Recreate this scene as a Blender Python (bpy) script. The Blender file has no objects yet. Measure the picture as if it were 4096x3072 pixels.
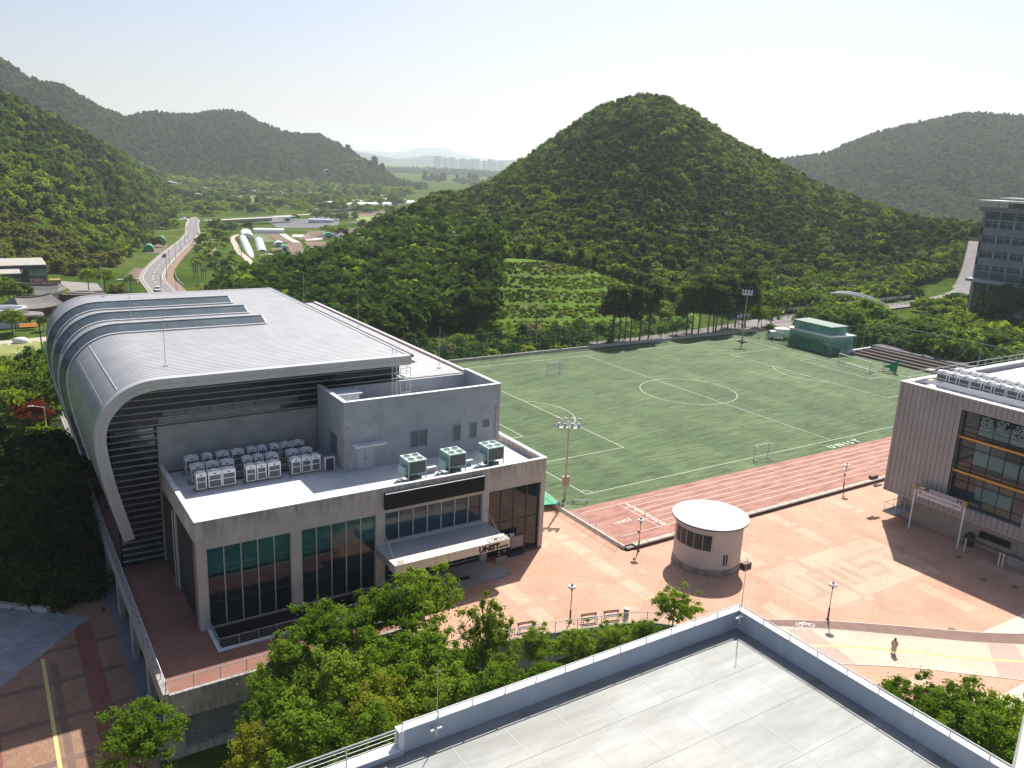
import bpy, math, random
import numpy as np
from mathutils import Matrix, Vector
R_=math.radians
scn=bpy.context.scene
# ---------------- camera
CX,CY,CZ=-63.03,-77.58,40.59
def cam_axes(p,r,y):
    F=Vector((-math.sin(y)*math.cos(p),math.cos(y)*math.cos(p),-math.sin(p)))
    Rt=Vector((math.cos(y),math.sin(y),0)); U=Rt.cross(F)
    return Rt*math.cos(r)+U*math.sin(r),-Rt*math.sin(r)+U*math.cos(r),F
cam_d=bpy.data.cameras.new('camera'); cam=bpy.data.objects.new('camera',cam_d)
scn.collection.objects.link(cam); scn.camera=cam
a_,b_,f_=cam_axes(0.25935,0.04328,-0.58096)
cam.matrix_world=Matrix(((a_.x,b_.x,-f_.x,CX),(a_.y,b_.y,-f_.y,CY),(a_.z,b_.z,-f_.z,CZ),(0,0,0,1)))
cam_d.sensor_width=36; cam_d.lens=36*3317.32/4096; cam_d.clip_start=.5; cam_d.clip_end=60000
# ---------------- light
SUN_AZ,SUN_EL=R_(49.8),R_(50.7)
W=bpy.data.worlds.new('World'); scn.world=W; W.use_nodes=True
nt=W.node_tree; bg=nt.nodes['Background']
sky=nt.nodes.new('ShaderNodeTexSky'); sky.sky_type='NISHITA'; sky.sun_disc=False
sky.sun_elevation=SUN_EL; sky.sun_rotation=SUN_AZ; sky.air_density=1.0; sky.dust_density=2.2; sky.ozone_density=3.0; sky.altitude=50
tn=nt.nodes.new('ShaderNodeMix'); tn.data_type='RGBA'; tn.blend_type='MULTIPLY'; tn.inputs[0].default_value=1; tn.inputs[7].default_value=(1.06,.985,1.0,1)
nt.links.new(sky.outputs[0],tn.inputs[6]); nt.links.new(tn.outputs[2],bg.inputs[0]); bg.inputs[1].default_value=0.08
sd=bpy.data.lights.new('sun','SUN'); sd.energy=5.0; sd.angle=R_(.53); sd.color=(1,.955,.88)
sun=bpy.data.objects.new('sun',sd); scn.collection.objects.link(sun)
sv=Vector((math.sin(SUN_AZ)*math.cos(SUN_EL),math.cos(SUN_AZ)*math.cos(SUN_EL),math.sin(SUN_EL)))
sun.rotation_euler=sv.to_track_quat('Z','Y').to_euler(); sun.location=sv*200
scn.view_settings.view_transform='Standard'; scn.view_settings.look='None'; scn.view_settings.gamma=1
scn.view_settings.exposure=0.62
try:
    scn.cycles.max_bounces=6; scn.cycles.diffuse_bounces=3; scn.cycles.glossy_bounces=3; scn.cycles.transparent_max_bounces=12; scn.cycles.volume_bounces=1
except Exception: pass
# ---------------- helpers
class MB:
    def __init__(s): s.v=[];s.f=[];s.k=[]
    def add(s,v,f):
        n=len(s.v); s.k.append((n,len(s.f))); s.v+=[tuple(p) for p in v]; s.f+=[tuple(i+n for i in q) for q in f]; return s
    def box(s,x0,y0,z0,x1,y1,z1):
        if x0>x1:x0,x1=x1,x0
        if y0>y1:y0,y1=y1,y0
        if z0>z1:z0,z1=z1,z0
        return s.add([(x0,y0,z0),(x1,y0,z0),(x1,y1,z0),(x0,y1,z0),(x0,y0,z1),(x1,y0,z1),(x1,y1,z1),(x0,y1,z1)],
          [(0,3,2,1),(4,5,6,7),(0,1,5,4),(1,2,6,5),(2,3,7,6),(3,0,4,7)])
    def cb(s,cx,cy,cz,sx,sy,sz): return s.box(cx-sx/2,cy-sy/2,cz-sz/2,cx+sx/2,cy+sy/2,cz+sz/2)
    def tube(s,p,q,r,n=6,r2=None,cap=True):
        p=Vector(p);q=Vector(q);d=(q-p)
        if d.length<1e-6:return s
        d.normalize(); a=d.orthogonal().normalized(); b=d.cross(a); r2=r if r2 is None else r2
        v=[p+(a*math.cos(t)+b*math.sin(t))*r for t in [2*math.pi*i/n for i in range(n)]]+[q+(a*math.cos(t)+b*math.sin(t))*r2 for t in [2*math.pi*i/n for i in range(n)]]
        f=[(i,(i+1)%n,n+(i+1)%n,n+i) for i in range(n)]
        if cap:f+=[tuple(range(n-1,-1,-1)),tuple(range(n,2*n))]
        return s.add(v,f)
    def bar(s,p,q,w,h):
        p=Vector(p);q=Vector(q);d=(q-p).normalized(); up=Vector((0,0,1))
        if abs(d.z)>.95: up=Vector((0,1,0))
        a=d.cross(up).normalized()*w/2; b=a.cross(d).normalized()*h/2
        v=[p-a-b,p+a-b,p+a+b,p-a+b,q-a-b,q+a-b,q+a+b,q-a+b]
        return s.add(v,[(0,3,2,1),(4,5,6,7),(0,1,5,4),(1,2,6,5),(2,3,7,6),(3,0,4,7)])
    def prism(s,pts,z0,z1):
        n=len(pts); A=sum(pts[i][0]*pts[(i+1)%n][1]-pts[(i+1)%n][0]*pts[i][1] for i in range(n))
        if A<0: pts=pts[::-1]
        v=[(x,y,z0) for x,y in pts]+[(x,y,z1) for x,y in pts]
        return s.add(v,[tuple(range(n-1,-1,-1)),tuple(range(n,2*n))]+[(i,(i+1)%n,n+(i+1)%n,n+i) for i in range(n)])
    def prism_xz(s,pts,y0,y1):
        n=len(pts); A=sum(pts[i][0]*pts[(i+1)%n][1]-pts[(i+1)%n][0]*pts[i][1] for i in range(n))
        if A>0: pts=pts[::-1]
        v=[(x,y0,z) for x,z in pts]+[(x,y1,z) for x,z in pts]
        return s.add(v,[tuple(range(n-1,-1,-1)),tuple(range(n,2*n))]+[(i,(i+1)%n,n+(i+1)%n,n+i) for i in range(n)])
    def lathe(s,prof,cx,cy,n=24,sx=1,sy=1):
        v=[];m=len(prof)
        for i in range(n):
            t=2*math.pi*i/n
            for r,z in prof: v.append((cx+r*sx*math.cos(t),cy+r*sy*math.sin(t),z))
        f=[(i*m+j,((i+1)%n)*m+j,((i+1)%n)*m+j+1,i*m+j+1) for i in range(n) for j in range(m-1)]
        if prof[-1][0]>1e-4:f.append(tuple(i*m+m-1 for i in range(n)))
        if prof[0][0]>1e-4:f.append(tuple(i*m for i in range(n-1,-1,-1)))
        return s.add(v,f)
    def quad(s,*p): return s.add(p,[tuple(range(len(p)))])
    def text(s,txt,size,M,depth=.0,bold=.0,align='LEFT',sx=1.):
        cu=bpy.data.curves.new('t','FONT'); cu.body=txt; cu.size=size; cu.extrude=depth; cu.offset=bold; cu.align_x=align; cu.resolution_u=2
        o=bpy.data.objects.new('t',cu); scn.collection.objects.link(o)
        bpy.context.view_layer.update()
        me=bpy.data.meshes.new_from_object(o.evaluated_get(bpy.context.evaluated_depsgraph_get()))
        s.add([M@Vector((v.co.x*sx,v.co.y,v.co.z)) for v in me.vertices],[tuple(p.vertices) for p in me.polygons])
        bpy.data.objects.remove(o); bpy.data.meshes.remove(me); bpy.data.curves.remove(cu); return s
def mesh(name,v,f,smooth=False):
    me=bpy.data.meshes.new(name); me.from_pydata([tuple(p) for p in v],[],f)
    if smooth: me.shade_smooth()
    me.update(); return me
def tags(o,label=None,cat=None,group=None,kind=None):
    if label:o['label']=label
    if cat:o['category']=cat
    if group:o['group']=group
    if kind:o['kind']=kind
    return o
def thing(name,label,cat,loc=(0,0,0),group=None,rz=0):
    o=bpy.data.objects.new(name,None); scn.collection.objects.link(o); o.location=loc; o.rotation_euler=(0,0,rz); o.empty_display_size=.5
    return tags(o,label,cat,group)
def base_loc(p):
    l=Vector((0,0,0))
    while p is not None: l+=p.location; p=p.parent
    return l
def O(name,mb,m,parent=None,loc=None,smooth=False,local=False,**k):
    """world-coordinate mesh; parts keep their thing's origin"""
    off=Vector((0,0,0))
    if not local:
        off=base_loc(parent) if parent is not None else Vector(loc or (0,0,0))
    v=[(p[0]-off.x,p[1]-off.y,p[2]-off.z) for p in mb.v]
    me=mesh(name,v,mb.f,smooth); me.materials.append(m)
    o=bpy.data.objects.new(name,me); scn.collection.objects.link(o)
    if parent is not None: o.parent=parent
    elif loc is not None: o.location=loc
    return tags(o,**k)
def OS(name,mb,m,parent,per=1,**k):
    """every piece of mb (per add() calls together) becomes a part of its own"""
    K=mb.k+[(len(mb.v),len(mb.f))]; out=[]
    for i in range(0,len(mb.k),per):
        a=K[i];b=K[min(i+per,len(mb.k))]; q=MB(); q.v=mb.v[a[0]:b[0]]; q.f=[tuple(j-a[0] for j in f) for f in mb.f[a[1]:b[1]]]; out.append(O(name,q,m,parent,**k))
    return out
def S(name,mb,m,smooth=False): return O(name,mb,m,smooth=smooth,kind='structure')
def dup(root,loc=None,rz=None,label=None,group=None,scale=None):
    r=root.copy(); scn.collection.objects.link(r)
    if loc is not None: r.location=loc
    if rz is not None: r.rotation_euler=(0,0,rz)
    if scale is not None: r.scale=scale if hasattr(scale,'__len__') else (scale,)*3
    if label: r['label']=label
    if group: r['group']=group
    for ch in root.children:
        c=ch.copy(); scn.collection.objects.link(c); c.parent=r
        for g in ch.children:
            d=g.copy(); scn.collection.objects.link(d); d.parent=c
    return r
# ---------------- materials
def _new(name):
    m=bpy.data.materials.new(name); m.use_nodes=True; n=m.node_tree; b=n.nodes['Principled BSDF']; return m,n,b
def c4(c): return (c[0],c[1],c[2],1)
def mat(name,c,rough=.7,metal=0,c2=None,scale=1.,spec=.5,bump=0,stretch=(1,1,1),detail=4,lo=.4,hi=.62,alpha=None,coat=0):
    m,n,b=_new(name); b.inputs['Roughness'].default_value=rough; b.inputs['Metallic'].default_value=metal; b.inputs['Specular IOR Level'].default_value=spec
    if coat: b.inputs['Coat Weight'].default_value=coat
    b.inputs['Base Color'].default_value=c4(c)
    if c2 is not None or bump:
        g=n.nodes.new('ShaderNodeNewGeometry'); mp=n.nodes.new('ShaderNodeMapping'); mp.inputs['Scale'].default_value=[scale*k for k in stretch]
        no=n.nodes.new('ShaderNodeTexNoise'); no.inputs['Scale'].default_value=1; no.inputs['Detail'].default_value=detail; no.inputs['Roughness'].default_value=.6
        n.links.new(g.outputs['Position'],mp.inputs[0]); n.links.new(mp.outputs[0],no.inputs[0])
        if c2 is not None:
            cr=n.nodes.new('ShaderNodeValToRGB'); cr.color_ramp.elements[0].position=lo; cr.color_ramp.elements[1].position=hi
            cr.color_ramp.elements[0].color=c4(c); cr.color_ramp.elements[1].color=c4(c2)
            n.links.new(no.outputs[0],cr.inputs[0]); n.links.new(cr.outputs[0],b.inputs['Base Color'])
        if bump:
            bp=n.nodes.new('ShaderNodeBump'); bp.inputs['Strength'].default_value=bump; n.links.new(no.outputs[0],bp.inputs['Height']); n.links.new(bp.outputs[0],b.inputs['Normal'])
    if alpha is not None: b.inputs['Alpha'].default_value=alpha
    return m
def noise(n,scale,detail=4,stretch=(1,1,1),rough=.6,rot=0):
    g=n.nodes.new('ShaderNodeNewGeometry'); mp=n.nodes.new('ShaderNodeMapping'); mp.inputs['Scale'].default_value=[scale*k for k in stretch]; mp.inputs['Rotation'].default_value=(0,0,rot)
    no=n.nodes.new('ShaderNodeTexNoise'); no.inputs['Scale'].default_value=1; no.inputs['Detail'].default_value=detail; no.inputs['Roughness'].default_value=rough
    n.links.new(g.outputs['Position'],mp.inputs[0]); n.links.new(mp.outputs[0],no.inputs[0]); return no.outputs[0]
def ramp(n,src,stops):
    cr=n.nodes.new('ShaderNodeValToRGB'); e=cr.color_ramp.elements
    while len(e)<len(stops): e.new(.5)
    for i,(p,c) in enumerate(stops): e[i].position=p; e[i].color=c4(c) if hasattr(c,'__len__') else (c,c,c,1)
    n.links.new(src,cr.inputs[0]); return cr.outputs[0]
def mix(n,fac,a,b,mode='MIX'):
    x=n.nodes.new('ShaderNodeMix'); x.data_type='RGBA'; x.blend_type=mode
    for s,i in ((fac,0),(a,6),(b,7)):
        if hasattr(s,'links') or isinstance(s,bpy.types.NodeSocket): n.links.new(s,x.inputs[i])
        else: x.inputs[i].default_value=s if i==0 else c4(s)
    return x.outputs[2]
def paving(name,c1,c2,joint,bw=.4,bh=.2,rot=0,blot=.85):
    m,n,b=_new(name); b.inputs['Roughness'].default_value=.85
    g=n.nodes.new('ShaderNodeNewGeometry'); mp=n.nodes.new('ShaderNodeMapping'); mp.inputs['Rotation'].default_value=(0,0,rot)
    br=n.nodes.new('ShaderNodeTexBrick'); br.inputs['Scale'].default_value=1; br.inputs['Brick Width'].default_value=bw; br.inputs['Row Height'].default_value=bh; br.inputs['Mortar Size'].default_value=.018
    br.inputs['Color1'].default_value=c4(c1); br.inputs['Color2'].default_value=c4(c2); br.inputs['Mortar'].default_value=c4(joint)
    n.links.new(g.outputs['Position'],mp.inputs[0]); n.links.new(mp.outputs[0],br.inputs[0])
    v=ramp(n,noise(n,.25,5),[(.35,blot),(.65,1.08)]); v2=ramp(n,noise(n,2.2,3),[(.3,.92),(.7,1.06)])
    n.links.new(mix(n,1.,mix(n,1.,br.outputs[0],v,'MULTIPLY'),v2,'MULTIPLY'),b.inputs['Base Color']); return m
def concrete(name,c,stain=.55,top=None,depth=1.6,warm=(1,1,1)):
    """board-formed concrete with dark run marks below a coping at z=top"""
    m,n,b=_new(name); b.inputs['Roughness'].default_value=.85
    base=ramp(n,noise(n,.5,6),[(.3,[k*.82 for k in c]),(.7,[k*1.1 for k in c])])
    st=ramp(n,noise(n,3.2,3,(1,1,.10)),[(.42,1.),(.62,stain)])
    col=mix(n,1.,base,st,'MULTIPLY')
    if top is not None:
        g=n.nodes.new('ShaderNodeNewGeometry'); sp=n.nodes.new('ShaderNodeSeparateXYZ'); n.links.new(g.outputs['Position'],sp.inputs[0])
        mr=n.nodes.new('ShaderNodeMapRange'); mr.inputs[1].default_value=top-depth; mr.inputs[2].default_value=top-.05; mr.inputs[3].default_value=0; mr.inputs[4].default_value=1
        n.links.new(sp.outputs[2],mr.inputs[0])
        s2=ramp(n,noise(n,2.6,4,(1,1,.18)),[(.42,1.),(.62,.58)])
        col=mix(n,mr.outputs[0],col,mix(n,1.,base,s2,'MULTIPLY'))
    n.links.new(col,b.inputs['Base Color']); return m
def ribbed(name,c,c2,axis=1,period=.5,duty=.3,rough=.4,metal=.6):
    m,n,b=_new(name); b.inputs['Roughness'].default_value=rough; b.inputs['Metallic'].default_value=metal
    g=n.nodes.new('ShaderNodeNewGeometry'); sp=n.nodes.new('ShaderNodeSeparateXYZ'); n.links.new(g.outputs['Position'],sp.inputs[0])
    d=n.nodes.new('ShaderNodeMath'); d.operation='DIVIDE'; d.inputs[1].default_value=period; n.links.new(sp.outputs[axis],d.inputs[0])
    fr=n.nodes.new('ShaderNodeMath'); fr.operation='FRACT'; n.links.new(d.outputs[0],fr.inputs[0])
    s=ramp(n,fr.outputs[0],[(0,c2),(duty*.7,c2),(duty,c),(.93,c),(1,c2)])
    nv=ramp(n,noise(n,.35,4),[(.3,.86),(.7,1.05)])
    n.links.new(mix(n,1.,s,nv,'MULTIPLY'),b.inputs['Base Color']); return m
def glass(name,c,rough=.06,spec=.8,c2=None):
    m,n,b=_new(name); b.inputs['Roughness'].default_value=rough; b.inputs['Specular IOR Level'].default_value=spec; b.inputs['Base Color'].default_value=c4(c)
    if c2: n.links.new(ramp(n,noise(n,.25,3),[(.35,c),(.65,c2)]),b.inputs['Base Color'])
    return m
def leafmat(name,ca,cb,cc,trans=.35,rnd=.5,ns=.25):
    m,n,b=_new(name); n.nodes.remove(b); out=n.nodes['Material Output']
    oi=n.nodes.new('ShaderNodeObjectInfo')
    f=n.nodes.new('ShaderNodeMath'); f.operation='MULTIPLY_ADD'; f.inputs[1].default_value=rnd; 
    nz=noise(n,ns,3); nf=n.nodes.new('ShaderNodeMath'); nf.operation='MULTIPLY'; nf.inputs[1].default_value=1-rnd*.6
    n.links.new(nz,nf.inputs[0]); n.links.new(oi.outputs['Random'],f.inputs[0]); n.links.new(nf.outputs[0],f.inputs[2])
    col=ramp(n,f.outputs[0],[(.2,ca),(.5,cb),(.85,cc)])
    df=n.nodes.new('ShaderNodeBsdfDiffuse'); tr=n.nodes.new('ShaderNodeBsdfTranslucent'); gl=n.nodes.new('ShaderNodeBsdfGlossy'); gl.inputs['Roughness'].default_value=.45
    n.links.new(col,df.inputs[0]); 
    tc=mix(n,1.,col,(1.25,1.35,.5),'MULTIPLY'); n.links.new(tc,tr.inputs[0])
    a=n.nodes.new('ShaderNodeMixShader'); a.inputs[0].default_value=trans; n.links.new(df.outputs[0],a.inputs[1]); n.links.new(tr.outputs[0],a.inputs[2])
    c=n.nodes.new('ShaderNodeMixShader'); c.inputs[0].default_value=.0; n.links.new(a.outputs[0],c.inputs[1]); n.links.new(gl.outputs[0],c.inputs[2])
    n.links.new(c.outputs[0],out.inputs[0]); return m
M={}
M['brick']=paving('clay_paving',(.565,.32,.215),(.515,.285,.185),(.4,.235,.165))
M['deckbrick']=paving('deck_paving',(.28,.13,.09),(.245,.108,.078),(.18,.09,.065))
M['cream']=paving('cream_paving',(.59,.38,.265),(.555,.355,.245),(.45,.30,.215))
M['greyband']=paving('grey_paving_band',(.505,.305,.215),(.475,.28,.195),(.39,.24,.175))
M['pinkband']=paving('pink_paving_band',(.54,.36,.3),(.5,.33,.27),(.4,.27,.22))
M['bluestone']=paving('grey_stone_paving',(.19,.20,.22),(.15,.16,.18),(.11,.11,.12),.6,.3)
M['yellow']=mat('tactile_yellow',(.62,.52,.2),.8)
M['asph']=mat('asphalt',(.13,.12,.12),.9,c2=(.17,.16,.155),scale=.6)
M['asphL']=mat('asphalt_sunbleached',(.17,.155,.15),.9,c2=(.21,.195,.19),scale=.3)
M['bike']=mat('bike_path_asphalt',(.19,.115,.09),.9,c2=(.23,.14,.11),scale=1.)
M['kerb']=mat('kerb_stone',(.55,.5,.44),.8,c2=(.45,.41,.36),scale=2)
M['white']=mat('white_marking',(.78,.76,.70),.7)
M['paintw']=mat('white_paint',(.75,.75,.74),.45)
M['conc']=concrete('weathered_concrete',(.50,.45,.40),.94,10.0,1.9)
M['conc2']=concrete('retaining_concrete',(.36,.34,.31),.7,-.3,1.2)
M['concg']=concrete('grey_render',(.37,.38,.40),.96)
M['concs']=mat('smooth_concrete',(.34,.33,.32),.85,c2=(.28,.27,.26),scale=.7)
M['coping']=mat('pale_coping',(.72,.72,.72),.6,c2=(.62,.62,.62),scale=1)
M['roofw']=mat('roof_membrane_white',(.62,.63,.64),.6,c2=(.53,.54,.55),scale=.5)
M['steel']=mat('stainless_steel',(.55,.55,.55),.35,.8)
M['galv']=mat('galvanised_metal',(.5,.51,.52),.5,.5)
M['dark']=mat('dark_metal',(.03,.03,.032),.5)
M['black']=mat('black_panel',(.012,.011,.013),.75,spec=.2)
M['brown']=mat('brown_metal',(.09,.045,.03),.6)
M['copper']=mat('copper_pipe',(.35,.16,.10),.5)
M['glass']=glass('facade_glass',(.004,.012,.020),.03,.55,(.006,.028,.036))
M['glassb']=glass('skylight_glass',(.04,.062,.075),.14,.5,(.07,.095,.105))
M['glassd']=glass('dark_glass',(.016,.022,.032),.15,.3)
M['glassT']=glass('teal_reflection_glass',(.018,.075,.085),.05,.45,(.03,.12,.11)); M['glassN']=glass('navy_glass',(.008,.03,.055),.04,.5,(.015,.055,.08))  # teal and navy tints imitate reflections in the gymnasium windows
M['teal']=glass('teal_glass',(.05,.11,.11),.1,.8)
M['shell']=ribbed('standing_seam_metal',(.43,.43,.435),(.15,.15,.16),1,.62,.42,.5,.22)
M['panel']=mat('aluminium_panel',(.47,.47,.465),.45,.3,c2=(.43,.43,.43),scale=.4)
M['acw']=mat('unit_casing_white',(.72,.72,.72),.45)
M['acg']=mat('coil_grille',(.07,.08,.08),.7,c2=(.15,.15,.15),scale=14,lo=.45,hi=.55)
M['chill']=mat('chiller_casing_green',(.42,.56,.52),.5)
M['trunk']=mat('bark',(.10,.07,.05),.9,c2=(.06,.045,.035),scale=6)
M['orange']=mat('orange_beam',(.62,.28,.03),.5)
M['green']=mat('green_coating',(.02,.30,.14),.7)
M['cont']=mat('container_white',(.7,.72,.7),.6)
M['rust']=mat('floodlight_pole_paint',(.48,.36,.28),.6)
exec_ns=None
def ss(a,b,x):
    t=np.clip((np.asarray(x,float)-a)/(b-a),0,1);return t*t*(3-2*t)
HILLS=[
 # az list, base distance, ridge distance, ridge height, fall-off behind
 ([13,16,18,20,22,24,25.5,27.6,29.4,31.3,32.8,34.3,36.1,38.4,41,42.5,44.4,46.2,48.6,50.4,52.2,54.2,56,58.2,60,62,66,74,84],
  [220,205,200,200,205,210,212,218,222,226,230,234,240,246,255,258,264,270,280,290,300,315,330,345,352,355,355,350,350],
  [260,270,280,290,310,350,400,470,500,520,530,540,540,530,520,520,530,540,540,540,530,520,500,470,450,440,430,420,400],
  [-8,-5,-2.8,-.6,1.6,6.3,13.7,19.5,20,26,36,46,59,74,80,78.5,71,61,50,42.5,34,28,24,19,19,19,18,12,5],None),
 ([29,31,32,35,37.6,41,44.6,46],[206,206,207,210,214,222,232,236],[262,262,262,262,260,257,246,244],[4,10.5,11.5,11.2,10,6.0,1.5,-1],70),
 ([-40,-20,-5,2.3,3.6,5.6,8,9.9,11,12.5],
  [330,330,350,375,380,385,430,620,800,1000],
  [600,620,680,720,740,780,820,950,1050,1150],
  [120,110,95,71,64,51,32,10,-8,-16],500),
 ([-40,-20,2.5,3.7,5.6,6.9,8.6,9.9,11.5,12.3,14.2,15.3,16.4,18.1,20.1,21.5,23.3,25.1,26.4],
  [1250,1250,1250,1250,1250,1300,1400,1440,1480,1480,1480,1480,1480,1480,1490,1500,1550,1600,1700],
  [1700,1700,1700,1700,1700,1750,1850,1900,1950,1950,2000,2000,2000,2000,2000,2000,1950,1900,1800],
  [260,230,170,142,132,108,92,106,105,108,122,120,99,80,80,56,24,-9,-16],900),
 ([46,50.1,52.6,53.8,55.3,56.8,58,59.7,60.9,63,70,90],
  [1100]*12,[1800]*12,[40,66,80,99,121,135,143,158,160,155,145,110],900),
 ([-40,22,23,24,25.1,27.2,29,30.6,32.8,50,90],[7000]*11,[9000]*11,[103, 96, 86, 59, 31, 91, 64, 53, 81, 119, 119],3000),
 ([-40,20,22.1,24.2,25.5,26.3,28.2,29,30.3,32.8,50,90],[12000]*12,[16000]*12,[180, 175, 175, 152, 180, 261, 284, 208, 127, 96, 152, 152],3500),
 ([23.5,25,26.5,28,29.5,31,34],[3300]*7,[3800]*7,[-16,-12,-8,-6,-6,-9,-14],500),
]
def T(x,y):
    x=np.asarray(x,float);y=np.asarray(y,float)
    dx=x-CX;dy=y-CY;D=np.hypot(dx,dy);az=np.degrees(np.arctan2(dx,dy))
    va=np.interp(D,[0,120,200,350,600,2800,4000],[-6,-6,-7.5,-10.5,-16,-16,-10])
    e=np.interp(x,[-42,-36,-13,-8],[-6,-5.5,-1.6,-0.9])
    sx=ss(-60,-40,x); sy=np.maximum(1-ss(72,115,y),ss(19,28,az))
    far=1-ss(600,900,D)
    wc=sx*sy*far
    z=va*(1-wc)+e*wc
    add=np.zeros_like(z)
    for azs,db,dr,H,fall in HILLS:
        b=np.interp(az,azs,db);r=np.interp(az,azs,dr);h=np.interp(az,azs,H)
        h=np.where((az<azs[0])|(az>azs[-1]),0,h)
        edge=np.where(az<azs[0],0,1)*np.where(az>azs[-1],0,1)
        s=np.clip((D-b)/(r-b),0,1)
        f=.45*s+.55*s*s*(3-2*s)
        fl=np.interp(az,[20,24,27,31],[60,80,140,260]) if fall is None else fall
        g=1-ss(0,1,(D-r)/fl)
        add=np.maximum(add,np.maximum(h-z,0)*f*g*edge)
    return z+add
def Th(x,y): return float(T(np.array([x]),np.array([y]))[0])
# ---------------- terrain sheet: rings round the building the photo was taken from, out past the far mountains
azs=np.concatenate([np.arange(-180,-16,4),np.arange(-16,86,.5),np.arange(86,180,4)])
rs=np.concatenate([[2],np.arange(12,120,12),np.arange(120,620,8),620*1.022**np.arange(1,162)])
A_,Rr=np.meshgrid(np.radians(azs),rs,indexing='ij')
TX=CX+Rr*np.sin(A_); TY=CY+Rr*np.cos(A_); TZ=T(TX,TY)
rg=np.random.default_rng(5)
TZ=TZ+np.where((TZ>15)&(Rr>3000),rg.normal(0,1,TZ.shape)*np.clip(Rr/2500,0,3),0)
na,nr=len(azs),len(rs)
tv=np.stack([TX,TY,TZ],-1).reshape(-1,3)
tf=[(i*nr+j,((i+1)%na)*nr+j,((i+1)%na)*nr+j+1,i*nr+j+1) for i in range(na) for j in range(nr-1)]
tm,n,b=_new('hillside_and_meadow'); b.inputs['Roughness'].default_value=1.; b.inputs['Specular IOR Level'].default_value=0.
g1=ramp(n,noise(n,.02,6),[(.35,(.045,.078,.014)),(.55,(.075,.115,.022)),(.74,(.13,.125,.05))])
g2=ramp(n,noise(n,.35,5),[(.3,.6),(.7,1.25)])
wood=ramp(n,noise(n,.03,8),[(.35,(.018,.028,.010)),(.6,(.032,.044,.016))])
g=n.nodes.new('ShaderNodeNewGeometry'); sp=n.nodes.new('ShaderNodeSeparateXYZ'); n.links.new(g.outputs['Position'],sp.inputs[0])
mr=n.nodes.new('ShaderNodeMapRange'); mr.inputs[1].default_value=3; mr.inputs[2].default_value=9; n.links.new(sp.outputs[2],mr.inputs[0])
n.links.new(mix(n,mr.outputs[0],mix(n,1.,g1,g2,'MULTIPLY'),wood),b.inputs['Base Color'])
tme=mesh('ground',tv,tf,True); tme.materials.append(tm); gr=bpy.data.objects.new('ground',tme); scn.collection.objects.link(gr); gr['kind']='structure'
def strip(pts,w,dz=.08,side=0,thick=None,step=6.,zf=None):
    """ribbon of ground-hugging quads along a centre line; side shifts it sideways"""
    P=[np.array(p[:2],float) for p in pts]; Q=[P[0]]
    for a,b2 in zip(P,P[1:]):
        k=max(1,int(np.hypot(*(b2-a))/step))
        for i in range(1,k+1): Q.append(a+(b2-a)*i/k)
    # smooth
    Q=np.array(Q)
    for _ in range(6): Q[1:-1]=(Q[:-2]+2*Q[1:-1]+Q[2:])/4
    mb=MB(); L=[]
    for i,p in enumerate(Q):
        d=Q[min(i+1,len(Q)-1)]-Q[max(i-1,0)]; d=d/np.hypot(*d); nn=np.array([-d[1],d[0]])
        a=p+nn*(side+w/2); c=p+nn*(side-w/2); z=(zf(*p) if zf else max(Th(*p),Th(*a),Th(*c)))+dz
        L.append(((a[0],a[1],z),(c[0],c[1],z)))
    for (a,b1),(c,d1) in zip(L,L[1:]): mb.quad(b1,d1,c,a)
    return mb
def patch(pts,dz=.1,n=8):
    """field drawn on the terrain as a fine bilinear sheet"""
    a,b1,c,d=[np.array(p[:2],float) for p in pts]; mb=MB(); V=[]
    for i in range(n+1):
        for j in range(n+1):
            p=(a*(1-i/n)+b1*i/n)*(1-j/n)+(d*(1-i/n)+c*i/n)*j/n; V.append((p[0],p[1],Th(*p)+dz))
    return mb.add(V,[(i*(n+1)+j,(i+1)*(n+1)+j,(i+1)*(n+1)+j+1,i*(n+1)+j+1) for i in range(n) for j in range(n)])
# ---------------- playing field and track
L_,W_=98.87,64.48; mY=W_/2
m,n,b=_new('artificial_turf'); b.inputs['Roughness'].default_value=.8; b.inputs['Specular IOR Level'].default_value=.25; M['turf']=m
t1=ramp(n,noise(n,.09,5,(.5,1.4,1)),[(.35,(.048,.094,.030)),(.65,(.084,.134,.050))])
t2=ramp(n,noise(n,.9,6,(.22,2.0,1)),[(.38,.5),(.5,1.),(.6,1.2)])
t3=ramp(n,noise(n,3.2,2,(.25,1.6,1)),[(.60,(0,0,0)),(.70,(1,1,1))])
cc=mix(n,1.,t1,t2,'MULTIPLY')
g=n.nodes.new('ShaderNodeNewGeometry'); br=n.nodes.new('ShaderNodeTexBrick'); br.inputs['Scale'].default_value=1; br.inputs['Brick Width'].default_value=33; br.inputs['Row Height'].default_value=4.05; br.inputs['Mortar Size'].default_value=.01
br.inputs['Color1'].default_value=(.78,.84,.78,1); br.inputs['Color2'].default_value=(1.2,1.12,1.06,1); br.inputs['Mortar'].default_value=(.9,.9,.9,1)
mp=n.nodes.new('ShaderNodeMapping'); mp.inputs['Rotation'].default_value=(0,0,math.pi/2); n.links.new(g.outputs['Position'],mp.inputs[0]); n.links.new(mp.outputs[0],br.inputs[0])
cc=mix(n,1.,cc,br.outputs[0],'MULTIPLY')
cc=mix(n,t3,cc,(.14,.175,.10)); n.links.new(cc,b.inputs['Base Color'])
m,n,b=_new('running_track_red'); b.inputs['Roughness'].default_value=.85; M['track']=m
n.links.new(ramp(n,noise(n,.8,6,(.4,1.3,1)),[(.34,(.21,.092,.068)),(.5,(.32,.145,.105)),(.68,(.39,.195,.145))]),b.inputs['Base Color'])
S('football_turf',MB().box(-5.3,-3.2,-.9,113,70.0,0),M['turf'])
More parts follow.
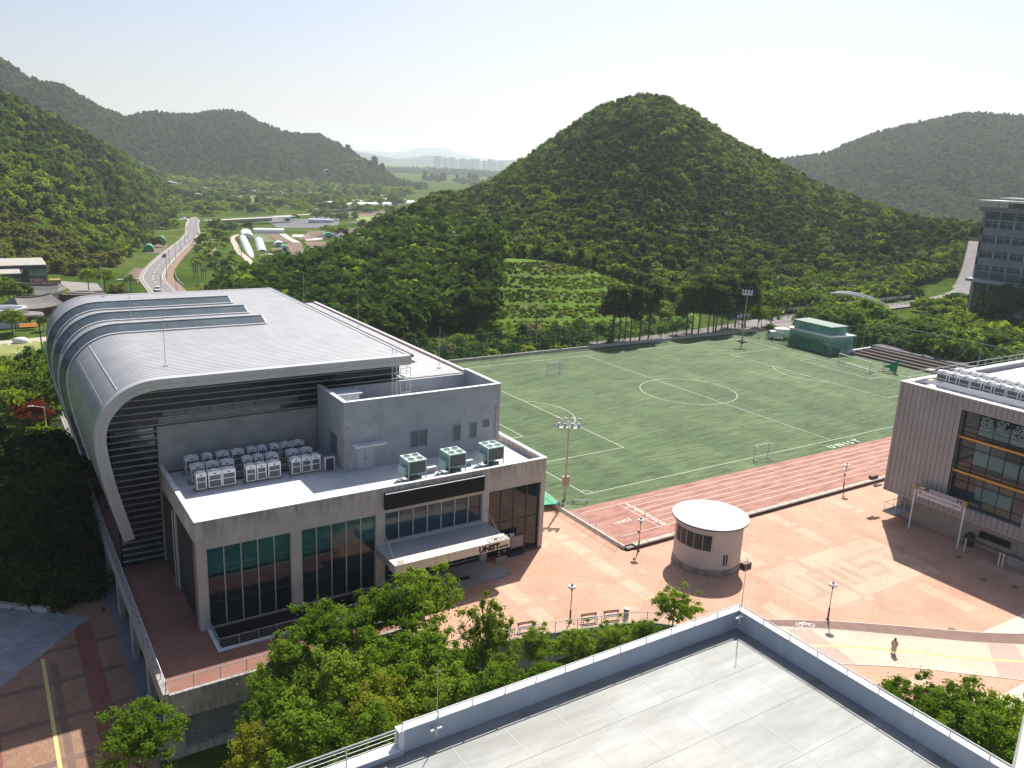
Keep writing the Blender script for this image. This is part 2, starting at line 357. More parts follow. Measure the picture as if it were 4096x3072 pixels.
S('running_track',MB().box(-5.3,-13.9,-.9,78,-3.2,-.002),M['track'])
mk=MB(); lw=.095
def ln(x0,y0,x1,y1,w=lw,z=.006,mb=None):
    mb=mb or mk; d=np.array([x1-x0,y1-y0],float); d/=np.hypot(*d); nn=np.array([-d[1],d[0]])*w/2
    mb.quad((x0+nn[0],y0+nn[1],z),(x0-nn[0],y0-nn[1],z),(x1-nn[0],y1-nn[1],z),(x1+nn[0],y1+nn[1],z))
def arc(cx,cy,r,a0,a1,nseg=60,w=lw,z=.006):
    for i in range(nseg):
        t0=a0+(a1-a0)*i/nseg;t1=a0+(a1-a0)*(i+1)/nseg
        mk.quad(*[(cx+q*math.cos(t),cy+q*math.sin(t),z) for q,t in ((r-w/2,t0),(r+w/2,t0),(r+w/2,t1),(r-w/2,t1))])
def rectl(x0,y0,x1,y1):
    ln(x0,y0,x1,y0);ln(x1,y0,x1,y1);ln(x1,y1,x0,y1);ln(x0,y1,x0,y0)
ln(0,0,L_,0);ln(L_,lw/2,L_,W_-lw/2);ln(L_,W_,0,W_);ln(0,W_-lw/2,0,lw/2);ln(L_/2,lw/2,L_/2,W_-lw/2)
arc(L_/2,mY,9.15,.01,2*math.pi-.01,96)
for s_,x0 in ((1,0),(-1,L_)):
    for d_,h_ in ((16.5,20.16),(5.5,9.16)):
        ln(x0+s_*lw,mY-h_,x0+s_*d_,mY-h_);ln(x0+s_*lw,mY+h_,x0+s_*d_,mY+h_);ln(x0+s_*d_,mY-h_+lw,x0+s_*d_,mY+h_-lw)
    cx=x0+s_*11; th=math.acos(5.5/9.15); base=0 if s_>0 else math.pi; arc(cx,mY,9.15,base-th+.02,base+th-.02,30)
for cx,cy,a0 in ((0,0,0),(L_,0,math.pi/2),(L_,W_,math.pi),(0,W_,-math.pi/2)): arc(cx,cy,1.2,a0+.1,a0+math.pi/2-.1,10)
ln(102.6,20,102.6,62,.13); ln(8,67.6,104,67.6,.1)
S('pitch_markings',mk,mat('worn_field_white',(.60,.60,.50),.8))
mk=MB()
ys=[-4.5,-5.73,-6.96,-8.2,-9.43,-10.66,-11.9]
for i,y in enumerate(ys): ln(-4.1 if i in(0,6) else 1.75,y,77,y,.08,.003)
ln(1.7,-4.55,1.7,-11.85,.08,.004)
S('lane_lines',mk,mat('worn_lane_white',(.66,.60,.54),.8))
tx=MB()
for i in range(6):
    yc=(ys[i]+ys[i+1])/2
    tx.text(str(i+1),1.15,Matrix.Translation((2.35,yc-.42,.006))@Matrix.Diagonal((1.25,1,1,1)),bold=.03)
tx.text('UNIST',1.0,Matrix.Translation((-2.6,-9.1,.006))@Matrix.Rotation(R_(0),4,'Z'),bold=.004)
S('lane_numbers',tx,bpy.data.materials['worn_lane_white'])
tx=MB().text('U N I S T',1.75,Matrix.Translation((46.0,-2.7,.008)),bold=.02,sx=1.1)
S('turf_lettering',tx,bpy.data.materials['worn_field_white'])
k=MB(); k.box(-5.5,-14.0,-.95,-5.3,70,.03); k.box(-5.6,70.0,-.95,113.3,70.45,.55); k.box(113.0,-3.2,-.9,113.3,70,.15)
S('field_kerb',k,M['kerb'])
# near edge of the track: weathered timber-topped step above the plaza
m=mat('weathered_timber_edge',(.46,.42,.36),.9,c2=(.34,.31,.26),scale=3,stretch=(2,.3,1)); 
k=MB(); x=-4.2
while x<78: k.box(x,-14.55,-.12,x+1.92,-13.92,.05); x+=2.0
S('timber_edging',k,m)
S('track_step',MB().box(-5.3,-14.5,-.9,78,-13.9,-.13),M['dark'])  # riser coloured dark for the shade on its near face
# ---------------- plaza
PZ=-.4
plz=[(-54,-17.15),(-33.6,-17.15),(-33.6,-22),(-27.8,-22.95),(-24.2,-23.6),(-20,-24.7),(-15.5,-26),(-13.5,-26.9),(-9,-31),(-9,-62),(80,-62),(80,-14.5),(-5.6,-14.5),(-5.6,62),(-54,62)]
S('plaza_slab',MB().prism(plz,-6.3,PZ-.02) if 0 else MB().prism([(-33.6,-17.15),(-33.6,-22),(-27.8,-22.95),(-24.2,-23.6),(-20,-24.7),(-15.5,-26),(-13.5,-26.9),(-9,-31),(-9,-62),(80,-62),(80,-14.5),(-5.6,-14.5),(-5.6,62),(-13,62),(-13,-9.4),(-33.6,-9.4)],-6.3,PZ),M['brick'])
cr_=MB(); z=PZ+.004
def bx(x0,y0,x1,y1,mb,z=z): mb.quad((x0,y0,z),(x1,y0,z),(x1,y1,z),(x0,y1,z))
for X0 in (-22.4,-10.85):
    for (a,b2) in ((-13.9,-18.6),(-19.6,-24.0)) : bx(X0,b2,X0+1.65,a,cr_) if not (X0<-20 and b2<-22.3) else bx(X0,-22.2,X0+1.65,a,cr_)
for y0,y1 in ((-4.8,-7.1),(-7.6,-12.7)): bx(-10.6,y1,-8.9,y0,cr_)
for (x0,y0,x1,y1) in ((4.6,-18.9,6.4,-15),(4.6,-24.2,6.4,-19.6),(16.2,-24.1,18,-19.6),(16.2,-18.8,18,-15),(16.1,-41.0,17.9,-35.0),(-.2,-49.7,1.6,-44.6),(-1.6,-33.1,0.1,-30.0),(28,-20.,29.6,-15),(27.5,-41,29.3,-35),(27.5,-48,29.3,-42.4)): bx(x0,y0,x1,y1,cr_)
for X in (-24.5,-18.7,-12.9,-7.1,9.7,21.5,33):
    for Y in (-19.1,-24.4,-34.4,-9.): 
        if Y<-22 and X<-14: continue
        if Y>-10 and (X<-13 or X>-6): continue
        if Y==-34.4 and X<8: continue
        if abs(X-1.7)<5: continue
        bx(X-.45,Y-.4,X+.45,Y+.4,cr_,z+.008)
bx(3.2,-33.9,22.6,-25.1,cr_)
S('plaza_cream_paving',cr_,M['cream'])
gb=MB()
bx(-32.5,-19.5,30,-18.75,gb,z-.002+.004); 
for X in (-18.7,-7.1,9.7,23.3): bx(X-.35,-24.6 if X<0 else -43,X+.35,-19.55,gb,z+.003)
bx(-13,-24.95,3.0,-24.25,gb,z+.003); bx(-2,-34.9,34,-34.2,gb,z+.0035); bx(-13,-9.4,-6,-8.8,gb,z+.003)
for X in (-18.7,-7.1): bx(X-.35,-18.7,X+.35,-14.6,gb,z+.003)
S('plaza_grey_bands',gb,M['greyband'])
# big letters laid in the cream square
m=paving('letter_paving',(.45,.32,.225),(.42,.30,.21),(.38,.27,.19))
lt=MB(); zl=z+.006; yT,yB=-27.4,-31.9; w=.8
def r4(x0,y0,x1,y1): bx(x0,min(y0,y1),x1,max(y0,y1),lt,zl)
r4(3.6,yT,3.6+w,yB); r4(3.6+w,yB+w,6.5,yB); r4(6.5,yT,6.5+w,yB)
r4(8.1,yT,8.1+w,yB); r4(8.1+w,yT,11.0,yT-w); r4(11.0,yT,11.0+w,yB)
r4(12.7,yT,12.7+w,yB)
r4(14.5,yT,17.9,yT-w); r4(14.5,yT-w,14.5+w,-29.2); r4(14.5,-29.2,17.9,-29.2-w); r4(17.1,-29.2-w,17.9,yB+w); r4(14.5,yB+w,17.9,yB)
r4(18.5,yT,22.1,yT-w); r4(19.9,yT-w,19.9+w,yB)
S('plaza_lettering',lt,m)
# curved cycle path, footway with tactile line
def ribbon(A,B,z): 
    mb=MB()
    for i in range(len(A)-1): mb.quad((*B[i],z),(*B[i+1],z),(*A[i+1],z),(*A[i],z))
    return mb
def cur(pts,n=8):
    P=[np.array(p,float) for p in pts]; P=[2*P[0]-P[1]]+P+[2*P[-1]-P[-2]]; o=[]
    for i in range(1,len(P)-2):
        for k in range(n):
            t=k/n; o.append(tuple(.5*((2*P[i])+(-P[i-1]+P[i+1])*t+(2*P[i-1]-5*P[i]+4*P[i+1]-P[i+2])*t*t+(-P[i-1]+3*P[i]-3*P[i+1]+P[i+2])*t**3)))
    return o+[tuple(P[-2])]
top=cur([(-9,-28.6),(-3.5,-31.8),(2.4,-35.4),(7.8,-39.4),(12.7,-43.2),(17.0,-45.9),(24,-49.5),(34,-53)])
bot=cur([(-9,-30.0),(-3.4,-33.2),(1.2,-36.3),(6.5,-40.5),(11.4,-44.4),(15.7,-47.2),(23,-51),(33.4,-54.6)])
low=cur([(-9,-36.5),(-3.0,-40.3),(1.6,-43.4),(5.9,-47.0),(9.3,-49.9),(13,-53),(20,-58),(24,-61)])
yel=cur([(-9,-33.4),(-3.2,-37.0),(-.3,-38.8),(4.0,-41.9),(7.2,-44.8),(12.1,-48.4),(18,-52.5),(26,-57)])
z2=PZ+.02
S('cycle_path',ribbon(top,bot,z2),M['bike'])
m=paving('footway_paving',(.64,.48,.36),(.60,.45,.335),(.52,.40,.30)); S('footway',ribbon(bot,low,z2-.004),m)
off=lambda P,d:[(x+d*.62,y+d*.78) for x,y in P]
S('path_kerb',ribbon(off(top,.12),top,z2+.012),M['kerb']); S('footway_kerb',ribbon(bot,off(bot,-.12),z2+.012),M['kerb']); S('footway_edge',ribbon(low,off(low,-.12),z2+.012),M['kerb'])
S('tactile_line',ribbon(off(yel,.15),off(yel,-.15),z2+.004),M['yellow'])
pb=MB(); pb.quad((-3.3,-39.9,z2+.003),(-1.8,-41.2,z2+.003),(-.6,-35.4,z2+.003),(-2.6,-34.1,z2+.003)); pb.quad((7.6,-48.4,z2+.003),(9.9,-50.3,z2+.003),(14.3,-46.5,z2+.003),(12.0,-45.1,z2+.003))
S('footway_pink_band',pb,M['pinkband'])
cw=MB(); cw.quad((20.8,-43.9,z+.008),(13.5,-43.7,z+.008),(17,-45.8,z+.008),(24,-49.4,z+.008)); cw.quad((9.4,-50,z+.008),(-.8,-49.9,z+.008),(6,-60,z+.008),(19,-58,z+.008)); cw.quad((20.8,-43.9,z+.008),(24,-49.4,z+.008),(36,-53,z+.008),(36,-42,z+.008))
S('pale_walkway',cw,mat('pale_stone_paving',(.66,.56,.42),.85,c2=(.6,.5,.37),scale=.8))
# bicycle pictogram on the cycle path
bp=MB(); bz=z2+.006
def bt(p,q,w=.06): ln(p[0],p[1],q[0],q[1],w,bz,bp)
for cx,cy in ((-.9,-34.25),(.05,-34.85)):
    for i in range(14):
        t0=2*math.pi*i/14;t1=2*math.pi*(i+1)/14; bt((cx+.3*math.cos(t0),cy+.3*math.sin(t0)),(cx+.3*math.cos(t1),cy+.3*math.sin(t1)))
bt((-.9,-34.25),(-.5,-34.0));bt((-.5,-34.0),(-.45,-34.6));bt((-.5,-34.0),(-.1,-34.35));bt((-.45,-34.6),(-.1,-34.35));bt((.05,-34.85),(-.15,-34.15)); bt((-.25,-34.1),(-.05,-34.2))
S('cycle_pictogram',bp,M['white'])
# manhole lids and drain covers
mh=MB()
for x,y in ((24.5,-38),(26,-40.5),(27.5,-33.5),(11.5,-42.0)): mh.lathe([(.38,PZ),(.38,PZ+.016)],x,y,18)
S('manhole_covers',mh,M['bike'])
# ---------------- lower yard on the left
z=-5.97
S('lower_yard_paving',MB().box(-84,-60,-6.4,-54.9,14,z),paving('yard_paving',(.33,.185,.115),(.28,.155,.095),(.18,.11,.075),.5,.5))
y_=MB()
for Y in (-1.9,-7.55,-13.3,3.6): bx(-80,Y-.35,-55,Y+.35,y_,z+.004)
bx(-61.0,-20,-60.4,1.5,y_,z+.006)
S('yard_dark_bands',y_,paving('yard_dark_paving',(.2,.12,.09),(.18,.11,.08),(.14,.09,.07)))
y_=MB(); bx(-58.5,-30,-56.9,7.5,y_,z+.008); bx(-67,-30,-65.2,-3,y_,z+.008); S('yard_red_band',y_,paving('yard_red_paving',(.26,.085,.065),(.23,.075,.058),(.17,.07,.055)))
S('yard_grey_paving',MB().quad((-56.85,8.5,z+.012),(-60.3,11.6,z+.012),(-66,17,z+.012),(-84,17,z+.012)).quad((-56.85,8.5,z+.012),(-84,17,z+.012),(-84,-12,z+.012),(-65,-.4,z+.012)),paving('yard_grey_stone',(.30,.31,.33),(.23,.24,.26),(.16,.17,.18),1.1,.55,R_(52)))
S('yard_edge_strip',MB().box(-54.95,-17,-6.3,-50,62,-5.96),M['bluestone'])
S('yard_tactile_line',MB().quad((-61.65,-25,z+.018),(-61.35,-25,z+.018),(-61.35,2.6,z+.018),(-61.65,2.6,z+.018)),M['yellow'])
# ---------------- lane at the far left
rd=[(-92,32),(-74,45),(-64.5,54.5),(-58,61.5),(-50,67.5),(-38,72.5),(-20,76)]
S('side_road',strip(rd,6.4,.12),M['asph']); S('side_road_line',strip(rd,.14,.16,2.8),M['white']); S('side_road_kerb',strip(rd,.5,.2,3.5),M['kerb'])
S('side_pavement',strip(rd,4.2,.16,5.9),mat('ochre_pavement',(.47,.27,.17),.9,c2=(.42,.23,.15),scale=1.5))
S('garden_gravel',strip([(-70,60),(-62,70),(-54,76),(-44,80)],6,.10,2),mat('pale_gravel',(.38,.32,.26),.95,c2=(.2,.2,.12),scale=1.2))
# ---------------- road behind the field, with its bridge
r2=[(52,62),(64,77.5),(80,74.5),(104,77.5),(130,81.5),(160,84),(190,85.5),(215,87),(240,91),(262,100),(300,124)]
zf=lambda x,y: max(.2,.0)
zr=lambda x,y:.25+.0*x
S('campus_road',strip([(60,73.6),(72,73.4),(90,75),(112,78),(140,82.5),(165,84),(190,85.5),(215,87),(240,91),(270,101),(310,122)],7,.0,zf=lambda x,y:max(Th(x,y)+.15,-.4)),M['asphL'])
S('campus_pavement',strip([(60,70),(72,70.6),(90,71.6),(112,73.6),(124,75)],2.6,.0,zf=lambda x,y:-.25),mat('pale_pavement',(.55,.47,.38),.9,c2=(.5,.42,.34),scale=1))
S('junction',MB().quad((112,70.5,-.2),(150,60,-.2),(152,84,-.2),(118,84,-.2)),M['asphL'])
S('car_park',MB().quad((225,80,.3),(262,60,.3),(300,112,.3),(246,96,.3)),M['asphL'])
mk=MB()
for i in range(9): mk.quad((262+i*1.6,98+i*.6,.36),(263+i*1.6,98.3+i*.6,.36),(262+i*1.6,100.8+i*.6,.36),(261+i*1.6,100.5+i*.6,.36))
ln(240,80,262,96,.3,.36,mk); ln(262,94,280,104,.5,.36,mk); S('crossing_stripes',mk,M['white'])
# ---------------- valley road, lanes and fields
vr=[(-8,225),(-5.6,246),(-3,284),(3.2,312),(12,345),(22,380),(38,434),(52,480),(70,545),(84,612),(95,655),(99,690)]
S('valley_road',strip(vr,8.6,.25,step=5),M['asphL'])
wl=MB()
for sd_ in (3.7,-3.7): 
    q=strip(vr,.16,.31,sd_,step=5); wl.add(q.v,q.f)
q=strip(vr,.16,.31,0,step=5)
for i in range(0,len(q.f),2): wl.add([q.v[j] for j in q.f[i]],[(0,1,2,3)])
S('road_markings',wl,M['white'])
S('valley_road_kerb',strip(vr,.3,.38,-4.5,step=5),M['kerb']); S('road_shoulder',strip(vr,1.0,.27,4.8,step=5),mat('concrete_shoulder',(.27,.25,.22),.9))
S('valley_pavement',strip(vr[:9],3.0,.34,-6.4,step=5),mat('brown_pavement',(.25,.155,.105),.9,c2=(.21,.13,.09),scale=.5))
S('farm_lane',strip([(30,270),(36,296),(46,318),(55.5,352),(62,398),(71.8,439),(84.5,500),(96,528),(103,534)],3.4,.2),mat('concrete_lane',(.45,.38,.3),.9,c2=(.38,.32,.25),scale=.4))
S('dirt_track',strip([(44,375),(52,420),(62,470),(76,520),(92,548)],7,.12),mat('dry_earth',(.26,.21,.12),.95,c2=(.14,.15,.06),scale=.15))
S('upper_lane',strip([(99,690),(80,650),(40,652),(10,640)],5,.25),M['asphL'])
S('riverside_lane',strip([(176,700),(215,725),(240,745),(290,795),(336,845),(380,893),(420,930)],7,.3),mat('pale_lane',(.42,.37,.3),.9))
soil=mat('ploughed_soil',(.13,.085,.055),.95,c2=(.19,.125,.085),scale=.9,stretch=(2.2,.25,1)); soil2=mat('reddish_soil',(.12,.078,.052),.95,c2=(.17,.115,.08),scale=.12)
net=mat('black_net_field',(.085,.085,.09),.9,c2=(.15,.15,.15),scale=.08,stretch=(.4,1.6,1)); lime=mat('young_crop',(.22,.27,.05),.95,c2=(.16,.22,.04),scale=.1); crop=mat('green_crop',(.08,.12,.035),.95,c2=(.12,.15,.05),scale=.2)
sheetw=mat('plastic_mulch',(.62,.6,.55),.5,c2=(.34,.27,.2),scale=1.1,stretch=(2.4,.1,1),lo=.47,hi=.53)
def F_(nm,mt,*p): S(nm,patch(p),mt)
F_('ploughed_field',soil,(106,463),(113,461),(125.5,530),(117,531)); F_('grass_plot',crop,(94,467),(105,464),(116.5,531),(106,533)); F_('mulched_field',sheetw,(114,460),(119,459),(131.5,530),(126.5,530))
F_('ploughed_field',soil,(84.5,376),(94,380),(120,461),(111,463)); F_('ploughed_field',soil,(99,378),(109,376),(136,462),(124,468)); F_('ploughed_field',soil2,(125,483),(138,490),(171,540),(158,553))
F_('ploughed_field',soil,(74,378),(80,380),(94,420),(88,421))
F_('mulched_field',sheetw,(128,476),(139,474),(147,492),(134,497)); F_('mulched_field',sheetw,(128,505),(139,498),(146,520),(135,525))
F_('soil_field',soil2,(150,445),(177,470),(205,540),(172,522)); F_('net_covered_field',net,(142,582),(170,575),(215,660),(160,690)); F_('net_covered_field',net,(170,572),(196,590),(240,700),(214,705)); F_('black_net_field',net,(150,470),(168,500),(185,535),(166,540))
F_('crop_field',lime,(221,608),(262,600),(296,690),(249,692)); F_('crop_field',crop,(205,560),(255,572),(270,600),(212,612)); F_('soil_field',soil2,(222,668),(252,690),(262,760),(220,738)); F_('soil_field',soil2,(255,695),(300,705),(335,800),(270,770))
F_('net_covered_field',net,(236,855),(300,900),(315,935),(255,965)); F_('net_covered_field',net,(285,960),(420,1040),(450,1180),(330,1090)); F_('crop_field',crop,(180,900),(235,900),(330,1180),(240,1200)); F_('crop_field',crop,(330,1150),(520,1120),(560,1420),(380,1380))
F_('grey_yard',mat('gravel_yard',(.26,.235,.21),.95,c2=(.2,.19,.17),scale=.2),(-37,289),(-24,275),(-25,243),(-34,246)); F_('allotment',soil2,(-10,272),(-14,286),(-2,330),(2,322)); F_('allotment',soil2,(14,400),(22,398),(36,452),(26,458)); F_('market_garden',mat('leek_rows',(.10,.14,.08),.95,c2=(.42,.42,.38),scale=.8,stretch=(3,.3,1)),(-58,128),(-50,128),(-49,146),(-57,148)); F_('grass_plot',mat('bright_grass',(.17,.21,.04),.95,c2=(.27,.26,.09),scale=.25),(-64,120),(-54,130),(-50,162),(-64,160))
F_('farm_track',mat('dusty_track',(.4,.36,.27),.95),(-60,158),(-42,162),(-42,168),(-60,165))
for i in range(14):
    pass
# ================= GYMNASIUM =================
G=thing('gymnasium','large gymnasium with a curved silver roof and a black display board over its entrance','gymnasium',(-35,-9,-.4))
G_=dict(parent=G)
# terrace under it
P=thing('terrace','raised brick-paved terrace on concrete columns around the left and front of the gymnasium','terrace',(-53.9,-17.15,-6))
O('deck',MB().prism([(-54,-17.15),(-33.6,-17.15),(-33.6,-9.4),(-13,-9.4),(-13,62),(-54,62)],-1.5,PZ+.001),M['deckbrick'],P)
O('parapet',MB().box(-54.3,-17.4,-1.5,-53.85,62,.05).box(-53.85,-17.4,-1.6,-33.4,-17.1,-.12),M['conc2'],P)
for y in (-9.2,-.8,7.6,16.,24.4,32.8): O('column',MB().box(-54.2,y-.75,-6.05,-53.7,y+.75,-1.5),M['conc2'],P)
w_=MB().box(-54.3,-17.35,-6.05,-52.9,-16.6,-1.5).box(-52.9,-17.3,-2.5,-33.6,-16.9,-1.6).box(-44.5,-17.3,-6.05,-33.6,-16.9,-2.5).box(-52.9,-17.3,-6.05,-44.5,-16.9,-5.3)
O('retaining_wall',w_,M['conc2'],P)
O('recess_panel',MB().box(-52.9,-16.9,-5.3,-44.5,-16.8,-2.5),mat('dark_grey_panel',(.11,.12,.13),.7,c2=(.14,.15,.16),scale=.5),P)
O('back_wall',MB().box(-50.3,-16.7,-6.05,-50.0,60,-1.5),M['conc2'],P)
def railing(name,pts,z,h,bars,sp,m,r=.022,label='',cat='railing',lean=0,parent=None,pr=None):
    root=thing(name,label,cat,(pts[0][0],pts[0][1],z)) if parent is None else parent
    po=MB();ba=MB();top=MB(); pr=pr or r*1.15
    for a,b2 in zip(pts,pts[1:]):
        a=np.array(a,float);b2=np.array(b2,float);Ln=np.hypot(*(b2-a));k=max(1,round(Ln/sp))
        for i in range(k+1):
            p=a+(b2-a)*i/k; po.tube((p[0],p[1],z),(p[0],p[1],z+h),pr,5)
        for j in range(bars): ba.tube((*a,z+h*(j+.6)/(bars+.3)),(*b2,z+h*(j+.6)/(bars+.3)),r*.55,4)
        top.tube((*a,z+h),(*b2,z+h),r*1.3,6)
    OS('post',po,m,root)
    if bars:OS('bar',ba,m,root)
    O('handrail',top,m,root); return root
railing('railing',[(-54.05,61),(-54.05,-17.25),(-33.5,-17.25)],.03,1.05,0,2.1,M['galv'],.03,'long thin railing of posts and one handrail on the gymnasium terrace edge')
railing('railing',[(-33.5,-22),(-27.8,-23),(-24.2,-23.6),(-20,-24.7),(-15.5,-26),(-13.5,-26.9),(-10.5,-29.6)],PZ,1.1,5,1.9,M['coping'],.03,'white curved multi-bar railing behind the benches along the plaza edge')
O('retaining_kerb',MB().prism([(-33.9,-22.2),(-27.8,-23.2),(-24.2,-23.85),(-20,-24.95),(-15.5,-26.25),(-13.5,-27.15),(-9.3,-31),(-9,-31),(-13.5,-26.85),(-15.5,-25.95),(-20,-24.65),(-24.2,-23.55),(-27.8,-22.9),(-33.6,-21.9)],-6.2,-.28),M['conc2'],loc=(-20,-24.8,-6),label='low curved concrete retaining wall under the white multi-bar railing at the plaza edge',cat='wall')
# front block walls
fb=MB(); zT,zF=10.0,9.3; y0=-9.0
fb.box(-49.6,y0,7.35,-13.1,y0+.5,zT)                              # fascia band
for x0,x1,zb in ((-49.6,-48.75,PZ),(-41.35,-40.35,PZ),(-33.0,-32.05,PZ),(-21.05,-20.25,PZ),(-13.65,-13.1,PZ)): fb.box(x0,y0,zb-.5,x1,y0+.6,7.35)
fb.box(-32.05,y0+.02,3.9,-21.05,y0+.5,4.2)
fb.box(-13.6,y0+.6,PZ,-13.1,6,zT); fb.box(-49.6,y0+.5,7.8,-49.2,7,zT)
for yy in (-9,-.2,6.4): fb.box(-49.6,max(yy,y0+.6),PZ,-49.1,yy+.6,7.8)
fb.box(-49.2,5.8,7.8,-13.6,6.2,9.3)
O('front_wall',fb,M['conc'],G)
O('coping',MB().box(-49.66,y0-.06,zT,-13.04,y0+.36,zT+.07).box(-49.66,y0+.36,zT,-49.22,7,zT+.07).box(-13.48,y0+.36,zT,-13.04,6,zT+.07),M['coping'],G)
O('lower_roof',MB().box(-49.2,y0+.5,8.9,-13.6,7.0,zF),M['roofw'],G)
sl=MB()
for y in [y0+.9+i*.42 for i in range(37)]: sl.box(-49.5,y,PZ,-49.2,y+.1,7.8)
OS('side_fin',sl,mat('dark_fins',(.06,.06,.065),.6),G); O('side_glazing',MB().box(-49.15,y0+.6,PZ,-49.05,6.6,7.8),M['glassd'],G)
def window(x0,x1,z0,z1,n_,y,m=None,parent=G,mw=.09,rows=(),fr=None,nm='window'):
    f=MB(); 
    for i in range(n_+1):
        x=x0+(x1-x0)*i/n_; f.box(max(x0,x-mw/2),y-.06,z0,min(x1,x+mw/2),y+.08,z1)
    xs=[(x0+(x1-x0)*i/n_) for i in range(n_+1)]
    for i in range(n_):
        for zz in (z0,z1-mw,*rows): f.box(xs[i]+mw/2,y-.05,zz,xs[i+1]-mw/2,y+.07,zz+mw)
    fo=O(nm,f,fr or M['galv'],parent)
    O('pane',MB().box(x0+.01,y+.02,z0+.01,x1-.01,y+.05,z1-.01),m or M['glass'],fo); return fo
wA=window(-48.75,-41.35,PZ,7.35,5,y0+.3); wB=window(-40.35,-33.0,PZ,7.35,5,y0+.3); window(-32.05,-21.05,4.2,7.35,7,y0+.3,m=M['glassN'])
for w__,xa,xb in ((wA,-48.75,-41.35),(wB,-40.35,-33.0)): O('reflection_pane',MB().box(xa+.02,y0+.29,4.75,xb-.02,y0+.315,7.33),M['glassT'],w__)  # teal sheet paints the reflection across the upper glass
window(-20.25,-13.65,PZ,7.35,4,y0+.3,rows=(3.4,),fr=M['brown'])
doors=window(-32.05,-21.05,PZ+.2,3.3,7,y0+.5,m=M['glassd'],nm='entrance_doors'); 
nt_=MB()
for x in (-29.0,-28.1,-25.6,-24.4): nt_.box(x,y0+.40,1.2,x+.45,y0+.42,1.75)
OS('notice',nt_,M['white'],G)
O('floor_base',MB().box(-48.7,y0+.6,-.6,-13.7,y0+.9,9.0),M['black'],G)
# canopy
cp=MB().box(-33.1,-13.5,3.3,-20.5,-9.0,4.05); O('canopy',cp,M['panel'],G)
O('canopy_fascia',MB().box(-33.14,-13.65,3.2,-20.46,-12.3,4.12),mat('cream_panel',(.66,.58,.47),.5),G)
jn=MB()
for i in range(1,9): x=-33.14+i*1.409; jn.box(x-.012,-13.656,3.21,x+.012,-13.652,4.11); jn.box(x-.012,-13.64,4.122,x+.012,-12.32,4.126)
O('panel_joints',jn,M['greyband'],G)
hg=MB()
for x in (-32.6,-20.9): hg.tube((x+.3,-9.05,5.6),(x,-12.2,4.1),.05)
OS('hanger_rod',hg,M['galv'],G)
XY=lambda x,y,z,s=1: Matrix.Translation((x,y,z))@Matrix.Rotation(R_(90),4,'X')
OS('sign_lettering',MB().text('UNIST',.85,XY(-24.1,-13.68,3.32),.012,.035).text('Sports Center',.33,XY(-21.75,-13.68,3.36),.01,.012,sx=.58),M['black'],G)
OS('roof_lettering',MB().text('GYMNASIUM',.62,Matrix.Translation((-23.1,-13.58,4.15))@Matrix.Rotation(R_(62),4,'X'),.012,.008,sx=.9).text('205',.5,Matrix.Translation((-32.9,-13.58,4.15))@Matrix.Rotation(R_(62),4,'X'),.012,.008),M['galv'],G)
yz=Matrix.Translation((-49.64,-6.2,8.35))@Matrix(((0,0,-1,0),(-1,0,0,0),(0,1,0,0),(0,0,0,1)))
O('number_sign',MB().text('205',1.5,yz,.03,.02,align='CENTER'),M['acw'],G)
# display board
B=MB().box(-32.2,y0-.42,7.85,-21.1,y0-.03,9.45)
bd=O('display_board',B,M['black'],G); O('board_trim',MB().box(-32.2,y0-.44,9.45,-21.1,y0-.30,9.51),M['coping'],bd)
# entrance steps and mats
O('entrance_step',MB().box(-31.5,-13.2,PZ-.01,-20.6,-9.05,PZ+.14).box(-20.6,-12.9,PZ-.01,-19.6,-11.3,PZ+.10),M['concs'],G)
mt_=MB()
for x0,x1,a,b2 in ((-29.4,-27.4,-11.9,-11.2),(-25.8,-23.9,-12,-11.3)): mt_.box(x0,a,PZ+.14,x1,b2,PZ+.155)
OS('door_mat',mt_,M['dark'],G); O('side_steps',MB().box(-33.0,-12.6,PZ,-31.5,-9.4,PZ+.13),M['concs'],G)
# drain pipes on front corner
O('downpipe',MB().tube((-49.75,-8.75,-.3),(-49.75,-8.75,8.1),.06),M['copper'],G); O('downpipe',MB().tube((-49.75,.3,-.3),(-49.75,.3,7.6),.05),M['galv'],G)
# hall: shell profile
prof=cur([(-48.6,19.52),(-49.8,19.5),(-51.0,19.35),(-52.2,18.95),(-53.2,18.35),(-54.1,17.5),(-54.75,16.6),(-55.2,15.5),(-55.38,14.2),(-55.3,12.5),(-54.95,10.),(-54.5,7.7),(-53.62,3.7)],4)
prof=[(-23.2,19.5),(-30,19.51),(-40,19.52)]+prof
def offp(P,d):
    o=[]
    for i,p in enumerate(P):
        a=np.array(P[max(i-1,0)]);b2=np.array(P[min(i+1,len(P)-1)]);t=(b2-a)/np.hypot(*(b2-a)); nn=np.array([-t[1],t[0]]) # left normal of right-to-left path => points down
        o.append((p[0]-nn[0]*d,p[1]-nn[1]*d))
    return o
nrm=offp(prof,1.0); up=1 if nrm[1][1]>prof[1][1] else -1
OF=lambda d:offp(prof,d*up)
inn=OF(-.45)
YF,YB=4.0,55.5
sh=MB(); yy=[YF]+list(np.arange(6,55,1.0))+[YB]
sh.v=[(x,y,z) for x,z in prof for y in (YF,YB)]; n0=len(prof)
sh.f=[(2*i,2*i+1,2*i+3,2*i+2) for i in range(n0-1)]
so=O('hall_roof',sh,M['shell'],G,smooth=True)
O('roof_soffit',MB().add([(x,y,z) for x,z in inn for y in (YF+.02,YB-.02)],[(2*i,2*i+2,2*i+3,2*i+1) for i in range(n0-1)]),M['panel'],G)
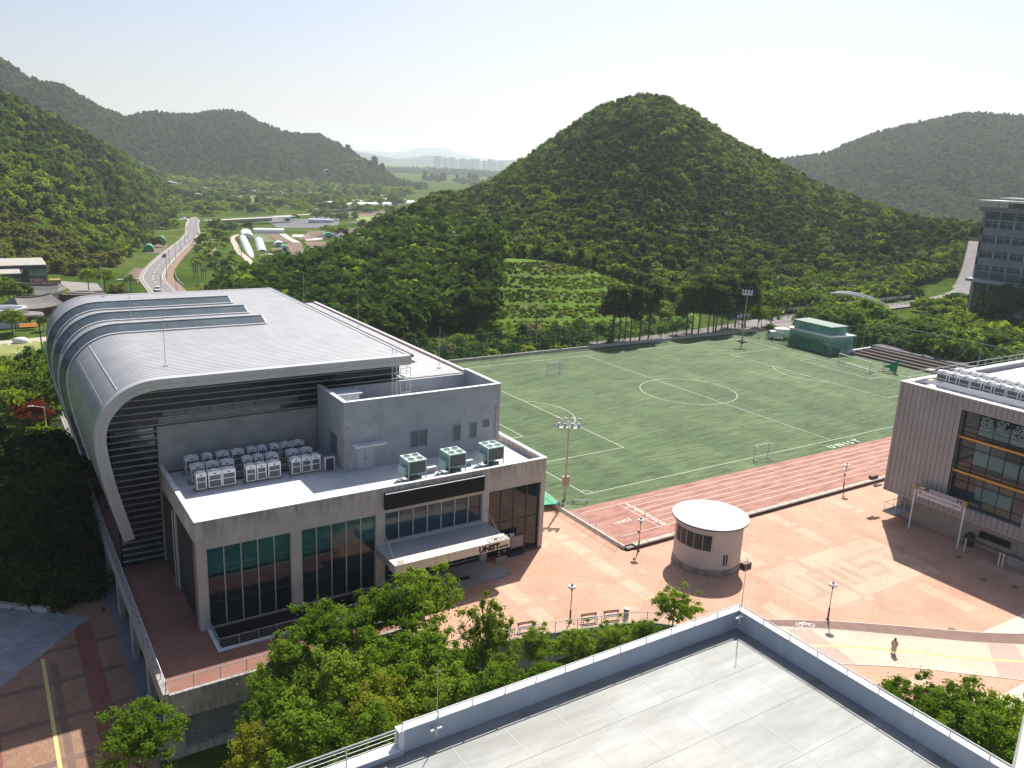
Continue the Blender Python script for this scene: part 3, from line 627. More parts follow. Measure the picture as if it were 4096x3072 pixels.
# end frame (front), with panel joints
def frame(y0_,y1_,name):
    o2=OF(.05); i2=OF(-.98); f=MB()
    for i in range(n0-1):
        a,b2,c,d=o2[i],o2[i+1],i2[i+1],i2[i]
        f.add([(a[0],y0_,a[1]),(b2[0],y0_,b2[1]),(c[0],y0_,c[1]),(d[0],y0_,d[1]),(a[0],y1_,a[1]),(b2[0],y1_,b2[1]),(c[0],y1_,c[1]),(d[0],y1_,d[1])],
          [(0,1,2,3),(7,6,5,4),(0,4,5,1),(3,2,6,7)]+([(0,3,7,4)] if i==0 else [])+([(1,5,6,2)] if i==n0-2 else []))
    return O(name,f,M['panel'],G)
frame(YF-.35,YF+.6,'roof_edge_frame'); frame(YB-.1,YB+.4,'roof_edge_frame')
jt=MB(); o2=OF(.052); i2=OF(-.985); md=OF(-.5)
for i in [1]+list(range(3,n0-1,6)): 
    jt.bar((o2[i][0],YF-.357,o2[i][1]),(i2[i][0],YF-.357,i2[i][1]),.02,.035)
for x in np.arange(-47,-24,2.6): jt.box(x-.015,YF-.362,18.55,x+.015,YF-.352,19.5)
for i in range(n0-1): jt.bar((md[i][0],YF-.357,md[i][1]),(md[i+1][0],YF-.357,md[i+1][1]),.02,.03)
O('panel_joints',jt,M['greyband'],G)
O('front_soffit',MB().add([(x,y,z) for x,z in OF(-.97) for y in (YF+.55,7.0)],[(2*i,2*i+2,2*i+3,2*i+1) for i in range(n0-1)]),M['panel'],G)
# gutter along right roof edge, upper side wall
OS('gutter',MB().box(-23.25,YF-.3,19.35,-22.9,YB+.3,19.62).box(-22.9,YF,18.6,-22.6,YB,18.72),M['dark'],G)
OS('eave_trim',MB().box(-23.5,YF-.3,19.52,-23.3,YB+.3,19.60).box(-22.58,YF-.3,18.72,-22.4,YB+.3,18.8),M['coping'],G)
O('hall_side_wall',MB().box(-23.4,7.0,16.0,-23.1,YB-.2,19.3),M['dark'],G)
# skylights running over the curve
for (ys_,xe) in ((26.6,-32.4),(34.8,-32.4),(43.1,-32.4)):
    idx=[i for i in range(n0) if prof[i][0]<=-33]; P0=[(xe,19.51)]+[prof[i] for i in idx[:-1]]
    def osub(d):
        q=offp(P0,1.0); s_=1 if q[1][1]>P0[1][1] else -1
        return offp(P0,d*s_)
    lo_,hi_=osub(.06),osub(.72)
    gl=MB(); k=len(P0)
    gl.v=[(x,ys_+.15,z) for x,z in lo_]+[(x,ys_+2.35,z) for x,z in hi_]
    gl.f=[(i,i+1,k+i+1,k+i) for i in range(k-1)]
    sk=O('skylight',gl,M['glassb'],G)
    bk=MB(); g0=osub(.0)
    bk.v=[(x,ys_+2.352,z) for x,z in hi_]+[(x,ys_+3.2,z) for x,z in g0]; bk.f=[(i,i+1,k+i+1,k+i) for i in range(k-1)]
    bk.box(xe,ys_,19.4,xe+.1,ys_+2.5,19.6); bk.add([(xe+.02,ys_,19.5),(xe+.02,ys_+2.5,19.5),(xe+.02,ys_+2.5,20.25),(xe+.14,ys_,19.5),(xe+.14,ys_+2.5,19.5),(xe+.14,ys_+2.5,20.25)],[(0,1,2),(5,4,3),(0,3,4,1),(1,4,5,2),(2,5,3,0)])
    O('skylight_back',bk,M['panel'],sk)
    ed=MB()
    for A2,yq,wd in ((osub(.12),ys_+.05,.22),(osub(.79),ys_+2.352,.16)):
        for i in range(k-1): ed.bar((A2[i][0],yq,A2[i][1]),(A2[i+1][0],yq,A2[i+1][1]),wd,.12)
    O('skylight_edge',ed,M['coping'],sk)
    ml=MB(); acc=0
    for i in range(k-1):
        a=np.array(lo_[i]);b2=np.array(lo_[i+1]); h1=np.array(hi_[i]);h2=np.array(hi_[i+1]);Ln=np.hypot(*(b2-a)); t=(1.45-acc)/Ln if Ln>0 else 9
        while t<=1:
            q=a+(b2-a)*t; hq=h1+(h2-h1)*t; ml.bar((q[0],ys_+.15,q[1]+.02),(hq[0],ys_+2.35,hq[1]+.02),.04,.03); t+=1.45/Ln
        acc=(acc+Ln)%1.45
    OS('mullion',ml,M['dark'],sk)
# thin snow-guard lines on the curve
sg=MB()
for i,y1 in ((18,26),(24,24),(31,24)):
    a=OF(.06)[i]; sg.tube((a[0],5.0,a[1]),(a[0],y1,a[1]),.022 if i==18 else .008,4)
OS('snow_guard',sg,M['coping'],G)
# louvre wall
ip=OF(-1.0)
def xleft(z):
    for a,b2 in zip(ip,ip[1:]):
        if (a[1]-z)*(b2[1]-z)<=0 and a[0]<-45 and abs(a[1]-b2[1])>1e-6: 
            t=(z-a[1])/(b2[1]-a[1]); return a[0]+t*(b2[0]-a[0])
    return -53.6 if z<10 else -50
lv=MB(); z=.6
while z<18.4:
    xl=xleft(max(z,3.75)); xr=-23.6
    if z<14.0: xr=-49.65
    lv.box(xl,5.7,z,xr,6.0,z+.055); z+=.66
OS('louvre_blade',lv,mat('blade_aluminium',(.36,.36,.36),.45,.4),G)
O('louvre_backing',MB().box(-53.7,6.9,-.4,-49.6,7.0,14.0).box(-53.9,6.9,14.0,-23.6,7.0,17.0).box(-51.8,6.9,17.0,-23.6,7.0,18.6),M['glassd'],G)
wb=MB()
for i in range(7): wb.box(-49.3+i*1.75,6.82,14.1,-49.3+i*1.75+1.7,6.88,14.75)
for i in range(6): wb.box(-48.9+i*2.3,6.82,14.85,-48.9+i*2.3+2.2,6.88,15.5)
for i in range(5): wb.box(-53.3+i*.6,6.82,13.6-i*.7,-49.8,6.88,13.9-i*.7)  # stepped teal strips paint a reflection in the glazing
OS('window_and_reflection_band',wb,M['teal'],G)
O('hall_end_wall',MB().box(-49.6,6.3,9.2,-33.2,6.75,14.1),M['concs'],G)
O('hall_body',MB().box(-52,7.2,-.3,-23.6,54,18.3),M['dark'],G)
# upper box
bxm=MB(); X0,X1,Y0,Y1,ZB,ZT2=-33.3,-14.75,-1.75,5.9,9.2,16.7; t=.38
bxm.box(X0,Y0,ZB,X1,Y0+t,ZT2).box(X0,Y0+t,ZB,X0+t,Y1,ZT2).box(X1-t,Y0+t,ZB,X1,Y1,ZT2).box(X0+t,Y1-t,ZB,X1-t,Y1,16.2)
O('upper_walls',bxm,M['concg'],G)
O('upper_coping',MB().box(X0-.03,Y0-.03,ZT2,X1+.03,Y0+t+.02,ZT2+.06).box(X0-.03,Y0+t+.02,ZT2,X0+t+.02,Y1,ZT2+.06).box(X1-t-.02,Y0+t+.02,ZT2,X1+.03,Y1,ZT2+.06),M['coping'],G)
O('upper_roof',MB().box(X0+t,Y0+t,14.0,X1-t,Y1-t,14.2),mat('grey_roof_floor',(.45,.47,.5),.7,c2=(.38,.4,.43),scale=.6),G)
ht=O('roof_hatch',MB().box(-32.7,2.0,14.2,-30.1,4.4,16.35),M['coping'],G); O('hatch_cap',MB().box(-32.85,1.8,16.35,-29.8,4.6,16.5),M['roofw'],ht)
for (a,b2,c,d,n_) in ((-25.9,-23.9,10.8,12.7,2),(-20.7,-19.8,10.8,12.7,1),(-18.6,-17.75,10.8,12.7,1),(-17.0,-16.1,11.85,12.75,1)):
    window(a,b2,c,d,n_,Y0-.03,m=mat('vent_louvre_grey',(.12,.135,.155),.6) if 'vl' not in M else M['vl'],mw=.06,fr=M['concg'],nm='vent')
O('vent',MB().box(X0-.04,.2,10.6,X0-.005,2.15,12.65),mat('vent_side_grey',(.12,.135,.155),.6),G)
dr=O('roof_door',MB().box(-31.9,Y0-.05,9.35,-31.02,Y0-.005,11.8).box(-30.98,Y0-.05,9.35,-30.1,Y0-.005,11.8),mat('grey_door_paint',(.42,.44,.46),.5),G)
OS('handle',MB().box(-31.15,Y0-.1,10.5,-31.06,Y0-.05,10.6).box(-30.94,Y0-.1,10.5,-30.85,Y0-.05,10.6),M['dark'],dr)
O('door_hood',MB().box(-32.4,Y0-.95,12.0,-29.0,Y0-.005,12.18),M['coping'],G)
for x in (-32.95,-15.25): O('downpipe',MB().tube((x,Y0-.14,9.35),(x,Y0-.14,13.75),.07).cb(x,Y0-.14,13.85,.32,.25,.25),M['rust'],G)
# lower metal roof strip on the right
O('lower_metal_roof',MB().box(-23.1,5.95,-.4,-14.7,58.3,16.15),M['concg'],G)
O('metal_roof_sheet',MB().box(-23.0,6.0,16.16,-14.9,58.2,16.3),ribbed('ribbed_roof_sheet',(.42,.41,.41),(.23,.225,.22),1,.62,.34,.5,.2),G)
O('roof_edge_trim',MB().box(-14.9,6.0,16.16,-14.65,58.3,16.5).box(-15.0,6.0,16.4,-14.92,58.3,16.48),M['coping'],G); O('edge_gutter',MB().box(-15.25,6.3,16.3,-15.02,58.1,16.42),M['brown'],G)
# roof ladder platform
lp=thing('roof_ladder','white steel ladder and platform inside the open top of the upper grey box','ladder',(-23.5,5.2,14.2))
lm=MB()
for x in (-25.1,-24.6): lm.tube((x,4.6,14.2),(x,4.6,20.4),.03); lm.tube((x,4.6,20.4),(x,4.0,19.9),.03)
for i in range(19): lm.tube((-25.1,4.6,14.4+i*.32),(-24.6,4.6,14.4+i*.32),.018,4)
O('ladder',lm,M['acw'],lp)
pf=MB().box(-24.3,4.2,16.9,-22.9,5.4,16.96)
for x in (-24.2,-23.0):
    for y in (4.3,5.3): pf.tube((x,y,14.2),(x,y,18.0),.035)
for z in (17.4,18.0): pf.tube((-24.2,4.3,z),(-23,4.3,z),.025);pf.tube((-23,4.3,z),(-23,5.3,z),.025)
pf.tube((-24.2,4.3,15.2),(-23,4.3,15.2),.025)
O('platform',pf,M['acw'],lp)
# lightning rods
def rod(x,y,z,h,lab):
    r=thing('lightning_rod',lab,'lightning rod',(x,y,z),'lightning rods')
    O('mast',MB().tube((x,y,z),(x,y,z+h),.035,6,.02),M['galv'],r); O('base',MB().box(x-.2,y-.2,z,x+.2,y+.2,z+.12),M['galv'],r); return r
rod(-47.8,54.5,19.5,5.2,'lightning rod at the far left corner of the curved gymnasium roof'); rod(-47.3,33.4,19.5,5.2,'thin lightning rod rising between the glass roof strips'); rod(-47.9,9.0,19.5,5.2,'lightning rod on the ribbed roof nearest the front frame')
rod(-17.0,57.4,16.3,5.2,'lightning rod at the far end of the lower ribbed roof'); rod(-16.9,34.2,16.3,5.2,'lightning rod halfway along the lower ribbed roof'); rod(-16.9,8.9,16.3,5.2,'lightning rod at the near end of the lower ribbed roof')
# ---- air conditioners
def ac_unit(name,label,wx,wy,h,loc,group,rz=0):
    r=thing(name,label,'air conditioner',loc,group,rz)
    c=MB(); c.box(-wx/2,-wy/2,.12,wx/2,wy/2,.2)
    c.box(-wx/2,-wy/2,h*.78,wx/2,wy/2,h)
    for sx_ in (-1,1):
        for sy_ in (-1,1): c.cb(sx_*(wx/2-.05),sy_*(wy/2-.05),h*.45,.1,.1,h*.68)
    for fx_ in (-wx/2,wx/2): pass
    c.box(-wx/2,-wy/2,h*.48,wx/2,-wy/2+.05,h*.52); c.box(-wx/2,wy/2-.04,.2,wx/2,wy/2,h*.8)
    O('casing',c,M['acw'],r,local=True)
    O('grille',MB().box(-wx/2+.04,-wy/2+.02,.2,wx/2-.04,wy/2-.06,h*.78),M['acg'],r,local=True)
    O('fan_ring',MB().lathe([(.33,h),(.33,h+.09),(.26,h+.09),(.2,h+.02),(.0,h+.02)],0,0,16),M['paintw'],r,smooth=False,local=True)
    b=O('badge',MB().lathe([(.0,0),(.16,0),(.16,.012),(0,.012)],0,0,12) ,M['dark'],r,local=True)
    b.location=(0,wy/2*-1-.012,h*.88); b.rotation_euler=(R_(90),0,R_(12)); b.scale=(1,.35,1)
    OS('foot',MB().box(-wx/2+.02,-wy/2+.05,0,-wx/2+.1,wy/2-.05,.12).box(wx/2-.1,-wy/2+.05,0,wx/2-.02,wy/2-.05,.12),M['dark'],r,local=True)
    return r
zA=9.46
rows=[('front',-.25,[(-47.1,.95),(-45.85,1.25),(-44.55,1.25),(-42.45,.95),(-41.4,.95),(-40.15,1.25),(-37.95,.95),(-36.9,.95),(-35.9,.95)]),
 ('middle',2.0,[(-46.9,1.25),(-45.5,1.25),(-44.1,1.25),(-42.1,.95),(-41.0,.95),(-39.7,1.25),(-37.5,1.25),(-36.1,1.25)]),
 ('back',4.55,[(-46.9,1.25),(-45.4,.95),(-43.9,1.25),(-42.4,1.25),(-40.95,.95),(-39.9,.95),(-38.6,1.0),(-37.4,1.25),(-36.1,1.25)])]
ordn=['leftmost','second from the left','third from the left','fourth from the left','fifth from the left','fourth from the right','third from the right','second from the right','rightmost']
protos={}
where={'front':'front row on the gymnasium roof','middle':'middle row on the gymnasium roof','back':'shaded back row by the gymnasium wall'}
for rn,y,us in rows:
    for i,(x,wx) in enumerate(us):
        o_=ordn if len(us)==9 else ordn[:4]+ordn[5:]
        lab='%s air conditioner, %s in the %s'%('narrow' if wx<1.1 else 'wide',o_[i],where[rn])
        key=wx>1.1
        if key not in protos: protos[key]=ac_unit('air_conditioner',lab,wx,.8,1.72,(x,y,zA),'white air conditioners on the gymnasium roof')
        else: dup(protos[key],(x,y,zA),0 if rn!='back' else math.pi*0,lab)
pl=MB()
for y in (-.25,2.0,4.55): pl.box(-47.8,y-.5,zF,-43.7,y+.5,zF+.16); pl.box(-43.1,y-.5,zF,-39.3,y+.5,zF+.16); pl.box(-38.6,y-.5,zF,-35.2,y+.5,zF+.16)
OS('equipment_plinth',pl,M['concs'],G)
pp=thing('pipe_run','dark pipes laid between the rows of air conditioners on the gymnasium roof','pipes',(-41,.9,zF))
pm=MB()
for k,y in enumerate((.75,.95,1.15,3.2,3.4)): pm.tube((-47.3,y,zF+.2),(-35.4,y,zF+.2),.06)
OS('pipe',pm,M['dark'],pp)
pc=thing('condenser','slim white-framed condenser with a black coil, beside the corner of the upper grey box','air conditioner',(-34.5,-.6,zF+.15))
OS('casing',MB().box(-35.0,-.85,zF+.15,-34.93,-.35,zF+1.5).box(-34.07,-.85,zF+.15,-34.0,-.35,zF+1.5).box(-34.93,-.85,zF+1.43,-34.07,-.35,zF+1.5),M['acw'],pc); O('coil',MB().box(-34.93,-.8,zF+.2,-34.07,-.4,zF+1.43),M['dark'],pc)
# chillers
def chiller(x,y,lab):
    r=thing('chiller',lab,'chiller',(x,y,zF),'green chillers on the gymnasium roof'); h=2.45
    c=MB().box(-.95,-1.05,1.0,.95,1.0,1.08).box(-1.0,-1.1,h-.12,1.0,1.05,h)
    for a in (-1,1):
        for b2 in (-1,1): c.cb(a*.95,b2*1.0-.02,1.2,.1,.1,2.3)
    c.box(-1.0,-1.08,0.03,-.9,1.0,.12).box(.9,-1.08,0.03,1.0,1.0,.12)
    c.box(-.9,-.95,1.08,-.86,.95,h-.12).box(-.86,.9,1.08,.9,.95,h-.12)
    O('casing',c,M['chill'],r,local=True)
    O('coil',MB().box(-.85,-.98,1.1,.92,.88,h-.13),M['acg'],r,local=True)
    O('control_box',MB().box(-1.35,-.7,.95,-1.01,.6,1.7),M['chill'],r,local=True)
    fr=MB();fd=MB()
    for a in (-.47,.47):
        for b2 in (-.52,.48): fr.lathe([(.40,h),(.40,h+.06),(.34,h+.06),(.34,h+.01)],a,b2,16); fd.lathe([(.33,h+.012),(.33,h+.02)],a,b2,16)
    OS('fan_ring',fr,M['chill'],r,local=True); OS('fan',fd,M['dark'],r,local=True)
    cm=MB().tube((-.5,-.6,.45),(.6,-.6,.45),.22,10).tube((-.6,.3,.4),(.5,.3,.4),.25,10).tube((.2,-.6,.45),(.2,-.6,1.0),.06).cb(-.6,-.5,.5,.25,.3,.3)
    O('compressor',cm,mat('compressor_dark',(.08,.13,.11),.5),r,local=True); return r
c0=chiller(-28.0,-6.75,'pale green four-fan chiller nearest the middle of the gymnasium roof, left of the other two'); dup(c0,(-23.45,-6.75,zF),0,'pale green four-fan chiller between the other two chillers'); dup(c0,(-18.85,-6.75,zF),0,'pale green four-fan chiller nearest the right corner of the gymnasium roof')
def duct(x0,x1,y,lab):
    r=thing('duct_stand',lab,'duct',(x0,y,zF)); O('tray',MB().box(x0,y-.25,zF+.45,x1,y+.25,zF+.6),M['galv'],r)
    s=MB()
    for x in (x0+.2,x1-.2): s.cb(x,y-.2,zF+.22,.06,.06,.45);s.cb(x,y+.2,zF+.22,.06,.06,.45)
    OS('leg',s,M['galv'],r)
duct(-26.6,-24.8,-5.6,'metal pipe tray on short legs between the left and middle chillers'); duct(-22.1,-20.4,-5.5,'metal pipe tray on short legs between the middle and right chillers')
# window well railing
railing('railing',[(-48.9,-9.2),(-48.9,-12.7),(-32.4,-12.7)],PZ+.12,1.0,5,1.7,M['steel'],.022,'steel multi-bar railing round the sunken well below the gymnasium windows')
O('well_kerb',MB().box(-49.05,-12.9,PZ,-32.3,-12.55,PZ+.12).box(-49.05,-12.55,PZ,-48.7,-9.05,PZ+.12),M['coping'],loc=(-49,-12.7,PZ),label='white kerb under the steel railing in front of the gymnasium windows',cat='kerb')
O('well_shade_sheet',MB().box(-48.7,-12.55,PZ+.002,-32.4,-9.02,PZ+.012),M['black'],kind='structure')  # flat black sheet on the deck paints the well's dark depth
# notice boards by the entrance
nb=thing('notice_board','large notice board with a pale panel on the right of the gymnasium entrance','notice board',(-16.9,-9.5,PZ))
O('frame',MB().box(-17.9,-9.62,PZ,-17.8,-9.4,2.0).box(-16.0,-9.62,PZ,-15.9,-9.4,2.0).box(-17.8,-9.6,.5,-16.0,-9.45,2.0),mat('board_frame_plum',(.06,.04,.06),.5),nb); O('panel',MB().box(-17.65,-9.63,.65,-16.15,-9.605,1.85),mat('board_sheet',(.27,.25,.23),.6),nb); O('base',MB().box(-17.85,-9.7,PZ,-15.95,-9.3,PZ+.3),mat('board_frame_base',(.06,.04,.06),.5),nb)
sb=thing('sign_board','small black sign board standing on a grey plinth right of the canopy','sign',(-19.1,-10.0,PZ))
O('plinth',MB().box(-19.75,-10.1,PZ,-18.45,-9.9,.25),M['concs'],sb); O('panel',MB().box(-19.8,-10.12,.25,-18.4,-9.88,1.15),M['black'],sb)
tx=MB()
for x,z,w in ((-19.6,.8,.3),(-18.9,.8,.35),(-19.6,.45,.25)): tx.box(x,-10.135,z,x+w,-10.122,z+.06)
OS('printed_line',tx,M['white'],sb)
# ================= STUDENT BUILDING on the right =================
B_=thing('student_building','grey ribbed building whose tall window is crossed by two orange beams, right of the plaza','building',(30.8,-21.3,PZ))
clad=ribbed('vertical_cladding',(.315,.31,.315),(.155,.15,.155),1,.62,.14,.55,.15)
YN,YS,XE=-21.3,-52.,78.
c=MB(); c.box(30.8,-29.1,3.0,31.2,YN,16.9).box(30.8,YS,3.0,31.2,-37.8,16.9).box(30.8,-37.8,15.5,31.2,-29.1,16.9).box(30.8,-37.8,3.0,31.2,-29.1,4.2)
O('cladding',c,clad,B_)
O('side_cladding',MB().box(31.2,YN-.4,3.0,XE,YN,16.9),ribbed('side_cladding',(.315,.31,.315),(.155,.15,.155),0,.62,.14,.55,.15),B_)
O('corner_trim',MB().box(30.74,YN-.15,2.9,30.8,YN+.05,17.0).box(30.72,YS,2.82,31.3,YN+.05,3.0).box(30.74,-29.1,4.2,30.82,-28.95,15.65).box(30.74,-37.95,15.5,30.82,-29.1,15.65).box(30.74,-37.95,4.2,30.82,-37.8,15.5),mat('trim_grey',(.36,.33,.31),.5),B_)
O('parapet_coping',MB().box(30.7,YS,16.9,31.5,YN+.08,17.0).box(31.5,YN-.7,16.9,XE,YN+.08,17.0),M['coping'],B_)
O('roof_floor',MB().box(31.2,YS,16.2,XE,YN-.4,16.4),M['roofw'],B_); O('roof_upstand',MB().box(31.25,YN-.95,16.4,XE,YN-.72,17.0),M['concs'],B_)
O('soffit',MB().box(31.2,YS,2.95,XE,YN-.4,3.05),M['concs'],B_)
O('base_wall',MB().box(32.2,YS,PZ-.3,XE-1,-22.9,2.95).box(32.0,-23.2,PZ-.3,32.5,-22.6,2.95),concrete('base_render',(.36,.32,.27),.85),B_)
bw=O('base_window',MB().box(32.15,-36.6,.85,32.2,-33,1.7),M['dark'],B_); O('pane',MB().box(32.1,-34.7,.9,32.15,-33.1,1.65).box(32.1,-36.5,.9,32.15,-34.85,1.65),M['glassd'],bw)
gw=O('glass_wall',MB().box(31.5,-37.8,4.2,31.55,-29.1,15.5),glass('hall_window',(.012,.022,.03),.04,.5,(.04,.07,.08)),B_)
ml=MB()
for y in (-31.0,-32.75,-34.5,-36.2): ml.box(31.44,y-.035,4.2,31.5,y+.035,15.5)
for z in (13.5,12.85,11.1,9.3,8.75,7.0,5.3): ml.box(31.45,-37.8,z-.03,31.5,-29.1,z+.03)
OS('mullion',ml,M['black'],gw)
pn=MB()
for y0,y1,z0,z1 in ((-32.7,-31.05,9.35,11.0),(-34.45,-32.8,9.3,10.9),(-36.1,-34.55,9.1,10.8),(-37.7,-36.3,9.2,10.9),(-32.7,-31.05,11.2,12.0),(-34.5,-31.1,12.9,13.9),(-37.7,-34.6,12.9,13.9),(-36.,-32.0,5.35,6.9)): pn.box(31.46,y0,z0,31.49,y1,z1)
OS('reflection_panel',pn,glass('reflection_tint',(.15,.235,.24),.4,.25,(.09,.155,.17)),gw)  # teal panels imitate reflections and interior seen in the tall window
for z in (12.2,8.1): O('orange_beam',MB().box(31.15,-37.8,z-.12,31.4,-29.1,z+.12),M['orange'],B_)
O('reveal',MB().box(31.2,-29.1,4.2,31.5,-29.05,15.5).box(31.2,-37.85,4.2,31.5,-37.8,15.5).box(31.2,-37.8,4.15,31.5,-29.1,4.2),mat('reveal_grey',(.25,.23,.22),.6),B_)
WF=lambda x,y,z: Matrix.Translation((x,y,z))@Matrix(((0,0,-1,0),(-1,0,0,0),(0,1,0,0),(0,0,0,1)))
hb=MB(); hf=MB()
for ch,y in (('총',-31.15),('학',-32.95),('생',-34.7)): hb.text(ch,1.5,WF(31.43,y,13.85),.004,.075); hf.text(ch,1.5,WF(31.42,y,13.85),.004,.0)
le=O('window_lettering',hb,mat('sticker_outline_teal',(.22,.36,.38),.4),gw); O('window_lettering_face',hf,M['black'],gw)
pg=thing('roof_rails','row of long polished steel rails along the roof edge of the right building','railing',(32.4,YN-1,17))
pm=MB()
for i in range(5): pm.tube((31.9+i*.55,YS,17.25),(31.9+i*.55,YN-1.2,17.25),.07,6)
OS('rail',pm,mat('polished_steel_rail',(.6,.6,.6),.22,.9),pg); pm=MB()
for y in np.arange(-50,YN-1,3.5): pm.box(31.9,y,16.4,31.98,y+.08,17.25);pm.box(34.1,y,16.4,34.18,y+.08,17.25)
OS('bracket',pm,M['galv'],pg)
O('drain_cover',MB().box(33.2,-23.6,17.22,34.0,-23.0,17.3),M['yellow'],pg)
railing('railing',[(31.2,YN-.3),(45,YN-.3),(77,YN-.3)],17.0,1.0,1,2.0,M['galv'],.03,'thin grey railing on the back roof edge of the ribbed grey building')
cmb=['first','second','third','fourth','fifth','sixth','seventh','eighth','ninth']
for r_,x in (('front',35.6),('rear',38.7)):
    for i,y in enumerate((-23.7,-25.1,-26.5,-27.9,-29.3,-30.7,-32.1,-33.5,-34.9)):
        dup(protos[i%3!=1],(x,y-(.3 if r_=='rear' else 0),16.4),R_(-90),'white air conditioner, %s from the left in the %s row on the right building roof'%(cmb[i],r_),'white air conditioners on the right building roof',scale=(1.05,1.15,1.1))
rod(36.6,-27.0,16.4,5.5,'lightning rod among the air conditioners on the right building roof')
bl=thing('balcony','small concrete landing with a white rail at the corner of the right building','balcony',(30,-24,1.2))
O('slab',MB().box(28.2,-24.8,1.0,32.0,-23.2,1.25),M['concs'],bl)
q=MB()
for x,y in ((28.3,-24.7),(28.3,-23.3),(30.2,-23.3),(32.0,-23.3),(30.2,-24.7)): q.tube((x,y,1.25),(x,y,2.3),.03)
q.tube((28.3,-24.7,2.3),(28.3,-23.3,2.3),.035);q.tube((28.3,-23.3,2.3),(32,-23.3,2.3),.035)
O('rail',q,M['coping'],bl)
O('camera_bracket',MB().box(30.2,-19.9,3.6,31.5,-19.4,4.1).box(30.2,-20.6,2.9,31.5,-20.2,3.1),M['brown'],loc=(31,-20,3.5),label='brown box bracket sticking out behind the corner of the right building above the track',cat='bracket')
# banner frame
bn=thing('banner_stand','white banner with dark writing on two tall white posts before the ribbed grey building','banner',(29.7,-29,PZ))
for y in (-26.0,-32.1):
    O('post',MB().tube((29.65,y,PZ),(29.65,y,5.35),.10,10),M['paintw'],bn); O('post_cap',MB().box(29.5,y-.17,4.75,29.8,y+.17,5.4),mat('ochre_cap',(.42,.26,.04),.5),bn)
O('board',MB().box(29.6,-31.9,4.35,29.66,-26.2,5.4),mat('banner_grey',(.33,.33,.36),.6),bn)
sh_=O('sheet',MB().box(29.55,-31.75,4.05,29.58,-26.4,4.82),mat('banner_white',(.62,.60,.64),.6),bn)
O('lettering',MB().text("Let's overcome Coronavirus-19 together!",.34,WF(29.54,-27.05,4.40),.003,.006,sx=.80),mat('banner_print',(.07,.05,.09),.6),sh_)
OS('small_print',MB().box(29.545,-29.9,4.22,29.549,-26.6,4.25).box(29.545,-31.6,4.15,29.549,-30.4,4.18),mat('banner_small_print',(.25,.23,.27),.6),sh_)
O('emblem',MB().box(29.545,-26.85,4.42,29.549,-26.55,4.68).box(29.543,-26.76,4.5,29.549,-26.64,4.74),mat('emblem_red',(.4,.05,.05),.6),sh_)
lg=O('logo_plate',MB().box(29.57,-27.7,5.02,29.595,-26.35,5.36),mat('logo_plum',(.05,.02,.05),.6),bn); O('logo_letters',MB().text('UNIST',.3,WF(29.565,-26.45,5.08),.002,.012,sx=.95),M['white'],lg)
l2=O('logo_plate',MB().box(29.57,-31.7,4.75,29.595,-31.15,5.3),mat('logo_purple',(.12,.05,.16),.6),bn); O('logo_letters',MB().box(29.563,-31.6,4.88,29.569,-31.25,4.93).box(29.563,-31.45,4.95,29.569,-31.40,5.2),M['white'],l2)
bs=thing('cycle_shelter_frame','low steel frame on short posts along the base of the right building','shelter',(29.5,-37,PZ))
q=MB(); 
for y in (-33.0,-36.9,-37.3,-41.2,-41.6,-45): q.box(29.42,y-.06,PZ,29.54,y+.06,1.25)
OS('post',q,M['coping'],bs); O('beam',MB().box(29.4,-45,1.25,29.56,-32.5,1.38),M['brown'],bs)
uc=thing('planter_box','dark planter with drooping shrubs against the base of the right building','planter',(31.4,-38,PZ)); O('box',MB().box(30.9,-40,PZ,31.9,-37,.6),M['concs'],uc); 
O('roller_drum',MB().box(31.2,-32.7,PZ,32.0,-31.9,1.0).lathe([(.35,1.0),(.3,1.2),(0,1.25)],31.6,-32.3,12),M['dark'],loc=(31.6,-32.3,PZ),label='dark grey cabinet against the pale base wall behind the banner post',cat='cabinet')
# ================= ROUND PAVILION =================
H_=thing('round_pavilion','round white pavilion with a flat disc roof standing alone between the track and the plaza','pavilion',(.82,-20.3,PZ))
hx,hy=.82,-20.35
O('wall',MB().lathe([(3.58,PZ-.1),(3.58,4.9)],hx,hy,64),mat('pavilion_wall',(.52,.46,.42),.8,c2=(.47,.42,.39),scale=.7,bump=.1),H_,smooth=False)
O('plinth',MB().lathe([(3.68,PZ-.1),(3.68,.25),(3.59,.28)],hx,hy,64),mat('damp_plinth',(.22,.19,.17),.9,c2=(.34,.29,.26),scale=1.2),H_)  # plinth in a darker, mottled tone than the wall
O('roof',MB().lathe([(3.5,4.88),(4.03,4.9),(4.07,5.03),(3.95,5.08),(0,5.14)],hx,hy,72),M['roofw'],H_); O('roof_rim',MB().lathe([(4.08,4.88),(4.10,4.88),(4.10,4.96),(4.08,4.96)],hx,hy,72),M['brown'],H_)
def curved(a0,a1,z0,z1,r,n_=10):
    mb=MB(); P_=[(hx+q*math.cos(R_(a0+(a1-a0)*i/n_)),hy+q*math.sin(R_(a0+(a1-a0)*i/n_))) for q in (r,) for i in range(n_+1)]
    for (x0,y0),(x1,y1) in zip(P_,P_[1:]): mb.quad((x0,y0,z0),(x1,y1,z0),(x1,y1,z1),(x0,y0,z1))
    return mb
cw_=O('window',curved(156,229,2.4,4.13,3.62,24),M['glassd'],H_)
q=MB()
for a in (156,171,185,199,214,229): x,y=hx+3.64*math.cos(R_(a)),hy+3.64*math.sin(R_(a)); q.tube((x,y,2.37),(x,y,4.16),.03,5)
OS('mullion',q,M['galv'],cw_)
sw=O('window',curved(250,260,.8,2.0,3.62,3),M['glassd'],H_); q=MB()
for a in (250,255,260): x,y=hx+3.64*math.cos(R_(a)),hy+3.64*math.sin(R_(a)); q.tube((x,y,.77),(x,y,2.03),.035,5)
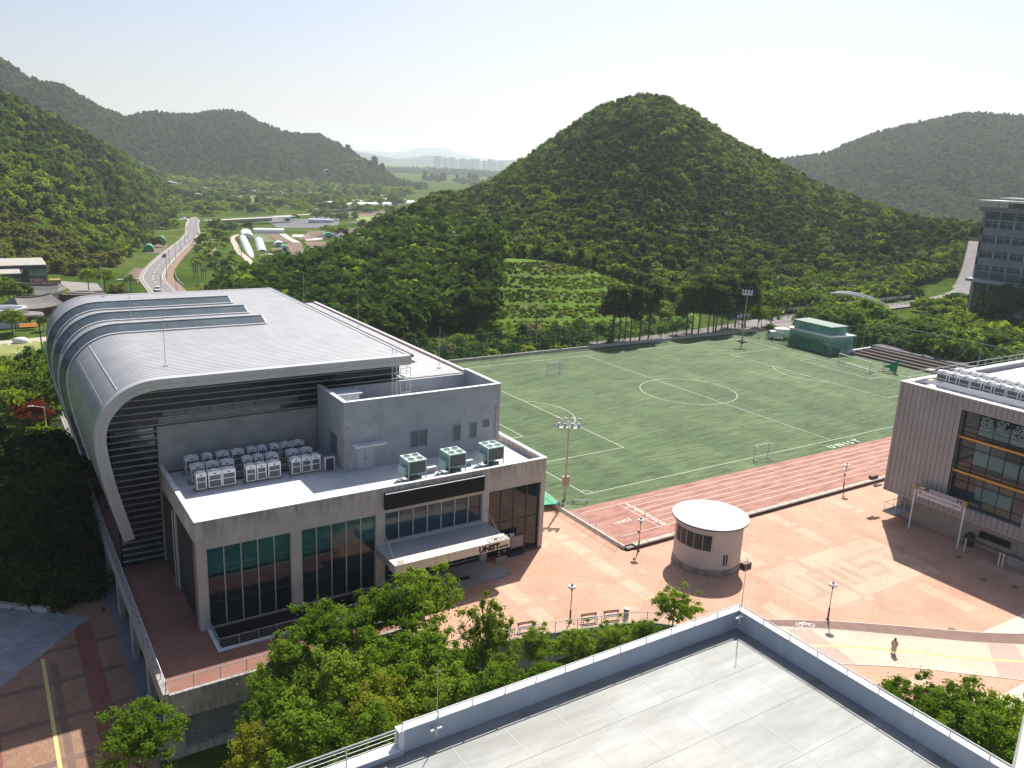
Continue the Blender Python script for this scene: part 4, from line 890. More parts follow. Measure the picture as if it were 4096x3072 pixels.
OS('mullion',q,M['coping'],sw)
O('ledge_box',MB().box(3.0,-23.9,PZ,4.1,-23.3,.2),M['brown'],H_)
# ================= FOREGROUND ROOF =================
Fg=thing('foreground_block','near flat-roofed block with pale stained roof, grey-blue parapets and a rail along its coping','building',(-24.4,-46.1,-6))
zt=14.0; zf_=12.75; m,n,b=_new('stained_flat_roof'); b.inputs['Roughness'].default_value=.55; M['froof']=m
a1=ramp(n,noise(n,.42,6,(.42,1.5,1)),[(.34,(.175,.182,.168)),(.50,(.232,.243,.235)),(.66,(.30,.315,.312))]); a2=ramp(n,noise(n,1.3,5,(.3,2.2,1)),[(.38,.9),(.6,1.04)]); a3=ramp(n,noise(n,.11,3),[(.48,(1,1,1)),(.66,(1.04,.98,.86))])
n.links.new(mix(n,1.,mix(n,1.,a1,a2,'MULTIPLY'),a3,'MULTIPLY'),b.inputs['Base Color'])
O('roof_floor',MB().box(-54.0,-76,12.2,-24.75,-46.45,zf_),M['froof'],Fg)
sm=MB()
for i in range(1,9): x=-24.75-i*3.0; sm.box(x-.04,-75,zf_,x+.04,-47.2,zf_+.006)
for i in range(1,9): y=-46.5-i*3.3; sm.box(-53.5,y-.015,zf_+.007,-25.5,y+.015,zf_+.012)
OS('roof_seam',sm,mat('roof_seam_pale',(.29,.30,.29),.6),Fg)
bluew=mat('blue_grey_parapet',(.42,.46,.52),.75,c2=(.48,.52,.58),scale=.7,stretch=(1,1,.3))
O('parapet',MB().box(-48.0,-46.45,-6,-24.4,-46.1,zt).box(-24.75,-76,-6,-24.4,-46.45,zt).box(-56,-46.6,-6,-48.0,-46.1,13.1),bluew,Fg)
O('coping',MB().box(-48.0,-46.5,zt,-24.35,-46.05,zt+.05).box(-24.8,-76,zt,-24.35,-46.5,zt+.05).box(-48.25,-46.6,13.1,-48.0,-46.05,zt+.05).box(-56,-46.7,13.1,-48.25,-46.05,13.14),M['coping'],Fg)
railing('railing',[(-48.0,-46.42),(-24.7,-46.42)],zt-.1,.5,0,1.97,M['coping'],.032,'low rail fixed inside the coping of the near flat roof, back edge facing the plaza')
railing('railing',[(-24.72,-46.42),(-24.72,-75.9)],zt-.1,.5,0,1.97,M['coping'],.032,'low rail fixed inside the coping of the near flat roof, right edge over the footway')
railing('railing',[(-48.3,-46.4),(-56,-46.4)],13.14,1.0,4,3.0,M['galv'],.03,'multi-bar white railing where the near roof parapet steps down, beside the treetops')
def rod2(x,y,z,h,lab):
    r=thing('lightning_rod',lab,'lightning rod',(x,y,z)); O('mast',MB().tube((x,y,z),(x,y,z+h),.03,6,.015).tube((x-.15,y,z+h-.5),(x+.15,y,z+h-.35),.012,4),M['galv'],r)
    OS('bracket_lamp',MB().box(x-.35,y-.06,z-.05,x-.05,y+.1,z+.07).box(x+.02,y-.06,z-.02,x+.28,y+.1,z+.08).tube((x,y,z-.4),(x,y,z),.05),M['acw'],r); return r
rod2(-25.0,-46.8,13.75,4.2,'lightning rod with small white fittings at the plaza corner of the near flat roof'); rod2(-46.3,-46.7,13.6,3.6,'lightning rod on the left part of the near flat roof parapet')
O('tower_parapet',MB().prism([(-62.5,-77.2),(-60.4,-76.62),(-58.87,-76.02),(-56.2,-75.0),(-56,-85),(-62.5,-85)],20,38),M['coping'],loc=(-59,-80,20),label='bright white corner of the tower parapet, out of focus at the bottom right',cat='parapet')
# ================= LAMPS, BENCHES =================
def plaza_lamp(x,y,lab,h=3.9,box_=False):
    r=thing('plaza_lamp',lab,'street lamp',(x,y,PZ),'white disc lamps on the plaza')
    O('pole',MB().tube((x,y,PZ+1.3),(x,y,PZ+h-.35),.045,8),M['rust'],r); O('base',MB().tube((x,y,PZ),(x,y,PZ+1.3),.085,8).tube((x,y,PZ),(x,y,PZ+.08),.2,10),M['brown'],r)
    O('lamp_shade',MB().lathe([(.08,PZ+h-.42),(.34,PZ+h-.3),(.42,PZ+h-.2),(.3,PZ+h-.1),(.14,PZ+h-.04),(.0,PZ+h)],x,y,20),M['paintw'],r,smooth=True); O('lamp_cap',MB().lathe([(.12,PZ+h-.02),(.12,PZ+h+.09),(0,PZ+h+.1)],x,y,10),M['dark'],r); O('lamp_neck',MB().tube((x,y,PZ+h-.6),(x,y,PZ+h-.4),.1,8),M['dark'],r)
    if box_: O('speaker_box',MB().cb(x-.18,y,PZ+2.4,.25,.22,.42),M['rust'],r)
    return r
plaza_lamp(-19.92,-23.45,'white disc lamp behind the benches, in front of the gymnasium entrance plaza'); plaza_lamp(-4.24,-15.06,'white disc lamp with a speaker box at the corner of the running track',box_=True); plaza_lamp(2.35,-34.96,'white disc lamp beside the curved cycle path'); plaza_lamp(32.97,-14.29,'white disc lamp with a small box at the track edge near the right building',box_=True)
bl_=plaza_lamp(-38.2,-25.5,'dark-capped garden lamp half hidden among the foreground trees'); bl_.location=(-38.2,-25.5,-3.6)
def bench(x,y,rz,lab):
    r=thing('park_bench',lab,'bench',(x,y,PZ),'slatted benches along the plaza railing',rz)
    st=MB()
    for i in range(3): st.box(-.8,-.2+i*.15,.42,.8,-.08+i*.15,.46)
    OS('seat_slat',st,M['brown'],r,local=True); bk=MB()
    for i in range(2): bk.box(-.8,.28,.6+i*.14,.8,.31,.7+i*.14)
    OS('backrest_slat',bk,M['brown'],r,local=True)
    for sx_ in (-.7,.7): O('leg',MB().cb(sx_,-.15,.21,.06,.06,.42).cb(sx_,.27,.42,.06,.06,.84).cb(sx_,.06,.40,.06,.4,.04),M['dark'],r,local=True)
    return r
b0=bench(-26.4,-22.3,R_(-10),'slatted bench at the railing, leftmost of the four')
dup(b0,(-24.3,-22.75,PZ),R_(-12),'slatted bench at the railing, second of the four, left of the lamp'); dup(b0,(-18.3,-24.35,PZ),R_(-14),'slatted bench at the railing, just right of the lamp'); dup(b0,(-16.1,-24.95,PZ),R_(-16),'slatted bench at the railing, rightmost, next to the litter bin')
lb=thing('litter_bin','dark cylindrical litter bin with a white lid at the end of the bench row','litter bin',(-14.6,-25.2,PZ)); O('body',MB().lathe([(.24,PZ),(.26,.45)],-14.6,-25.2,14),M['brown'],lb); O('lid',MB().lathe([(.27,.45),(.27,.52),(.1,.62),(0,.63)],-14.6,-25.2,14),M['paintw'],lb)
# fence between plaza and track
railing('fence',[(-5.9,6),(-5.9,-13.4)],PZ,1.35,3,2.0,M['galv'],.02,'pale metal fence between the plaza and the left end of the running track',cat='fence')
# ================= FIELD EQUIPMENT =================
def floodlight(x,y,h,lab,wd=1.35):
    r=thing('floodlight_mast',lab,'floodlight',(x,y,0),'floodlight masts at the field corners')
    O('pole',MB().tube((x,y,-.3),(x,y,h-.8),.16,10,.11),M['rust'],r)
    st=MB()
    for i in range(16): z=1.6+i*(h-3.2)/16; st.tube((x-.22,y,z),(x+.22,y,z),.015,4)
    OS('step',st,M['galv'],r)
    a=math.radians(-33); ux,uy=math.cos(a),math.sin(a)
    fr=MB()
    for z in (h-.95,h-.35): fr.tube((x-ux*wd,y-uy*wd,z),(x+ux*wd,y+uy*wd,z),.045,6)
    for k in (-1,-.33,.33,1): fr.tube((x+ux*wd*k,y+uy*wd*k,h-1.0),(x+ux*wd*k,y+uy*wd*k,h-.3),.03,5)
    O('frame',fr,M['coping'],r); O('platform',MB().bar((x-ux*wd*1.05,y-uy*wd*1.05,h-1.0),(x+ux*wd*1.05,y+uy*wd*1.05,h-1.0),.6,.04),M['galv'],r)
    for k in (-.95,-.33,.33,.95):
        for z in (h+.05,h-.65):
            c=Vector((x+ux*wd*k,y+uy*wd*k,z)); d=Vector((uy*-.75,ux*.75,-.35)); 
            O('floodlight_head',MB().tube(c-d*.15,c+d*.35,.13,10,.27),M['galv'],r)
    OS('control_cabinet',MB().cb(x-.3,y,2.6,.42,.3,1.25).cb(x+.28,y-.05,2.55,.42,.3,1.25),M['rust'],r); return r
floodlight(-3.66,-.28,10.6,'tall floodlight mast at the near left corner of the field, beside the gymnasium')
floodlight(96.57,61.57,12.8,'tall floodlight mast at the far right corner of the field, before the dark pines',1.2)
O('mast_guard',MB().lathe([(1.3,.0),(1.3,.25),(1.0,.25),(1.0,0.01)],96.57,61.57,14),M['dark'],loc=(96.57,61.57,0),label='low dark ring of padding round the foot of the far floodlight mast',cat='padding')
netm,n,b=_new('goal_net'); b.inputs['Base Color'].default_value=(.7,.7,.66,1); b.inputs['Alpha'].default_value=.16; M['gnet']=netm
def stripes(name,a,b2,r,parent,k=9,m1=None,m2=None):
    w_=MB();d_=MB(); a=Vector(a);b2=Vector(b2)
    for i in range(k): (w_ if i%2==0 else d_).tube(a+(b2-a)*i/k,a+(b2-a)*(i+1)/k,r,6)
    O(name,w_,M['paintw'],parent,local=True); OS('black_band',d_,M['dark'],parent,local=True)
def mini_goal(x,y,rz,lab):
    r=thing('small_goal',lab,'goal',(x,y,0),'small striped goals on the field',rz); w,h,dp=3.0,2.15,1.3
    for s_ in (-1,1): stripes('post',(s_*w/2,0,0),(s_*w/2,0,h),.045,r)
    O('crossbar',MB().tube((-w/2,0,h),(w/2,0,h),.05,6),M['paintw'],r,local=True)
    f=MB()
    for s_ in (-1,1): f.tube((s_*w/2,0,h),(s_*w/2,-.7,h-.06),.03,5);f.tube((s_*w/2,0,.05),(s_*w/2,-dp,.05),.035,5)
    f.tube((-w/2,-dp,.05),(w/2,-dp,.05),.035,5); O('frame',f,M['paintw'],r,local=True)
    nm=MB(); nm.quad((-w/2,-dp,.05),(w/2,-dp,.05),(w/2,-.7,h-.06),(-w/2,-.7,h-.06))
    for s_ in (-1,1): nm.quad((s_*w/2,0,0),(s_*w/2,-dp,.05),(s_*w/2,-.7,h-.06),(s_*w/2,0,h))
    O('net',nm,M['gnet'],r,local=True); return r
g0=mini_goal(32.0,-.75,R_(0),'small black and white striped goal on the near touchline with its net')
dup(g0,(33.5,54.3,0),R_(2),'small black and white striped goal near the far touchline left of the centre line')
def big_goal(x,y,rz,lab,w=9.6,h=2.4,dp=2.3):
    r=thing('football_goal',lab,'goal',(x,y,0),'football goals',rz)
    for s_ in (-1,1): O('post',MB().tube((s_*w/2,0,0),(s_*w/2,0,h),.07,8),M['paintw'],r,local=True)
    O('crossbar',MB().tube((-w/2,0,h),(w/2,0,h),.07,8),M['paintw'],r,local=True)
    f=MB()
    for s_ in (-1,1): f.tube((s_*w/2,0,.06),(s_*w/2,-dp,.06),.05,6);f.tube((s_*w/2*.96,-.2,h),(s_*w/2*.96,-.9,h),.03,5); f.tube((s_*w/2*.9,-dp,0),(s_*w/2*.9,-dp,1.1),.03,5)
    f.tube((-w/2,-dp,.06),(w/2,-dp,.06),.05,6); O('frame',f,M['galv'],r,local=True)
    nm=MB(); k=8
    V=lambda s_,t:(s_*w/2,-dp*t,h*(1-t)**1.7)
    for i in range(k): nm.quad(V(-1,i/k),V(1,i/k),V(1,(i+1)/k),V(-1,(i+1)/k)); nm.quad(V(1,i/k),(w/2,-dp*i/k,.05),(w/2,-dp*(i+1)/k,.05),V(1,(i+1)/k)); nm.quad(V(-1,i/k),(-w/2,-dp*i/k,.05),(-w/2,-dp*(i+1)/k,.05),V(-1,(i+1)/k))
    O('net',nm,M['gnet'],r,local=True); return r
big_goal(98.4,30.9,R_(84),'full-size white football goal on the far goal line',8.6); 
dup(scn.objects['football_goal'],(-5.0,7.0,0),R_(-90),'white football goal half hidden behind the right corner of the gymnasium')
rr=thing('green_net_frame','small goal-like frame with a bright green net on wheels right of the far football goal','net frame',(102,24.5,0))
O('frame',MB().tube((101.2,25.5,0),(101.4,25.7,2.6),.05).tube((103.5,24,0),(103.5,24,3.1),.05).tube((100.8,25.6,.3),(103.5,24,.3),.05).tube((101.0,27,0.1),(103.5,24,.1),.05),M['dark'],rr); O('net',MB().quad((102.2,24.9,.5),(103.6,23.9,.3),(103.8,23.8,3.2),(103.1,24.3,2.4)).quad((101.3,25.6,1.2),(102.8,24.6,.9),(102.9,24.5,1.9),(101.6,25.4,1.7)).box(103.2,24,.2,103.5,24.2,3),M['green'],rr)
gm=thing('green_mat','bright green landing mat on a frame beside the near floodlight mast','mat',(-7.2,1.2,PZ)); O('mat',MB().quad((-5.2,-1.6,.35),(-5.1,2.6,.6),(-7.6,3.2,.6),(-7.8,-.9,.35)).quad((-5.2,-1.6,.25),(-7.8,-.9,.25),(-7.6,3.2,.5),(-5.1,2.6,.5)),M['green'],gm); O('frame',MB().tube((-5.2,-1.6,.33),(-5.1,2.6,.58),.05).tube((-5.1,2.6,.58),(-7.6,3.2,.58),.05).tube((-5.2,-1.6,0),(-5.2,-1.6,.4),.04).tube((-7.8,-.9,PZ),(-7.8,-.9,.3),.04),M['coping'],gm)
sw_=thing('tripod_seat','dark folding trolley with a pale bar on the turf right of the near floodlight mast','trolley',(-2.4,-2.0,0)); q=MB(); 
for x,y in ((-3.2,-1.6),(-1.7,-2.3)): q.tube((x-.2,y,0),(x,y,.5),.03);q.tube((x+.2,y,0),(x,y,.5),.03)
OS('leg',q,M['dark'],sw_,2); O('bar',MB().tube((-3.3,-1.55,.5),(-1.6,-2.35,.5),.05).tube((-3.3,-1.7,.4),(-1.6,-2.5,.4),.03),M['coping'],sw_)
# green net fence round the far sides
gnet,n,b=_new('green_fence_net'); b.inputs['Base Color'].default_value=(.05,.17,.09,1); b.inputs['Alpha'].default_value=.22; b.inputs['Roughness'].default_value=.8
gpost=mat('fence_post_green',(.16,.26,.15),.6)
def netfence(pts,h,lab,sp=2.45,z=.5):
    r=thing('net_fence',lab,'fence',(pts[0][0],pts[0][1],0),'green net fences round the field')
    nm=MB();rl=MB();n_=0; posts=[]
    for a,b2 in zip(pts,pts[1:]):
        nm.quad((*a,z),(*b2,z),(*b2,z+h),(*a,z+h)); 
        for zz in (z+.1,z+h*.5,z+h): rl.tube((*a,zz),(*b2,zz),.03,5)
        L2=math.hypot(b2[0]-a[0],b2[1]-a[1]); k=max(1,round(L2/sp))
        for i in range(k if b2!=pts[-1] else k+1): posts.append((a[0]+(b2[0]-a[0])*i/k,a[1]+(b2[1]-a[1])*i/k))
    OS('net',nm,gnet,r); OS('rail',rl,gpost,r)
    for (x,y) in posts: O('post',MB().tube((x,y,0),(x,y,z+h+.05),.06,6),gpost,r)
    return r
netfence([(-5.4,70.3),(52,70.3),(104.5,70.2)],5.0,'long green net fence on posts along the far touchline of the field',2.7)
netfence([(104.5,70.2),(104.0,56),(104.4,47.5),(103.4,41)],2.6,'low green fence at the far right end of the field before the clubhouse',2.4,.1)
netfence([(110.5,43.5),(124,42.5),(123.8,20),(123.8,-2)],6.0,'tall green net fence behind the dark stepped seating, before the bushes',2.9,.3)
netfence([(105,56),(104.3,41.5),(112,41)],3.2,'dark green windbreak net wrapped round the foot of the white building',2.4,.1)
# white building with roof terrace
wbd=thing('clubhouse','small two-storey white building with a green glazed roof terrace beyond the far right field corner','building',(110,48,0))
O('wall',MB().prism([(105.6,54.8),(105.2,42.6),(112.5,41.5),(113.5,55)],-.3,4.0),mat('clubhouse_wall',(.27,.50,.38),.8),wbd); O('roof_slab',MB().prism([(105.2,55.2),(104.8,42.2),(112.8,41.1),(113.9,55.4)],4.0,4.35),M['coping'],wbd)
wn=O('window',MB(),M['dark'],wbd) if 0 else None
for y in (53.5,52,50.8,46.5,45.3,44.4): 
    f=O('window',MB().box(105.2,y-.4,1.6,105.45,y+.1,2.9),M['coping'],wbd); O('pane',MB().box(105.12,y-.33,1.68,105.2,y+.03,2.82),M['glassd'],f)
O('terrace_glazing',MB().prism([(106.6,54.4),(106.3,43.6),(111.5,43),(112.2,54.5)],4.35,6.2),glass('green_terrace_glass',(.2,.44,.34),.3,.4,(.10,.28,.2)),wbd); O('terrace_roof',MB().prism([(106.4,54.7),(106.1,43.3),(111.8,42.7),(112.5,54.8)],6.2,6.35),mat('dark_roof_sheet',(.16,.22,.19),.7),wbd)
q=MB()
for y in np.arange(43.7,54.4,1.3): q.box(106.38,y,4.35,106.46,y+.08,6.2)
OS('glazing_bar',q,M['galv'],wbd)
gs=MB().quad((104.9,54,.1),(104.3,44,.1),(104.4,44,2.2),(105.0,54,2.9)).quad((104.3,44,.1),(107.5,41.2,.1),(107.5,41.2,1.5),(104.4,44,2.2)); O('draped_net',gs,mat('draped_green_net',(.03,.27,.17),.8,c2=(.03,.34,.22),scale=1),loc=(104.5,48,0),label='bright green net draped along the foot of the white clubhouse',cat='net')
# stepped seating
M['brownslat']=mat('bench_slat_timber',(.22,.165,.13),.8)
ts=thing('stepped_seating','dark stepped seating with pale bench lines at the far right end of the field','bleachers',(113,30,0))
for i in range(4): 
    O('step',MB().box(111.2+i*2.0,-4,-.2,113.3+i*2.0,41-i*.3,.35+i*.3),mat('dark_step',(.045,.032,.03),.9) if i==0 else bpy.data.materials['dark_step'],ts)
    O('bench_slat',MB().box(111.6+i*2.0,-4,.38+i*.3,111.84+i*2.0,40.5-i*.3,.46+i*.3),M['brownslat'],ts)
O('gangway',MB().box(111.1,20.5,.2,119.0,22,.62),M['kerb'],ts); O('upper_path',MB().box(119.4,-4,-.2,123.0,41,1.5),mat('dark_path',(.13,.12,.13),.9),ts); O('ramp_edge',MB().prism([(108,42.5),(112,41.3),(120,41.8),(120,41.2),(112,40.7),(107.8,41.8)],0,.9),M['coping'],ts)
# trucks
def truck(x,y,rz,lab):
    r=thing('box_truck',lab,'truck',(x,y,-.15),None,rz)
    O('cargo_box',MB().box(-2.6,-1.1,.8,1.2,1.1,2.9),M['paintw'],r,local=True); cb=O('cab',MB().prism_xz([(1.3,.5),(3.0,.5),(3.0,1.35),(2.6,2.15),(1.3,2.2)],-1.0,1.0),M['cont'],r,local=True)
    O('windscreen',MB().quad((3.02,-.85,1.4),(3.02,.85,1.4),(2.64,.85,2.1),(2.64,-.85,2.1)),M['glassd'],cb,local=True)
    for a in (-1.7,2.3):
        for s_ in (-.95,.95): O('wheel',MB().tube((a,s_-.12,.4),(a,s_+.12,.4),.4,14),M['dark'],r,local=True)
    return r
truck(109.0,60.4,R_(150),'small white lorry with a closed box, parked left of the clubhouse'); 
O('covered_load',MB().box(111.5,55.8,-.1,115.5,59.5,2.6).prism_xz([(111.4,2.6),(113.5,3.2),(115.6,2.6)],55.7,59.6),M['cont'],loc=(113,57,0),label='white gabled tent storage right behind the parked lorry',cat='tent')
O('hydrant',MB().lathe([(.16,-.2),(.16,.5),(.22,.55),(.1,.75),(0,.8)],112.5,69,10),mat('hydrant_red',(.5,.06,.03),.5),loc=(112.5,69,-.2),label='small red fire hydrant by the far kerb',cat='hydrant')
# bridge rails and arch
def guard(pts,h,lab,m=None):
    r=thing('guard_rail',lab,'guard rail',(pts[0][0],pts[0][1],0)); q=MB();p_=MB()
    for a,b2 in zip(pts,pts[1:]):
        for z in (.5,.85,1.2): q.tube((*a,z+h),(*b2,z+h),.07,5)
        L2=math.hypot(b2[0]-a[0],b2[1]-a[1]); k=max(1,round(L2/2.5))
        for i in range(k): p_.tube((a[0]+(b2[0]-a[0])*i/k,a[1]+(b2[1]-a[1])*i/k,h),(a[0]+(b2[0]-a[0])*i/k,a[1]+(b2[1]-a[1])*i/k,h+1.2),.07,5)
    OS('rail',q,m or M['galv'],r,3);OS('post',p_,m or M['galv'],r)
guard([(118,83.6),(140,86.6),(165,88.6),(190,89.8),(215,91)],.3,'far guard rail of the bridge road behind the field'); guard([(124,77.8),(140,79.2),(165,80.4),(190,81.6),(216,83)],.3,'near guard rail of the bridge road behind the field')
ar=thing('bridge_arch','pair of slender white steel arches rising beside the bridge road','arch',(175,82,.3))
for y0,y1,xe in ((84,84.5,190),(81.5,83.5,186)):
    q=MB(); K=22
    for i in range(K):
        f_=lambda t:(xe-27*t,y0+(y1-y0)*t,.1+5.9*math.sin(math.pi/2*t)**.85)
        q.tube(f_(i/K),f_((i+1)/K),.42*(1-.4*i/K),8)
    O('rib',q,mat('arch_white',(.62,.66,.68),.4) if 'arch_white' not in bpy.data.materials else bpy.data.materials['arch_white'],ar)
# ================= PERSON =================
def person(x,y,z,rz,lab):
    r=thing('person',lab,'person',(x,y,z),None,rz)
    me=bpy.data.meshes.new('body'); V=[(0,0,.92),(0,0,1.12),(0,.01,1.34),(0,0,1.42),(0,.02,1.5),(0,.03,1.58), (.1,0,.86),(.11,.06,.48),(.11,.0,.10),(.11,.14,.05), (-.1,0,.86),(-.11,-.08,.48),(-.11,-.2,.13),(-.11,-.1,.05),
       (.19,0,1.36),(.24,-.03,1.1),(.20,.1,.92),(.19,.14,.86),(-.19,0,1.36),(-.24,-.03,1.1),(-.20,.1,.92),(-.19,.14,.86)]
    E=[(0,1),(1,2),(2,3),(3,4),(4,5),(0,6),(6,7),(7,8),(8,9),(0,10),(10,11),(11,12),(12,13),(2,14),(14,15),(15,16),(16,17),(2,18),(18,19),(19,20),(20,21)]
    me.from_pydata(V,E,[]); o=bpy.data.objects.new('body',me); scn.collection.objects.link(o); o.parent=r
    md=o.modifiers.new('s','SKIN'); sv_=me.skin_vertices if me.skin_vertices else None
    bpy.context.view_layer.update()
    sv_=me.skin_vertices[0].data
    rad=[.13,.12,.13,.055,.085,.09,.085,.06,.042,.035,.085,.06,.042,.035,.06,.045,.035,.03,.06,.045,.035,.03]
    for i,q in enumerate(rad): sv_[i].radius=(q,q)
    sv_[0].use_root=True; o.modifiers.new('ss','SUBSURF').levels=1
    me.materials.append(mat('skin_and_dark_tights',(.10,.06,.05),.6))
    ct=MB(); prof_=[(.27,.33),(.26,.5),(.235,.75),(.21,.95),(.20,1.12),(.205,1.28),(.17,1.38),(.09,1.44),(.07,1.46)]
    ct.lathe(prof_,0,0,20,1.0,.78); ct.tube((.2,0,1.34),(.27,-.03,1.08),.075,8,.07);ct.tube((.27,-.03,1.08),(.22,.1,.9),.07,8,.06);ct.tube((-.2,0,1.34),(-.27,-.03,1.08),.075,8,.07);ct.tube((-.27,-.03,1.08),(-.22,.1,.9),.07,8,.06)
    O('coat',ct,mat('beige_coat',(.58,.44,.33),.85),r,smooth=True,local=True); O('collar',MB().lathe([(.10,1.38),(.16,1.42),(.15,1.47),(.1,1.46)],0,.02,14),mat('coat_hood',(.55,.41,.31),.85),r,local=True)
    O('hair',MB().lathe([(.0,1.44),(.085,1.46),(.115,1.52),(.12,1.6),(.09,1.67),(0,1.7)],0,-.01,14),mat('dark_brown_hair',(.06,.022,.015),.6),r,smooth=True,local=True)
    for s_,yy in ((.11,.08),(-.11,-.14)): O('shoe',MB().box(s_-.045,yy-.1,0,s_+.045,yy+.13,.08),M['dark'],r,local=True)
    return r
pr_=person(2.65,-41.65,PZ+.03,R_(115),'person in a long beige coat with dark hair walking along the yellow tactile line'); pr_.scale=(.9,.9,.9)
# ================= FAR RIGHT OFFICE BUILDING =================
X=202.
ob=thing('office_building','tall grey office building with rows of blue windows at the right edge','building',(X,64,0))
gw_=mat('office_render_grey',(.24,.245,.275),.85,c2=(.21,.215,.245),scale=.3); og=glass('office_glass',(.015,.055,.09),.12,.6,(.03,.09,.13)); om=mat('office_mullion',(.36,.40,.42),.6)  # office walls: slightly mottled blue-grey render
b_=MB(); flo=[(27.7,29.9),(23.2,25.2),(18.6,20.5),(14.6,16.0)]
b_.box(X+.6,20,-1,X+40,63.9,33.0)
for a,c in ((12.3,0),) : pass
for z0,z1 in ((29.7,30.2),(25.3,27.6),(20.6,23.1),(16.1,18.5),(14.2,14.6)): b_.box(X,20,z0,X+.6,63.9,z1)
b_.box(X,63.2,-1,X+.6,63.9,33)
O('wall',b_,gw_,ob)
for z0,z1,kind in ((30.2,32.4,1),(27.6,29.7,0),(23.1,25.3,0),(18.5,20.6,0),(14.6,16.1,0),(12.0,14.2,1)):
    y=63.2
    while y>28:
        w=4.6; f=MB(); f.box(X+.02,y-w,z0,X+.5,y-w+.45,z1)
        if not kind: f.box(X+.1,y-w*.52,z0,X+.4,y-w*.52+.12,z1)
        f.box(X+.1,y-w+.45,z1-.62,X+.3,y,z1-.5)
        fo=O('window',f,om if not kind else gw_,ob); O('pane',MB().box(X+.35,y-w+.45,z0,X+.45,y,z1),og,fo); y-=w
O('ledge',MB().box(X-2.5,20,11.0,X+.6,64.6,11.9),om,ob); O('top_canopy',MB().box(X-1.5,20,35.4,X+12,66,35.9).box(X+.5,30,36.6,X+8,60,36.9),mat('pale_canopy',(.62,.62,.58),.5),ob); O('parapet',MB().box(X-.5,20,32.4,X+.6,65.4,33.9),gw_,ob)
q=MB()
for y in np.arange(28,64,4): q.box(X+.5,y,33.9,X+.8,y+.3,35.4)
OS('canopy_post',q,om,ob); O('roof_plant',MB().box(X+2,30,33.0,X+9,58,35.2),gw_,ob)
q=MB(); 
for y in (63.4,58.6,53.6,48.6,43.5): q.box(X-.2,y-.5,-1,X+.5,y,11.0)
OS('ground_floor_pier',q,om,ob); O('ground_floor_glass',MB().box(X+.5,20,-1,X+.58,63.4,11.0),og,ob)
O('annex_column',MB().box(X-1.8,46,-1,X-.3,48.5,11),om,ob); 
# ================= FAR CITY =================
cm_=mat('pale_tower_wall',(.24,.245,.28),.8); cm2=mat('tower_window_grid',(.12,.13,.16),.6)
tw=[(1916.7,3739.6,1952.4,3720.8,64),(1957,3718.4,1979.2,3706.5,56.5),(1983.7,3704,2014.9,3687,61),(2015.5,3686.7,2029,3679,51),(2029.5,3678.9,2062.9,3660,56.6),(2062.9,3660,2079,3651,51),(2075.9,3652.7,2105.7,3635.5,57.4),(2106.6,3635,2127.7,3622.5,58.9),(2131,3620.6,2149.6,3609.5,51.7),(2153.8,3607,2178,3592,60),(2178.8,3591.8,2199.7,3579,54),(2207,3574.4,2238.6,3554.5,55.5)]
K_=1.5
tw=[(CX+(a-CX)*K_,CY+(b-CY)*K_,CX+(c-CX)*K_,CY+(d-CY)*K_,CZ+(e-CZ)*K_) for a,b,c,d,e in tw]
th_=['leftmost','second from the left','third from the left','fourth from the left','fifth from the left','sixth from the left','seventh from the left','sixth from the right','fifth from the right','third from the right','second from the right','rightmost']
th_[7]='fifth from the right';th_[8]='fourth from the right'
for i,(x0,y0,x1,y1,zt_) in enumerate(tw):
    r=thing('apartment_tower','hazy distant high-rise apartment tower, %s in the row on the horizon'%th_[i],'apartment tower',((x0+x1)/2,(y0+y1)/2,-12),'apartment towers on the horizon')
    d=np.array([x1-x0,y1-y0]);L2=np.hypot(*d);d=d/L2;nn=np.array([-d[1],d[0]]); dy_=(i%4)*90; off_=-nn*0+np.array([.46,.88])*dy_
    c=[np.array([x0,y0])+off_,np.array([x1,y1])+off_]; c=[c[0]+d*2,c[1]-d*2,c[1]-d*2+nn*24,c[0]+d*2+nn*24]
    O('wall',MB().prism([tuple(p) for p in c],-14,zt_-3),cm_,r); q=MB(); q.prism([tuple(p) for p in (c[0]+d*(L2*.3)+nn*3,c[0]+d*(L2*.55)+nn*3,c[0]+d*(L2*.55)+nn*10,c[0]+d*(L2*.3)+nn*10)],zt_-3,zt_)
    O('roof_block',q,cm_,r); q=MB()
    for k in range(3):
        a=c[0]+d*(L2*(.12+.28*k)); b2=a+d*L2*.12; q.prism([tuple(a-nn*.3),tuple(b2-nn*.3),tuple(b2),tuple(a)],-8,zt_-6)
    OS('window',q,cm2,r)
